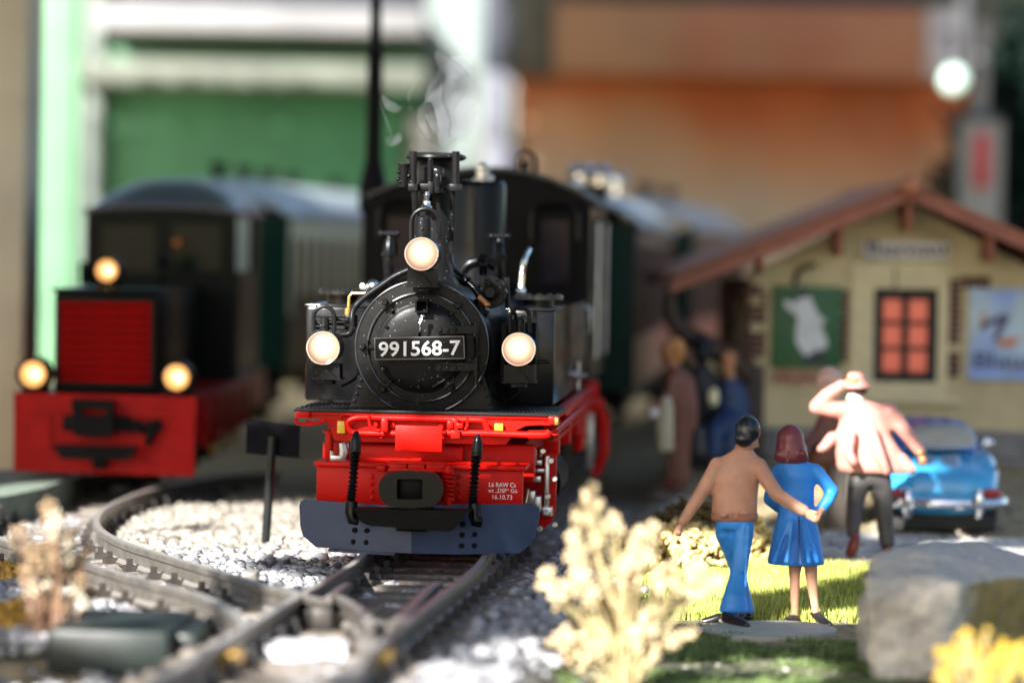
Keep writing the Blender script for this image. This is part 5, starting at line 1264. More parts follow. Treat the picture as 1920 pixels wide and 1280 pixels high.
# ---- man with his arm round the woman
f = Fig(1384, 1176, 'man in terracotta sweater and flared blue trousers, arm around a woman', d=11.85)
b = MB(); head(f, b, 1404, 812, .0, 22, 30, (.86, .5))
f.chain(b, [(1398, 850, 0, 14), (1396, 830, 0, 13.5)]); f.loft(b, [(1378, 985, 0, 28, 16), (1378, 930, 0, 36, 18), (1384, 880, 0, 38, 17), (1394, 850, 0, 16, 13)])
f.chain(b, [(1346, 872, 0, 9), (1322, 912, -.01, 8), (1281, 978, -.02, 8), (1274, 990, -.02, 8)]); fist(f, b, 1273, 993, -.02, 9.5, 1.75)
f.chain(b, [(1424, 876, -.02, 10), (1455, 924, -.09, 8), (1508, 958, -.15, 8), (1520, 964, -.155, 9)]); fist(f, b, 1522, 966, -.155, 13, .35)
f.chain(b, [(1390, 990, 0, 15), (1384, 1075, .0, 10), (1377, 1150, .0, 9), (1380, 1166, -.01, 8)]); f.chain(b, [(1366, 990, 0.02, 14), (1383, 1072, .07, 9), (1394, 1150, .085, 8)])
blob_obj(b, VX, 'body', 'skin', f.r)
b = MB(); f.ell(b, 1402, 805, -.01, 24.5, 24, 27); f.ell(b, 1395, 822, -.03, 18, 16, 17); f.ell(b, 1421, 812, -.0, 5, 7, 11)
blob_obj(b, VX, 'hair', 'hairblack', f.r, 3)
b = MB(); f.loft(b, [(1377, 975, 0, 39, 21), (1377, 968, 0, 42, 24), (1377, 956, 0, 43, 25), (1378, 930, 0, 43, 25), (1380, 895, 0, 45, 25), (1384, 868, 0, 46, 22), (1388, 856, 0, 36, 19), (1393, 845, 0, 20, 16), (1396, 836, 0, 16.5, 14)])
f.ell(b, 1347, 871, 0, 17, 19, 15); f.ell(b, 1422, 872, -.01, 17, 19, 15)
f.chain(b, [(1345, 872, 0, 15), (1322, 912, -.01, 14.5), (1298, 950, -.02, 12.5), (1281, 977, -.02, 11)]); f.chain(b, [(1424, 876, -.02, 16), (1440, 902, -.06, 15), (1457, 926, -.10, 14), (1485, 945, -.135, 12.5), (1507, 957, -.15, 11.5)])
f.ell(b, 1357, 966, -.06, 10, 6, 5); f.ell(b, 1395, 962, -.07, 10, 6, 5)
blob_obj(b, VX, 'sweater', 'sweater', f.r, 5)
M['hem'] = mat('sweater_hem', (0.40, 0.17, 0.10), 0.55, var=.15)
b = MB(); f.loft(b, [(1377, 977, 0, 39, 23), (1377, 972, 0, 43, 26), (1377, 964, 0, 44, 27), (1377, 960, 0, 42, 25)])
for i in range(22):
    a = 2 * math.pi * i / 22; f.chain(b, [(1377 + 43 * math.cos(a), 962, 26 * math.sin(a) * f.u, 3), (1377 + 41 * math.cos(a), 975, 24 * math.sin(a) * f.u, 3)])
blob_obj(b, VX, 'hem', 'hem', f.r, 2)
b = MB(); f.loft(b, [(1393, 846, -.0, 20, 16), (1396, 836, 0, 18, 15.5), (1397, 832, 0, 17, 15)]); blob_obj(b, VX, 'collar', 'hem', f.r, 2)
b = MB(); f.loft(b, [(1377, 992, 0, 34, 20), (1378, 985, 0, 36, 22), (1378, 968, 0, 37, 22)])
f.loft(b, [(1376, 1148, -.0, 29, 23), (1376, 1142, -.0, 28, 23), (1378, 1115, .0, 22, 19), (1384, 1080, -.02, 17, 16), (1389, 1040, -.02, 17, 18), (1394, 1000, -.01, 20, 20), (1395, 985, 0, 19, 18)])
f.loft(b, [(1394, 1148, .09, 22, 20), (1394, 1142, .09, 21, 20), (1392, 1110, .08, 15, 16), (1386, 1078, .08, 14, 15), (1373, 1045, .06, 14, 15), (1359, 1005, .02, 18, 18), (1359, 985, .02, 18, 18)])
f.chain(b, [(1403, 985, -.05, 5), (1400, 1040, -.06, 4), (1398, 1100, -.07, 4)])
blob_obj(b, VX, 'trousers', 'jeans', f.r, 4)
b = MB(); f.chain(b, [(1362, 1156, -.02, 12), (1376, 1163, -.07, 12), (1391, 1168, -.13, 10.5), (1400, 1172, -.17, 8)]); blob_obj(b, VX, 'shoe', 'shoe', f.r, 2)
b = MB(); f.chain(b, [(1404, 1156, .1, 8), (1370, 1160, .13, 8), (1348, 1158, .12, 10), (1334, 1163, .12, 10), (1318, 1166, .12, 8)]); blob_obj(b, VX, 'shoe', 'shoe', f.r, 2)
# ---- woman in the blue coat
f = Fig(1500, 1170, 'woman in bright blue coat with maroon hair held by the man', d=12.0)
b = MB(); head(f, b, 1482, 828, .02, 21, 29, (-.45, .9))
f.chain(b, [(1485, 872, 0.01, 13), (1484, 845, .01, 12)]); f.loft(b, [(1492, 1020, 0, 28, 18), (1494, 940, 0, 26, 16), (1491, 890, 0, 30, 16), (1486, 866, 0, 16, 12)])
for pth in ([(1489, 1040, 0, 13), (1490, 1085, 0, 10.5), (1490, 1125, 0, 8.5), (1490, 1156, -.0, 7)], [(1520, 1040, 0, 14), (1521, 1080, 0, 11.5), (1526, 1120, -.0, 9), (1530, 1150, -.01, 7.5)]): f.chain(b, pth)
f.chain(b, [(1528, 880, 0, 9), (1563, 920, 0, 8), (1541, 955, -.04, 7)]); f.chain(b, [(1459, 882, .02, 8), (1443, 935, .04, 7), (1466, 955, .1, 7)]); fist(f, b, 1540, 957, -.035, 8, 2.4); fist(f, b, 1466, 956, .1, 8, .3)
blob_obj(b, VX, 'body', 'skin', f.r)
b = MB(); f.ell(b, 1482, 824, 0, 26, 26, 29); f.loft(b, [(1484, 868, 0, 28, 22), (1484, 862, 0, 33, 27), (1484, 850, 0, 31, 27), (1483, 832, 0, 27, 26)]); f.chain(b, [(1506, 850, -.05, 8), (1510, 860, -.03, 7)]); f.chain(b, [(1461, 852, -.03, 8), (1457, 861, -.02, 6)]); f.chain(b, [(1480, 845, -.13, 3.5), (1476, 866, -.14, 4.5)])
blob_obj(b, VX, 'hair', 'hairred', f.r, 4)
b = MB(); f.loft(b, [(1492, 1058, 0, 54, 34), (1492, 1052, 0, 54, 34), (1493, 1010, 0, 46, 30), (1494, 975, 0, 38, 26), (1494, 945, 0, 33, 22), (1494, 915, 0, 33, 21), (1492, 890, 0, 38, 22), (1490, 874, 0, 37, 20), (1487, 862, 0, 24, 17), (1485, 854, 0, 15, 14)])
f.chain(b, [(1527, 880, 0, 13), (1540, 895, 0, 13.5), (1554, 912, 0, 13), (1562, 919, -.0, 11), (1553, 936, -.02, 12), (1541, 953, -.03, 11)])
f.chain(b, [(1458, 882, .02, 13), (1449, 910, .03, 13), (1443, 936, .05, 12.5), (1462, 952, .10, 11)])
for x in (1452, 1475, 1516, 1532): f.chain(b, [(x * .35 + 1494 * .65, 975, -.11, 4), (x, 1052, -.155 + abs(x - 1492) * .0014, 6)])
blob_obj(b, VX, 'coat', 'blue', f.r, 4)
b = MB().plate([f.f.at(1497, 968, -.145), f.f.at(1499.5, 968, -.145), f.f.at(1502, 1056, -.182), f.f.at(1499, 1056, -.182)], .02); b.build('coat_seam', 'dressblue', f.r)
b = MB(); f.chain(b, [(1490, 1158, 0, 8.5), (1482, 1160, -.03, 8), (1474, 1163, -.06, 6.5)]); f.chain(b, [(1490, 1156, .02, 9), (1496, 1162, 0.0, 6)]); blob_obj(b, VX, 'shoe', 'shoe', f.r, 2)
b = MB(); f.chain(b, [(1528, 1150, 0, 9), (1540, 1160, -.04, 8.5), (1556, 1171, -.09, 6.5)]); blob_obj(b, VX, 'shoe', 'shoe', f.r, 2)
bf = Frame((P(1440, 1180, 11.9).x, 11.8, 0.0), 0)
M['base'] = mat('figure_base_grey', (0.40, 0.41, 0.34), 0.6, var=.15)
bpl = bf.empty('figure_base', 'thin pale oval base plate under the couple', 'base plate')
o = []
for i in range(40):
    a = 2 * math.pi * i / 40; px = 1438 + 130 * math.cos(a) * (1 + .05 * math.sin(3 * a)); py = 1177 + 15 * math.sin(a); o.append(bf.loc(G(px, py, .018)))
MB().plate(o, -.03, (0, 0, 1)).build('plate', 'base', bpl)
# ---- running man with hat and salmon jacket
f = Fig(1630, 1035, 'running man in sunlit salmon jacket holding a hat on his head', d=13.7)
b = MB(); head(f, b, 1608, 730, 0, 17, 24, (.25, .95)); f.chain(b, [(1610, 760, 0, 11), (1609, 742, 0, 10.5)]); f.loft(b, [(1630, 880, 0, 34, 18), (1630, 800, 0, 34, 17), (1625, 766, 0, 34, 15), (1612, 752, 0, 12, 10)])
f.chain(b, [(1588, 766, 0, 9), (1527, 762, -.02, 8), (1580, 722, -.02, 8), (1592, 716, -.02, 8)]); fist(f, b, 1598, 714, -.03, 9, -.1); f.chain(b, [(1668, 772, 0, 10), (1696, 805, -.02, 9), (1727, 850, -.04, 8)]); fist(f, b, 1729, 860, -.04, 10, 1.2)
f.chain(b, [(1612, 890, 0, 15), (1606, 945, -.02, 11), (1601, 1006, -.15, 8)]); f.chain(b, [(1650, 890, 0, 15), (1658, 960, 0, 11), (1662, 1020, 0, 8)])
blob_obj(b, .01, 'body', 'skin2', f.r)
b = MB(); f.ell(b, 1612, 728, -.02, 16, 17, 14); blob_obj(b, .01, 'hair', 'hairblack', f.r, 2)
b = MB(); f.loft(b, [(1605, 728, 0, 30, 30), (1605, 722, 0, 29, 29), (1606, 717, 0, 19, 19), (1605, 702, 0, 17, 17), (1604, 697, 0, 13, 13)]); blob_obj(b, .01, 'hat', 'pink', f.r, 3)
b = MB(); f.loft(b, [(1604, 752, 0, 18, 15), (1604, 737, 0, 15, 13)]); blob_obj(b, .01, 'collar', 'white', f.r, 2)
b = MB(); f.loft(b, [(1640, 886, 0, 66, 34), (1636, 876, 0, 68, 36), (1628, 845, 0, 62, 34), (1618, 815, 0, 52, 28), (1620, 790, 0, 46, 24), (1624, 770, 0, 47, 22), (1620, 757, 0, 34, 18), (1610, 750, 0, 18, 14)])
f.chain(b, [(1588, 768, 0, 17), (1560, 768, -.01, 15), (1530, 763, -.02, 14), (1548, 742, -.02, 13), (1578, 722, -.02, 11)]); f.chain(b, [(1666, 772, 0, 18), (1682, 790, 0, 16), (1698, 810, -.02, 14), (1725, 846, -.04, 11)])
for a in ([(1598, 812, -.09, 9), (1590, 850, -.11, 11), (1600, 866, -.12, 10)], [(1560, 820, -.02, 12), (1545, 838, -.03, 10), (1537, 842, -.03, 7)], [(1634, 800, -.1, 9), (1648, 850, -.12, 12), (1662, 884, -.12, 9)], [(1690, 862, -.02, 14), (1708, 880, -.03, 10)]): f.chain(b, a)
blob_obj(b, .01, 'jacket', 'pink', f.r, 4)
b = MB(); f.loft(b, [(1727, 852, -.04, 11, 11), (1725, 843, -.04, 11.5, 11)]); blob_obj(b, .01, 'cuff', 'brass', f.r, 1)
b = MB(); f.loft(b, [(1632, 910, 0, 38, 22), (1632, 860, 0, 38, 22)]); f.loft(b, [(1600, 1008, -.16, 13, 12), (1600, 975, -.09, 15, 13), (1605, 940, -.02, 17, 16), (1612, 895, 0, 22, 18)]); f.loft(b, [(1664, 1026, 0, 15, 13), (1660, 985, 0, 16, 14), (1656, 940, 0, 18, 16), (1650, 890, 0, 22, 18)]); blob_obj(b, .01, 'trousers', 'trgrey', f.r, 3)
b = MB(); f.chain(b, [(1604, 1008, -.17, 10), (1601, 1022, -.19, 11.5), (1594, 1036, -.16, 10)]); blob_obj(b, .01, 'shoe', 'shoered', f.r, 2)
b = MB(); f.chain(b, [(1660, 1028, 0, 9), (1668, 1030, -.05, 8)]); blob_obj(b, .01, 'shoe', 'shoered', f.r, 2)
# ---- bald man behind him
f = Fig(1566, 1000, 'bald man in brown coat half hidden behind the running man', d=14.4)
b = MB(); head(f, b, 1554, 714, 0, 26, 29, (-.8, -.55)); f.chain(b, [(1562, 770, 0, 14), (1560, 740, 0, 13)]); f.loft(b, [(1568, 990, 0, 15, 12), (1567, 850, 0, 24, 16), (1570, 790, 0, 30, 16), (1563, 765, 0, 12, 10)])
f.chain(b, [(1542, 795, -.02, 9), (1530, 825, -.06, 8), (1506, 838, -.1, 7)]); fist(f, b, 1504, 838, -.1, 9, 3.3); blob_obj(b, .011, 'body', 'skinpale', f.r)
b = MB(); f.loft(b, [(1556, 872, 0, 44, 26), (1558, 855, 0, 46, 27), (1566, 820, 0, 34, 22), (1568, 790, 0, 34, 20), (1564, 768, 0, 22, 15)]); f.chain(b, [(1544, 790, 0, 14), (1532, 818, -.05, 12.5), (1512, 833, -.09, 10)]); blob_obj(b, .011, 'coat', 'browncoat', f.r, 3)
b = MB(); f.loft(b, [(1567, 1002, 0, 22, 16), (1567, 930, 0, 22, 17), (1567, 868, 0, 24, 18)]); blob_obj(b, .011, 'trousers', 'stonegrey', f.r, 2)
b = MB(); f.chain(b, [(1560, 1000, 0, 8), (1556, 1002, -.06, 7)]); f.chain(b, [(1576, 1000, 0, 8), (1574, 1002, -.06, 7)]); blob_obj(b, .011, 'shoes', 'shoe', f.r, 1)
# ---- woman on the platform at the left, cloth over her arm
f = Fig(1262, 914, 'golden haired woman in brown dress with pale cloth over her arm', d=15.6)
b = MB(); head(f, b, 1256, 658, 0, 18, 24, (-.95, .2)); f.chain(b, [(1264, 695, 0, 11), (1262, 672, 0, 10)]); f.loft(b, [(1268, 900, 0, 14, 12), (1274, 790, 0, 22, 15), (1270, 720, 0, 24, 14), (1265, 690, 0, 10, 9)])
f.chain(b, [(1262, 712, -.04, 9), (1250, 745, -.08, 8), (1226, 768, -.10, 7)]); fist(f, b, 1226, 772, -.1, 9, 2.8); blob_obj(b, .012, 'body', 'skin2', f.r)
b = MB(); f.ell(b, 1266, 652, 0, 20, 20, 21); f.ell(b, 1274, 668, 0, 10, 14, 14); blob_obj(b, .012, 'hair', 'hairblond', f.r, 3)
b = MB(); f.loft(b, [(1270, 905, 0, 22, 17), (1272, 860, 0, 22, 17), (1276, 800, 0, 24, 18), (1278, 760, 0, 28, 19), (1273, 720, 0, 29, 18), (1268, 698, 0, 24, 14), (1265, 684, 0, 12, 10)]); f.chain(b, [(1262, 708, -.05, 14), (1256, 738, -.08, 12), (1240, 752, -.1, 10)]); f.chain(b, [(1290, 712, .0, 13), (1298, 755, .0, 11), (1300, 795, -.01, 9)]); blob_obj(b, .012, 'dress', 'browncoat', f.r, 3)
b = MB(); f.loft(b, [(1249, 846, -.11, 15, 9), (1247, 800, -.11, 17, 10), (1248, 765, -.11, 15, 11), (1250, 742, -.1, 11, 11)]); blob_obj(b, .012, 'cloth', 'cloth', f.r, 3)
b = MB(); f.ell(b, 1226, 774, -.12, 9, 8, 12); blob_obj(b, .012, 'parcel', 'white', f.r, 1)
b = MB(); f.loft(b, [(1312, 853, 0, 14, 8), (1310, 800, 0, 12, 7)]); blob_obj(b, .012, 'handbag', 'slate', f.r, 1)
b = MB(); f.chain(b, [(1262, 908, 0, 9), (1248, 911, -.03, 8)]); f.chain(b, [(1276, 908, 0, 9), (1264, 912, -.05, 8)]); blob_obj(b, .012, 'shoes', 'shoered', f.r, 1)
b = MB(); b.lathe(f.p((1262, 916, 0)) - Vector((0, 0, .02)), (0, 0, 1), [(.11, -.02), (.11, .010), (0, .010)], 28); b.build('base_plate', 'stonegrey', f.r)
# ---- passengers in the shade of the porch
f = Fig(1318, 905, 'person in black coat standing in the shade of the porch', d=16.3)
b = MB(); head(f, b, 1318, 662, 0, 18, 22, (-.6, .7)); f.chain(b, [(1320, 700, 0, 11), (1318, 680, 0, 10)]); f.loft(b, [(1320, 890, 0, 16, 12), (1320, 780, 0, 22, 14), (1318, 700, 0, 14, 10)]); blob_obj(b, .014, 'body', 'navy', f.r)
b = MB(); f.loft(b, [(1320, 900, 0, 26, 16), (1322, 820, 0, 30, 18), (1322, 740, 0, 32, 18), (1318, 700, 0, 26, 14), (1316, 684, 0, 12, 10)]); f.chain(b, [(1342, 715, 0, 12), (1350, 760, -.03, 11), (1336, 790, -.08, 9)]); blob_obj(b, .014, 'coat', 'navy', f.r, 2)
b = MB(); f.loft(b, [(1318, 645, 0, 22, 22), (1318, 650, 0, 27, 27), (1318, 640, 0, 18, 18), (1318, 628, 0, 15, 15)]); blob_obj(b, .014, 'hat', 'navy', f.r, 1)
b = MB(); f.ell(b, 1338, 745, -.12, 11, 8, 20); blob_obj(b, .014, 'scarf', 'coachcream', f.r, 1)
f = Fig(1372, 905, 'figure in deep blue clothes in the shade under the porch brace', d=16.2)
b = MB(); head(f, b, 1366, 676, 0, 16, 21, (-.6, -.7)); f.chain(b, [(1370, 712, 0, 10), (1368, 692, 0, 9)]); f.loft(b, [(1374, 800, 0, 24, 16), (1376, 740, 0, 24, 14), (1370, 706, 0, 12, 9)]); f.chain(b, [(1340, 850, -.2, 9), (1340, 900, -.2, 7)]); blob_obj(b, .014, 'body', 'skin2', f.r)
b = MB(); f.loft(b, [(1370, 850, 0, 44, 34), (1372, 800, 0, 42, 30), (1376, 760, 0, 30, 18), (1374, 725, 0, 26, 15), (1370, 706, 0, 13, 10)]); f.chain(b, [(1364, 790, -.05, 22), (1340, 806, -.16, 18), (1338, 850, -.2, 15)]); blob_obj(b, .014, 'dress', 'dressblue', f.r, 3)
b = MB(); f.ell(b, 1368, 668, .02, 18, 18, 17); blob_obj(b, .014, 'hair', 'browncoat', f.r, 1)
b = MB(); pbox(f.f, b, 1350, 826, 1400, 900, .0, .25, .01); b.build('stool', 'timber', f.r)
f = Fig(1384, 865, 'pale haired person in lilac beyond the porch brace', d=19.6)
b = MB(); head(f, b, 1388, 578, 0, 16, 20, (-.6, -.7)); f.chain(b, [(1388, 615, 0, 10), (1388, 598, 0, 9)]); f.loft(b, [(1388, 860, 0, 18, 12), (1388, 700, 0, 20, 12), (1388, 612, 0, 12, 9)]); blob_obj(b, .016, 'body', 'skin', f.r)
b = MB(); f.ell(b, 1389, 570, .01, 19, 19, 17); blob_obj(b, .016, 'hair', 'palehair', f.r, 1)
b = MB(); f.loft(b, [(1388, 855, 0, 24, 16), (1388, 740, 0, 25, 16), (1388, 660, 0, 27, 16), (1388, 612, 0, 13, 10)]); f.chain(b, [(1364, 640, 0, 10), (1358, 680, 0, 9), (1362, 715, 0, 8)]); f.chain(b, [(1412, 640, 0, 10), (1418, 690, 0, 9)]); blob_obj(b, .016, 'dress', 'lilacdress', f.r, 2)

# ================================================================ BLUE CAR (tail towards the camera)
KF = Frame(P(1766, 1003, 14.3), 2.0)
car = KF.empty('parked_car', 'bright blue vintage car with chrome bumper parked beside the station', 'car')
A = KF.at
M['carblue'] = mat('car_paint_blue', (0.05, 0.36, 0.68), 0.22, var=.06, coat=.6)
M['carroof'] = mat('car_roof_blue', (0.03, 0.15, 0.50), 0.25, var=.06, coat=.5)
M['tail'] = mat('tail_light_red', (0.4, 0.03, 0.02), 0.2)
M['carglass'] = mat('car_glass', (0.50, 0.45, 0.34), 0.25, var=.1, spec=.2)
M['tyre'] = mat('tyre_black', (0.012, 0.012, 0.012), 0.7)
u = KF.k(0); HWD = 112 * u
def cz(py, y=0): return A(1766, py, y).z
CARS = .9
def car_loft(secs, n, mb):                                # (y, half width, z bottom, z top, squareness)
    vs = []
    for y, hw_, z0, z1, e in secs:
        for k in range(n):
            a = 2 * math.pi * k / n; c_, s_ = math.cos(a), math.sin(a)
            vs.append((hw_ * abs(c_) ** (2 / e) * (1 if c_ > 0 else -1), y, (z0 + z1) / 2 + (z1 - z0) / 2 * abs(s_) ** (2 / e) * (1 if s_ > 0 else -1)))
    m = len(secs); fs = [[i * n + k, i * n + (k + 1) % n, (i + 1) * n + (k + 1) % n, (i + 1) * n + k] for i in range(m - 1) for k in range(n)]
    fs += [list(range(n))[::-1], list(range((m - 1) * n, m * n))]
    return mb.add(vs, fs)
zb_ = cz(968); zs = cz(838)
secs = [(-.02, HWD * .62, cz(945), cz(905), 2.6), (.0, HWD * .80, cz(958), cz(893), 2.8), (.05, HWD * .92, zb_ - .01, cz(880), 2.8), (.15, HWD * .98, zb_ - .02, cz(866), 2.7), (.32, HWD, zb_ - .02, cz(848), 2.7), (.55, HWD, zb_ - .03, zs, 2.8), (.9, HWD, zb_ - .03, zs + .0, 3), (1.3, HWD, zb_ - .03, zs - .01, 3), (1.7, HWD * .97, zb_ - .02, zs - .05, 2.8), (1.95, HWD * .85, zb_, zs - .12, 2.6), (2.05, HWD * .6, zb_ + .03, zs - .18, 2.4)]
b = car_loft(secs, 40, MB()); 
for sx in (-1, 1):
    for yy in (.42, 1.55):                                  # rounded wings over the wheels
        b.ell((sx * HWD * .80, yy, cz(915)), (HWD * .30, .38, .155), 20, 12)
blob_obj(b, .014, 'body', 'carblue', car, 8)
zroof = cz(779, .9)
b = car_loft([(.30, HWD * .66, zs - .06, zs - .0, 2.6), (.40, HWD * .72, zs - .05, zs + .06, 2.6), (.58, HWD * .76, zs - .05, zroof - .03, 2.8), (.80, HWD * .75, zs - .05, zroof, 2.8), (1.05, HWD * .73, zs - .05, zroof - .01, 2.8), (1.25, HWD * .72, zs - .05, zroof - .08, 2.8), (1.5, HWD * .7, zs - .06, zs + .0, 2.6)], 40, MB())
blob_obj(b, .014, 'roof', 'carroof', car, 5)
def on_cab(px, py):                                         # a point of the sloping rear window
    t_ = (py - 790) / (838 - 790); return A(px, py, .505 - .24 * t_ - .05 + .0003 * abs(px - 1764))
rw = [(1705, 836), (1700, 822), (1712, 804), (1728, 799), (1764, 797), (1800, 799), (1816, 804), (1828, 822), (1823, 836), (1764, 838)]
ctr = (1764, 815)
o_ = [on_cab(ctr[0] + (x - ctr[0]) * 1.07, ctr[1] + (y - ctr[1]) * 1.13) for x, y in rw]; i_ = [on_cab(*q) for q in rw]
g_ = MB().plate(i_, .012).build('rear_window', 'carglass', car); MB().ring(o_, i_, .02).build('window_trim', 'chrome', g_)
# engine grilles, number plate lamp, tail lights, bumper
for x0, x1 in ((1717, 1752), (1763, 1799)):
    mid = (x0 + x1) / 2
    def q(x, y): return A(x, y, .225 - .0042 * (y - 850) - .035)
    gr_ = MB().ring([q(x0, 851), (q(x1, 851)), q(x1 + 2, 887), q(x0 + 1, 887)], [q(x0 + 5, 855), q(x1 - 5, 855), q(x1 - 3, 883), q(x0 + 6, 883)], .04).build('engine_grille', 'chrome', car)
    b = MB()
    for i in range(5):
        xx = x0 + 8 + i * (x1 - x0 - 14) / 4; b.tube([q(xx, 855), q(xx + 1, 883)], .006, 6)
    b.build('grille_bars', 'chrome', gr_); b = MB().plate([q(x0 + 4, 854) + Vector((0, .02, 0)), q(x1 - 4, 854) + Vector((0, .02, 0)), q(x1 - 3, 884) + Vector((0, .02, 0)), q(x0 + 5, 884) + Vector((0, .02, 0))], .02); b.build('grille_dark', 'black2', gr_)
for x in (1676, 1856):
    b = MB().ell(A(x, 925, -.0), (.055, .035, .022)); b.build('tail_light', 'tail', car)
b = MB().tube([(-HWD * 1.08, .28, cz(940)), (-HWD * 1.04, .05, cz(940)), (-HWD * .8, -.07, cz(940)), (0, -.11, cz(940)), (HWD * .8, -.07, cz(940)), (HWD * 1.04, .05, cz(940)), (HWD * 1.08, .28, cz(940))], .022, 10, smooth=5); bu = b.build('bumper', 'chrome', car)
for x in (1702, 1835):
    b = MB().tube([A(x, 918, -.12), A(x, 935, -.135), A(x, 952, -.12), A(x, 968, -.10)], [.016, .024, .026, .016], 10, smooth=3); b.build('overrider', 'chrome', bu)
b = MB().box(-HWD * .9, HWD * .9, .02, 1.9, zb_ - .07, zb_ + .02, .02); b.build('underbody', 'tyre', car)
for sx in (-1, 1):
    for yy in (.42, 1.55):
        w_ = MB().lathe((sx * HWD * .86, yy, .145), (sx, 0, 0), [(0, -.06), (.12, -.06), (.145, -.04), (.145, .03), (.125, .05), (0, .05)], 28).build('wheel', 'tyre', car)
        MB().lathe((sx * HWD * .86, yy, .145), (sx, 0, 0), [(.08, .045), (.075, .058), (0, .065)], 20).build('hubcap', 'chrome', w_)
b = MB().tube([(HWD * .98, 1.15, cz(870)), (HWD * 1.16, 1.12, cz(858))], .012, 8); b.ell((HWD * 1.18, 1.1, cz(856)), (.035, .02, .03)); b.build('wing_mirror', 'chrome', car)
b = MB().tube([(HWD * .93, .1, cz(880)), (HWD * 1.01, .5, cz(868)), (HWD * 1.01, 1.6, cz(868))], .008, 6); b.build('side_trim', 'chrome', car)
# ================================================================ ROCK
RF = Frame((P(1770, 1272, 10.3).x, 10.3, 0.0), 0)
M['rockm'] = mat('boulder_stone', (0.70, 0.63, 0.53), 0.85, var=.45, nscale=11, bump=1.0, bscale=26, col2=(0.38, 0.34, 0.29), n2=5)
def rock_mat():
    m = M['rockm']; t = m.node_tree; N = t.nodes; K = t.links; b = N['Principled BSDF']
    tc = N.new('ShaderNodeTexCoord'); se = N.new('ShaderNodeSeparateXYZ'); K.new(tc.outputs['Object'], se.inputs[0])
    nz = N.new('ShaderNodeTexNoise'); nz.inputs['Scale'].default_value = 9; K.new(tc.outputs['Object'], nz.inputs['Vector'])
    ad = N.new('ShaderNodeMath'); ad.operation = 'MULTIPLY_ADD'; K.new(nz.outputs['Fac'], ad.inputs[0]); ad.inputs[1].default_value = .12; K.new(se.outputs['X'], ad.inputs[2])
    mr = N.new('ShaderNodeMapRange'); mr.inputs[1].default_value = .10; mr.inputs[2].default_value = .17; K.new(ad.outputs[0], mr.inputs[0])
    # lichen: the flank facing right is stained olive
    src = b.inputs['Base Color'].links[0].from_socket; mx = N.new('ShaderNodeMix'); mx.data_type = 'RGBA'; K.new(mr.outputs[0], mx.inputs[0]); K.new(src, mx.inputs[6]); mx.inputs[7].default_value = (.28, .21, .075, 1)
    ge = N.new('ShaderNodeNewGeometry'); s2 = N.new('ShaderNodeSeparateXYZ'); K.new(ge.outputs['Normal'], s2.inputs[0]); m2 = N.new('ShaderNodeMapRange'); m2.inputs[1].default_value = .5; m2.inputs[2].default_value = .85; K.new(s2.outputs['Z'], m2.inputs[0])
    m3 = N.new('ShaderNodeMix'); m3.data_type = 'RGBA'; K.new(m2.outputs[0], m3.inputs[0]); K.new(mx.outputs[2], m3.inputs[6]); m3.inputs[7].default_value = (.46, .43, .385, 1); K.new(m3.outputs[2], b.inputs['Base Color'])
rock_mat()
bm = bmesh.new()
for q in ((1652, 1272, 0), (1770, 1285, -.02), (1945, 1262, .42), (1616, 1078, .06), (1626, 1150, .0), (1800, 1085, -.03), (1950, 1086, .45), (1655, 1030, .5), (1760, 1013, .66), (1870, 1024, .8), (1930, 1050, .8), (1720, 1040, .2)):
    bm.verts.new(RF.at(*q))
for x, y in ((-.2, .7), (.3, .9), (.35, .6)): bm.verts.new((x, y, -.05))
bmesh.ops.convex_hull(bm, input=bm.verts[:]); rb = MB(); rb.bm(bm)

rme = blob(rb, .018, 5, 'boulder')
for v in rme.vertices:
    n_ = noise.fractal(Vector(v.co) * 4.5, 1.0, 2.1, 6) * .034 + noise.fractal(Vector(v.co) * 16, .8, 2.1, 3) * .006 + noise.fractal(Vector(v.co) * 1.8 + Vector((5, 1, 2)), 1, 2, 2) * .02
    v.co += v.normal * n_
rme.materials.clear(); rme.materials.append(M['rockm'])
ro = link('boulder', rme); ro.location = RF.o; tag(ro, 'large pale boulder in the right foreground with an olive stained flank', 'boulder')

# ================================================================ PLANTS
M['dry'] = mat('dried_flower_cream', (0.60, 0.47, 0.28), 0.75, var=.25, nscale=14, island=.15)
M['drybrown'] = mat('dried_flower_brown', (0.29, 0.20, 0.115), 0.75, var=.3, nscale=14, island=.25)
M['drypale'] = mat('dried_flower_pale', (0.48, 0.42, 0.31), 0.75, var=.3, nscale=14, island=.25)
M['stem'] = mat('dried_stem', (0.46, 0.38, 0.19), 0.7, var=.2)
M['stembrown'] = mat('dried_stem_brown', (0.22, 0.12, 0.07), 0.7, var=.2)
M['moss'] = mat('yellow_moss', (0.66, 0.50, 0.20), 0.9, var=.25, island=.35)
M['ochre'] = mat('ochre_moss', (0.46, 0.27, 0.05), 0.9, var=.3, island=.3)
M['mossdark'] = mat('dark_moss', (0.14, 0.10, 0.03), 0.9, var=.3, island=.4)
M['yellowleaf'] = mat('yellow_flower', (0.70, 0.46, 0.05), 0.8, var=.2, island=.25)
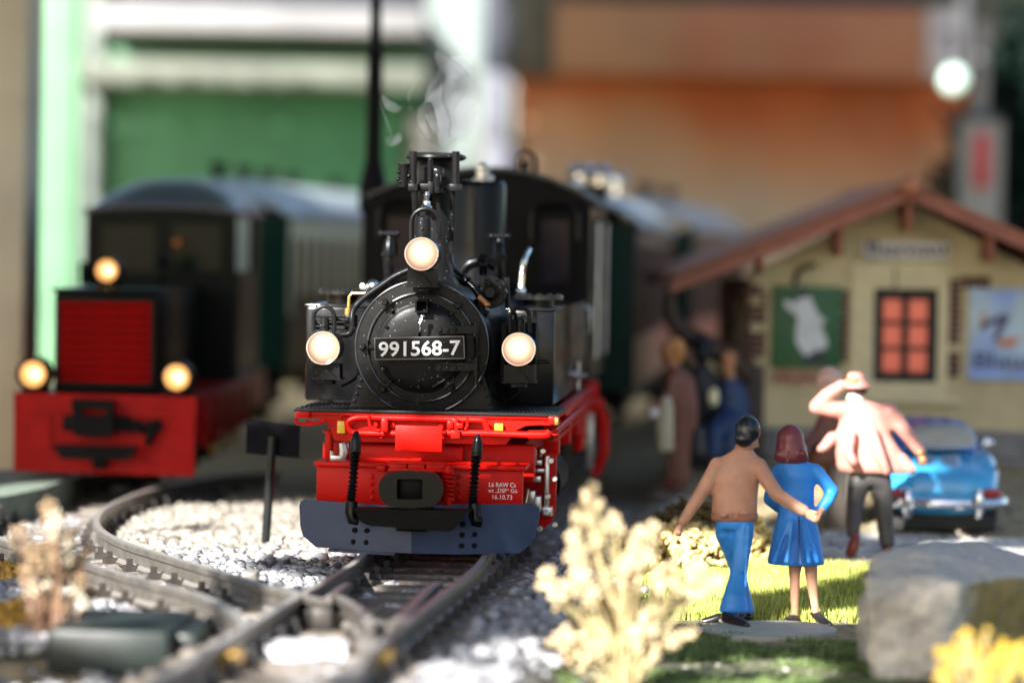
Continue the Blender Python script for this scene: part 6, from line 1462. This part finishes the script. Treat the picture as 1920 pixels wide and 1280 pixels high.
def cluster_mesh(name, seed, m, n=30):
    g = np.random.default_rng(seed); p = g.normal(size=(n, 3)); p /= np.linalg.norm(p, axis=1)[:, None]; p *= g.uniform(.35, .85, (n, 1)); p[:, 2] *= 1.15
    q = p / np.linalg.norm(p, axis=1)[:, None] + np.array([0, 0, .35]); q /= np.linalg.norm(q, axis=1)[:, None]; v, f = scatter(n, p * 0, g.uniform(.13, .24, n), flat=1.0, jit=.25, seed=seed); v = v.reshape(n, 12, 3)
    v = v + np.einsum('nki,ni->nk', v, q)[..., None] * q[:, None, :] * g.uniform(.5, 1.6, (n, 1, 1)) + p[:, None, :]; me = np_mesh(name, v.reshape(-1, 3), f, m, smooth=True); return me
def dried_plant(label, base, d, clusters, m, ms, seed, name='dried_plant'):
    o0 = G(base[0], base[1], 0) if d is None else Vector((P(base[0], base[1], d).x, d, 0)); fr = Frame((o0.x, o0.y, 0), 0); rt_ = fr.empty(name, label, 'dried plant'); g = np.random.default_rng(seed)
    meshes = [cluster_mesh('flower_head', seed + i, m) for i in range(4)]; pale = [cluster_mesh('flower_head', seed + 9 + i, 'drypale') for i in range(4)] if m == 'drybrown' else None; b = MB()
    for i, (x, y, r) in enumerate(clusters):
        dy = g.uniform(-.12, .12); c = fr.at(x, y, dy); rr = r * fr.k(dy)
        o = link('flower_head', (pale if pale and g.random() < .35 else meshes)[i % 4], rt_, None, c); s_ = rr * g.uniform(1.0, 1.25); o.scale = (s_, s_, s_ * g.uniform(1, 1.25)); o.rotation_euler = tuple(g.uniform(-.5, .5, 2)) + (g.uniform(0, 6.28),)
        b0 = Vector((g.uniform(-.05, .05), g.uniform(-.05, .05), -.02)); mid = b0.lerp(c, .5) + Vector((-.12 * (c.x - b0.x), 0, .02))
        b.tube([b0, mid, c], [.0055, .004, .0025], 6, smooth=5)
    b.build('stems', ms, rt_); return rt_
dried_plant('tall cream dried flower sprig in the foreground beside the rails', (1165, 1290), 9.9,
    [(1111, 916, 13), (1098, 935, 11), (1088, 958, 16), (1108, 962, 15), (1122, 945, 10), (1098, 985, 14), (1112, 1000, 12), (1080, 972, 10), (1140, 985, 13), (1152, 972, 12), (1163, 985, 10), (1072, 1012, 16), (1085, 1030, 13), (1112, 1030, 14), (1082, 1058, 17), (1068, 1045, 10), (1090, 1085, 18), (1076, 1105, 17), (1030, 1085, 20), (1018, 1095, 12), (1046, 1108, 20), (1058, 1130, 18), (1098, 1130, 15), (1120, 1060, 16), (1140, 1085, 16),
     (1200, 1005, 15), (1222, 998, 17), (1190, 1028, 17), (1210, 1040, 18), (1175, 1050, 16), (1165, 1075, 20), (1190, 1078, 22), (1205, 1062, 14), (1178, 1105, 22), (1196, 1125, 24), (1130, 1115, 24), (1112, 1118, 16), (1150, 1130, 22), (1160, 1160, 22), (1145, 1180, 20), (1185, 1170, 26), (1205, 1190, 24), (1225, 1160, 24), (1245, 1140, 24), (1265, 1120, 20), (1262, 1100, 22), (1285, 1085, 20), (1305, 1080, 20), (1322, 1100, 18), (1340, 1095, 16), (1240, 1085, 18), (1255, 1070, 14), (1232, 1110, 18), (1290, 1125, 16), (1215, 1215, 22), (1240, 1210, 16), (1262, 1200, 16), (1280, 1190, 14), (1300, 1185, 12),
     (1060, 1200, 20), (1075, 1222, 22), (1090, 1200, 18), (1050, 1245, 18), (1100, 1235, 20), (1120, 1218, 20), (1035, 1205, 12), (1068, 1185, 14), (1130, 1205, 15)], 'dry', 'stem', 41)
dried_plant('brown dried flower sprig leaning at left in front of the curved rails', (95, 1190), 10.0,
    [(88, 948, 14), (92, 962, 17), (104, 978, 17), (96, 995, 14), (112, 1000, 17), (28, 1004, 13), (40, 995, 13), (34, 1020, 13), (60, 1030, 17), (78, 1040, 17), (100, 1028, 17), (128, 1005, 14), (138, 1000, 13), (133, 1025, 17), (122, 1045, 19), (160, 1038, 17), (148, 1048, 17), (92, 1062, 20), (66, 1062, 17), (48, 1078, 17), (78, 1090, 20), (104, 1085, 20), (128, 1075, 17), (150, 1092, 17), (168, 1108, 17), (178, 1112, 13), (140, 1110, 17), (112, 1112, 19), (86, 1118, 19), (60, 1105, 17), (98, 1138, 17), (70, 1140, 17), (124, 1138, 17), (155, 1128, 14)], 'drybrown', 'stembrown', 61)
dried_plant('blurred yellow flowering plant at the bottom right before the boulder', (1850, 1330), 9.1,
    [(1785, 1220, 9), (1793, 1221, 9), (1807, 1187, 10), (1822, 1209, 9), (1804, 1223, 9), (1827, 1223, 8), (1769, 1227, 11), (1793, 1237, 11), (1764, 1223, 11), (1822, 1228, 11), (1786, 1243, 12), (1809, 1253, 11), (1851, 1246, 14), (1823, 1241, 8), (1823, 1249, 9), (1867, 1243, 11), (1866, 1235, 11), (1876, 1225, 9), (1886, 1247, 8), (1881, 1211, 11), (1898, 1220, 10), (1905, 1237, 10), (1921, 1209, 9), (1898, 1243, 10), (1911, 1250, 10), (1879, 1263, 14), (1905, 1238, 11), (1849, 1266, 14), (1846, 1258, 11), (1871, 1247, 9), (1849, 1252, 12), (1847, 1271, 13), (1827, 1282, 11), (1777, 1275, 9), (1781, 1294, 12), (1787, 1282, 10), (1766, 1255, 10), (1771, 1266, 8), (1758, 1270, 8), (1931, 1264, 11), (1936, 1275, 8), (1930, 1257, 10), (1845, 1202, 6), (1846, 1216, 6), (1851, 1183, 6), (1782, 1283, 6), (1784, 1300, 9), (1748, 1303, 9), (1889, 1285, 13), (1882, 1301, 13), (1891, 1264, 12), (1796, 1196, 6), (1824, 1192, 6), (1815, 1184, 6), (1925, 1241, 10), (1921, 1237, 9), (1911, 1219, 10)], 'yellowleaf', 'stem', 81, 'flowering_plant')
def mound(name, label, cat, c, rad, n, r0, r1, m, seed, top=None):
    g = np.random.default_rng(seed); p = g.normal(size=(n, 3)); p /= np.linalg.norm(p, axis=1)[:, None]; p[:, 2] = np.abs(p[:, 2]); sc_ = g.uniform(.86, 1.06, (n, 1))
    lump = np.array([1 + .25 * noise.noise(Vector(q) * 2.3 + Vector((seed, 0, 0))) for q in p])[:, None]; p = p * sc_ * lump * np.array(rad)
    v, f = scatter(n, p, g.uniform(r0, r1, n), flat=1, jit=.3, seed=seed); o = link(name, np_mesh(name, v, f, m)); o.location = c; tag(o, label, cat); return o
c = Gt(1262, 1066); mound('moss_clump', 'sunlit yellow moss clump on the ground behind the couple', 'moss', (c.x, c.y, c.z), (.26, .22, .175), 1500, .010, .019, 'moss', 91)
c = Gt(1390, 1052); mound('moss_clump', 'tan moss clump between the legs of the man and the woman', 'moss', (c.x, c.y, c.z), (.17, .15, .17), 800, .010, .019, 'moss', 92)
c = Gt(1310, 1040); mound('moss_clump', 'dark brown moss clump behind the hanging hand of the man', 'moss', (c.x, c.y, c.z), (.22, .16, .215), 1300, .008, .015, 'mossdark', 93)
c = G(12, 1200, .1); mound('moss_clump', 'ochre moss clump at the left edge beside the point motor', 'moss', (c.x, c.y, .06), (.12, .11, .15), 700, .012, .02, 'ochre', 94)
c = G(14, 1110, .1); mound('moss_clump', 'small ochre moss clump at the left edge behind the brown sprig', 'moss', (c.x, c.y, .09), (.10, .08, .11), 500, .010, .018, 'ochre', 95)
# ---- grass
M['grass'] = mat('grass_blades', (0.46, 0.50, 0.11), 0.6, var=.3, nscale=3, island=.35)
M['mossgreen'] = mat('moss_green', (0.13, 0.19, 0.06), 0.8, var=.3, nscale=5, island=.4)
def blades(name, label, x, y, h0, h1, wd, m, seed, lean=.5):
    g = np.random.default_rng(seed); n = len(x); z = ground_h(x, y); h = g.uniform(h0, h1, n); a = g.uniform(0, 6.28, n); l = np.stack([np.cos(a), np.sin(a), 0 * a], -1) * (h * lean * g.random(n))[:, None]
    s_ = np.stack([-np.sin(a), np.cos(a), 0 * a], -1) * wd; p = np.stack([x, y, z - .005], -1); mid = p + l * .35 + np.stack([0 * h, 0 * h, h * .6], -1); tip = p + l + np.stack([0 * h, 0 * h, h], -1)
    V = np.stack([p - s_, p + s_, mid - s_ * .7, mid + s_ * .7, tip], 1).reshape(-1, 3); i = np.arange(n)[:, None] * 5; T = np.concatenate([i + [0, 1, 3], i + [0, 3, 2], i + [2, 3, 4]])
    o = link(name, np_mesh(name, V, T, m)); tag(o, label, 'grass', kind='stuff'); return o
g = np.random.default_rng(5)
x = g.uniform(.42, 2.1, 60000); y = g.uniform(11.95, 13.5, 60000)
px_c = np.array([noise.noise(Vector((a * 2.2, b_ * 2.2, 0))) for a, b_ in zip(x, y)])
ok = (y > 12.02 + .12 * px_c) & (y < 13.25 + .2 * px_c) & (px_c > -.22) & (((x - .90) / .27) ** 2 + ((y - 11.78) / .23) ** 2 > 1)
blades('grass', 'sunlit yellow green grass behind the couple', x[ok], y[ok], .022, .062, .0036, 'grass', 6)
x = g.uniform(.0, 2.0, 42000); y = g.uniform(9.7, 11.75, 42000)
px_c = np.array([noise.fractal(Vector((a * 1.6 + 9, b_ * 2.6, 0)), 1, 2, 3) for a, b_ in zip(x, y)])
ok = (px_c > .02) & (x > right_edge(y) - .06) & (((x - .90) / .27) ** 2 + ((y - 11.78) / .23) ** 2 > 1)
blades('grass', 'short shaded green moss on the ground in front of the couple', x[ok], y[ok], .012, .035, .006, 'mossgreen', 7, 1.0)
# small soil crumbs and pebbles on the right-hand ground
x = g.uniform(.1, 2.6, 3500); y = g.uniform(9.6, 15.5, 3500); ok = x > right_edge(y); x, y = x[ok], y[ok]
v, f = scatter(len(x), np.stack([x, y, ground_h(x, y) + .004], -1), .004 + .012 * g.random(len(x)) ** 3, seed=8); o = link('pebbles', np_mesh('pebbles', v, f, 'warmstone')); tag(o, 'small pebbles and crumbs on the earth at right', 'pebbles', kind='stuff')

# ================================================================ ADDED TREE OUT OF FRAME, crown shaped to set sun gaps and shade
U = SUN.cross(Vector((0, 0, 1))).normalized(); W_ = U.cross(SUN).normalized()
def uv(p): return np.array([Vector(p).dot(U), Vector(p).dot(W_)])
LIT = []
DARK = []
def lit(a, b, r): LIT.append((uv(a), uv(b), r))
def dark(a, b, r): DARK.append((uv(a), uv(b), r))
GZ = .15
lit(P(590, 655, 12.4), P(650, 560, 12.5), .16); lit(P(640, 640, 12.4), P(740, 560, 12.4), .16); lit(P(720, 640, 12.4), P(800, 560, 12.4), .14); lit(P(815, 290, 12.85), P(800, 480, 12.4), .20); lit(P(700, 655, 12.3), P(870, 652, 12.3), .07)
lit(P(730, 440, 13.4), P(730, 520, 13.4), .10); lit(P(935, 440, 13.4), P(930, 540, 12.7), .10); lit(P(1000, 560, 13.1), P(1075, 560, 15), .10); lit(P(630, 555, 13.0), P(660, 560, 14), .14); lit(P(860, 500, 12.7), P(905, 560, 12.5), .07)
lit(P(700, 786, 12.2), P(1035, 800, 12.2), .045); lit(P(915, 330, 14), P(960, 340, 14), .05); lit(P(980, 480, 13.5), P(978, 550, 13.5), .06); lit(P(940, 420, 14), P(945, 520, 14), .02)
lit(G(270, 955, GZ), G(560, 955, GZ), .42); lit(G(560, 960, GZ), G(655, 1000, GZ), .28); lit(G(330, 1010, GZ), G(600, 1030, GZ), .22); lit(G(40, 1000, GZ), G(185, 985, GZ), .26); lit(G(200, 1030, GZ), G(380, 1070, GZ), .09)
lit(G(70, 1035, GZ), G(300, 1060, GZ), .09); lit(G(330, 1060, GZ), G(480, 1090, GZ), .08); lit(P(90, 955, 10), P(120, 1010, 10), .05); lit(P(60, 1060, 10), P(90, 1100, 10), .04)
_g = np.random.default_rng(123)
for _i in range(60):                                      # dapples on the track in the foreground
    p_ = G(_g.uniform(60, 700), 1075 + 215 * _g.random() ** .8, .16); lit(p_, p_ + Vector((_g.normal() * .05, _g.normal() * .12, 0)), _g.uniform(.012, .05))
lit(P(760, 180, 12.9), P(840, 100, 12.9), .42); lit(P(740, 250, 12.9), P(800, 270, 12.9), .2)
lit(P(1190, 1020, 9.9), P(1200, 1100, 9.9), .14); lit(P(1150, 1120, 9.9), P(1180, 1200, 9.9), .20); lit(P(1240, 1150, 9.9), P(1310, 1090, 9.9), .12); lit(P(1060, 1225, 9.9), P(1110, 1215, 9.9), .14); lit(P(1240, 1205, 9.9), P(1290, 1190, 9.9), .05)
lit(G(500, 1208, .16), G(650, 1208, .16), .09); lit(G(430, 1270, .14), G(660, 1268, .14), .12); lit(G(790, 1268, .14), G(960, 1275, .14), .1)
lit(P(1160, 1030, 12.6), P(1340, 1010, 12.6), .22); lit(Gt(1390, 1090), Gt(1620, 1085), .26); lit(Gt(1400, 1140), Gt(1610, 1140), .2)
lit(P(1545, 750, 13.7), P(1660, 780, 13.7), .15); lit(P(1580, 820, 13.7), P(1640, 850, 13.7), .10); lit(P(1700, 800, 13.7), P(1732, 865, 13.7), .04); lit(P(1600, 710, 13.7), P(1610, 740, 13.7), .08)
lit(P(1790, 1240, 9.1), P(1900, 1250, 9.1), .13); lit(Gt(1880, 1036), Gt(1900, 1036), .05)
lit(P(1290, 508, 16.2), P(1690, 346, 16.2), .045); lit(P(1150, 370, 19), P(1210, 400, 22), .15); lit(P(1789, 152, 31), P(1789, 150, 31), .12); lit(P(570, 350, 22), P(680, 360, 26), .3)
dark(P(580, 985, 12), P(1005, 985, 12), .06); dark(P(600, 915, 12.1), P(980, 915, 12.1), .06); dark(P(720, 745, 12.4), P(880, 745, 12.4), .11); dark(P(905, 640, 12.4), P(880, 560, 12.4), .09); dark(P(1000, 640, 12.6), P(1010, 740, 12.6), .14); dark(P(620, 745, 12.6), P(600, 745, 12.6), .07); dark(P(1385, 860, 11.85), P(1385, 1010, 11.85), .11); dark(P(1320, 900, 11.85), P(1280, 980, 11.85), .04); dark(P(1487, 830, 12), P(1495, 1030, 12), .09); dark(P(1400, 820, 11.85), P(1400, 800, 11.85), .06)
dark(P(490, 825, 13.2), P(535, 825, 13.2), .1); dark(P(60, 815, 15.1), P(340, 815, 15.1), .16); dark(P(195, 640, 15.2), P(200, 600, 15.2), .22); dark(P(300, 450, 17.2), P(300, 520, 17.2), .35); dark(P(1480, 640, 16.6), P(1900, 640, 16.6), .42); dark(P(1480, 780, 16.6), P(1900, 780, 16.6), .2); dark(P(1600, 450, 16.6), P(1850, 450, 16.6), .12); dark(P(1560, 715, 14.4), P(1560, 730, 14.4), .06)
dark(P(1260, 660, 15.6), P(1270, 900, 15.6), .1); dark(P(1320, 660, 16.3), P(1370, 900, 16.3), .3); dark(P(440, 880, 17), P(560, 840, 17), .25); dark(P(1180, 900, 16.5), P(1230, 850, 17.5), .25); dark(P(0, 905, 15.9), P(140, 890, 15.9), .45); dark(P(1640, 1150, 10.3), P(1900, 1150, 10.3), .2); dark(P(1800, 885, 14.2), P(1850, 930, 14.2), .10); dark(P(1388, 1010, 11.85), P(1380, 1160, 11.85), .05)
g = np.random.default_rng(77); N = 90000
tg = np.stack([g.uniform(-4.2, 4.6, N), g.uniform(6.8, 24, N), g.uniform(0, 1.9, N)], -1); k_ = int(N * .16); tg[:k_] = np.stack([g.uniform(.1, 6.2, k_), g.uniform(32, 32.8, k_), g.uniform(0, 4.2, k_)], -1); k2 = int(N * .12); tg[k_:k_ + k2] = np.stack([g.uniform(-3.95, -1.0, k2), g.uniform(32.2, 32.35, k2), g.uniform(0, 2.5, k2)], -1); k2 += k_; k3 = int(N * .10); tg[k2:k2 + k3] = np.stack([g.uniform(-5.5, 6.2, k3), g.uniform(23.5, 31.4, k3), g.uniform(0, .15, k3)], -1); k2 += k3; k3 = int(N * .03); tg[k2:k2 + k3] = np.stack([g.uniform(3.2, 5.2, k3), g.uniform(26, 27, k3), g.uniform(0.1, 2.35, k3)], -1); S_ = np.array(SUN); hgt = g.uniform(8.5, 10.5, N); pc_ = tg + S_ * hgt[:, None]; q = np.stack([tg @ np.array(U), tg @ np.array(W_)], -1); size = g.uniform(.055, .115, N)
keep = np.ones(N, bool)
for a, b_, r in LIT:
    ab = b_ - a; t_ = np.clip(((q - a) @ ab) / max(ab @ ab, 1e-9), 0, 1); dd = np.linalg.norm(q - (a + t_[:, None] * ab), axis=1); keep &= dd > r + size * 1.05
for a, b_, r in DARK:
    ab = b_ - a; t_ = np.clip(((q - a) @ ab) / max(ab @ ab, 1e-9), 0, 1); dd = np.linalg.norm(q - (a + t_[:, None] * ab), axis=1); keep |= dd < r
pc_ = pc_[keep]; size = size[keep]; n = len(pc_)
nn = S_ + g.normal(size=(n, 3)) * .5; nn /= np.linalg.norm(nn, axis=1)[:, None]; a = np.cross(nn, g.normal(size=(n, 3))); a /= np.linalg.norm(a, axis=1)[:, None]; b_ = np.cross(nn, a); s_ = size[:, None]
V = np.stack([pc_ - a * s_ * 1.2, pc_ - a * s_ * .2 + b_ * s_ * .75, pc_ + a * s_ * 1.2, pc_ - a * s_ * .2 - b_ * s_ * .75], 1).reshape(-1, 3); i = np.arange(n)[:, None] * 4
M['leaf'] = mat('added_tree_leaf', (0.05, 0.09, 0.03), 0.6, island=.4)
tr = root('added_shade_tree', (-11, 6, 0), 'added unseen tree, its crown shaped to cast planned shade and sun gaps', 'tree')
tr_o = link('crown', np_mesh('crown', V - np.array([-11, 6, 0]), np.concatenate([i + [0, 1, 2], i + [0, 2, 3]]), 'leaf'), tr)
b = MB().tube([(0, 0, -.2), (.1, .1, 2), (.3, .2, 4), (.6, .3, 6)], [.5, .4, .32, .2], 14, smooth=4)
for e in ((2, -4, 5.8), (6, -5, 5.8), (7, 2, 5.9), (2, 6, 5.9), (7, 8, 5.9), (3, 10, 6), (2, 1, 6)): b.tube([(.35, .2, 4.3), (e[0] * .4, e[1] * .4, 5.8), e], [.2, .13, .04], 8, smooth=4)
b.build('trunk', 'timber', tr)

# ================================================================ SMOKE above the chimney
sm_ = bpy.data.materials.new('smoke_wisps'); sm_.use_nodes = True; t = sm_.node_tree; t.nodes.remove(t.nodes['Principled BSDF'])
pv = t.nodes.new('ShaderNodeVolumePrincipled'); pv.inputs['Color'].default_value = (.95, .96, 1, 1); pv.inputs['Anisotropy'].default_value = .2
tc = t.nodes.new('ShaderNodeTexCoord'); nz = t.nodes.new('ShaderNodeTexNoise'); nz.inputs['Scale'].default_value = 6; nz.inputs['Detail'].default_value = 2; nz.inputs['Distortion'].default_value = .8
t.links.new(tc.outputs['Object'], nz.inputs['Vector']); mr = t.nodes.new('ShaderNodeMapRange'); mr.inputs[1].default_value = .35; mr.inputs[2].default_value = .8; mr.inputs[3].default_value = 0; mr.inputs[4].default_value = 11
t.links.new(nz.outputs['Fac'], mr.inputs[0]); t.links.new(mr.outputs[0], pv.inputs['Density']); t.links.new(pv.outputs[0], t.nodes['Material Output'].inputs['Volume'])
M['smoke'] = sm_
SF = Frame((P(815, 285, 12.85).x, 12.85, 0), 0)
def wisp(lst): return [SF.at(x, y, d) for x, y, d in lst]
b = MB()
b.tube(wisp([(765, 278, 0), (780, 274, 0), (800, 276, .0), (822, 279, 0)]), [.006, .022, .026, .006], 12, smooth=5)
b.tube(wisp([(785, 276, 0), (792, 262, .02), (784, 248, .03), (782, 236, .03)]), [.016, .012, .006, .002], 8, smooth=5)
b.tube(wisp([(722, 258, 0), (732, 264, 0), (745, 258, 0), (748, 248, 0)]), [.006, .026, .024, .004], 10, smooth=5)
b.tube(wisp([(735, 255, 0), (722, 220, .02), (712, 190, .03), (718, 175, .03)]), [.01, .006, .004, .002], 8, smooth=5)
b.tube(wisp([(716, 178, 0), (728, 196, .0), (742, 203, 0), (755, 200, 0)]), [.004, .022, .022, .004], 10, smooth=5)
b.tube(wisp([(805, 262, .0), (790, 225, .04), (800, 200, .03), (818, 250, .05)]), [.01, .02, .025, .012], 10, smooth=5)
b.tube(wisp([(828, 274, 0), (836, 245, .05), (822, 205, .08), (838, 165, .06), (862, 130, .08), (880, 175, .1)]), [.01, .045, .06, .075, .06, .01], 12, smooth=6)
b.tube(wisp([(845, 255, 0), (868, 225, .05), (862, 180, .06), (850, 140, .06), (824, 108, .08), (822, 92, .1)]), [.01, .06, .075, .05, .02, .004], 12, smooth=6)
b.tube(wisp([(770, 205, 0), (768, 180, .03), (780, 155, .04), (790, 140, .04)]), [.006, .012, .01, .003], 8, smooth=5)
b.tube(wisp([(855, 274, 0), (870, 270, .02), (878, 278, .02)]), [.004, .010, .003], 8, smooth=5)
b.tube(wisp([(952, 52, .0), (962, 30, .0), (972, 5, 0)]), [.002, .006, .002], 8, smooth=4)
sk = b.build('smoke', 'smoke', None); sk.location = SF.o; tag(sk, 'thin white smoke wisps curling up from the chimney', 'smoke', kind='stuff')
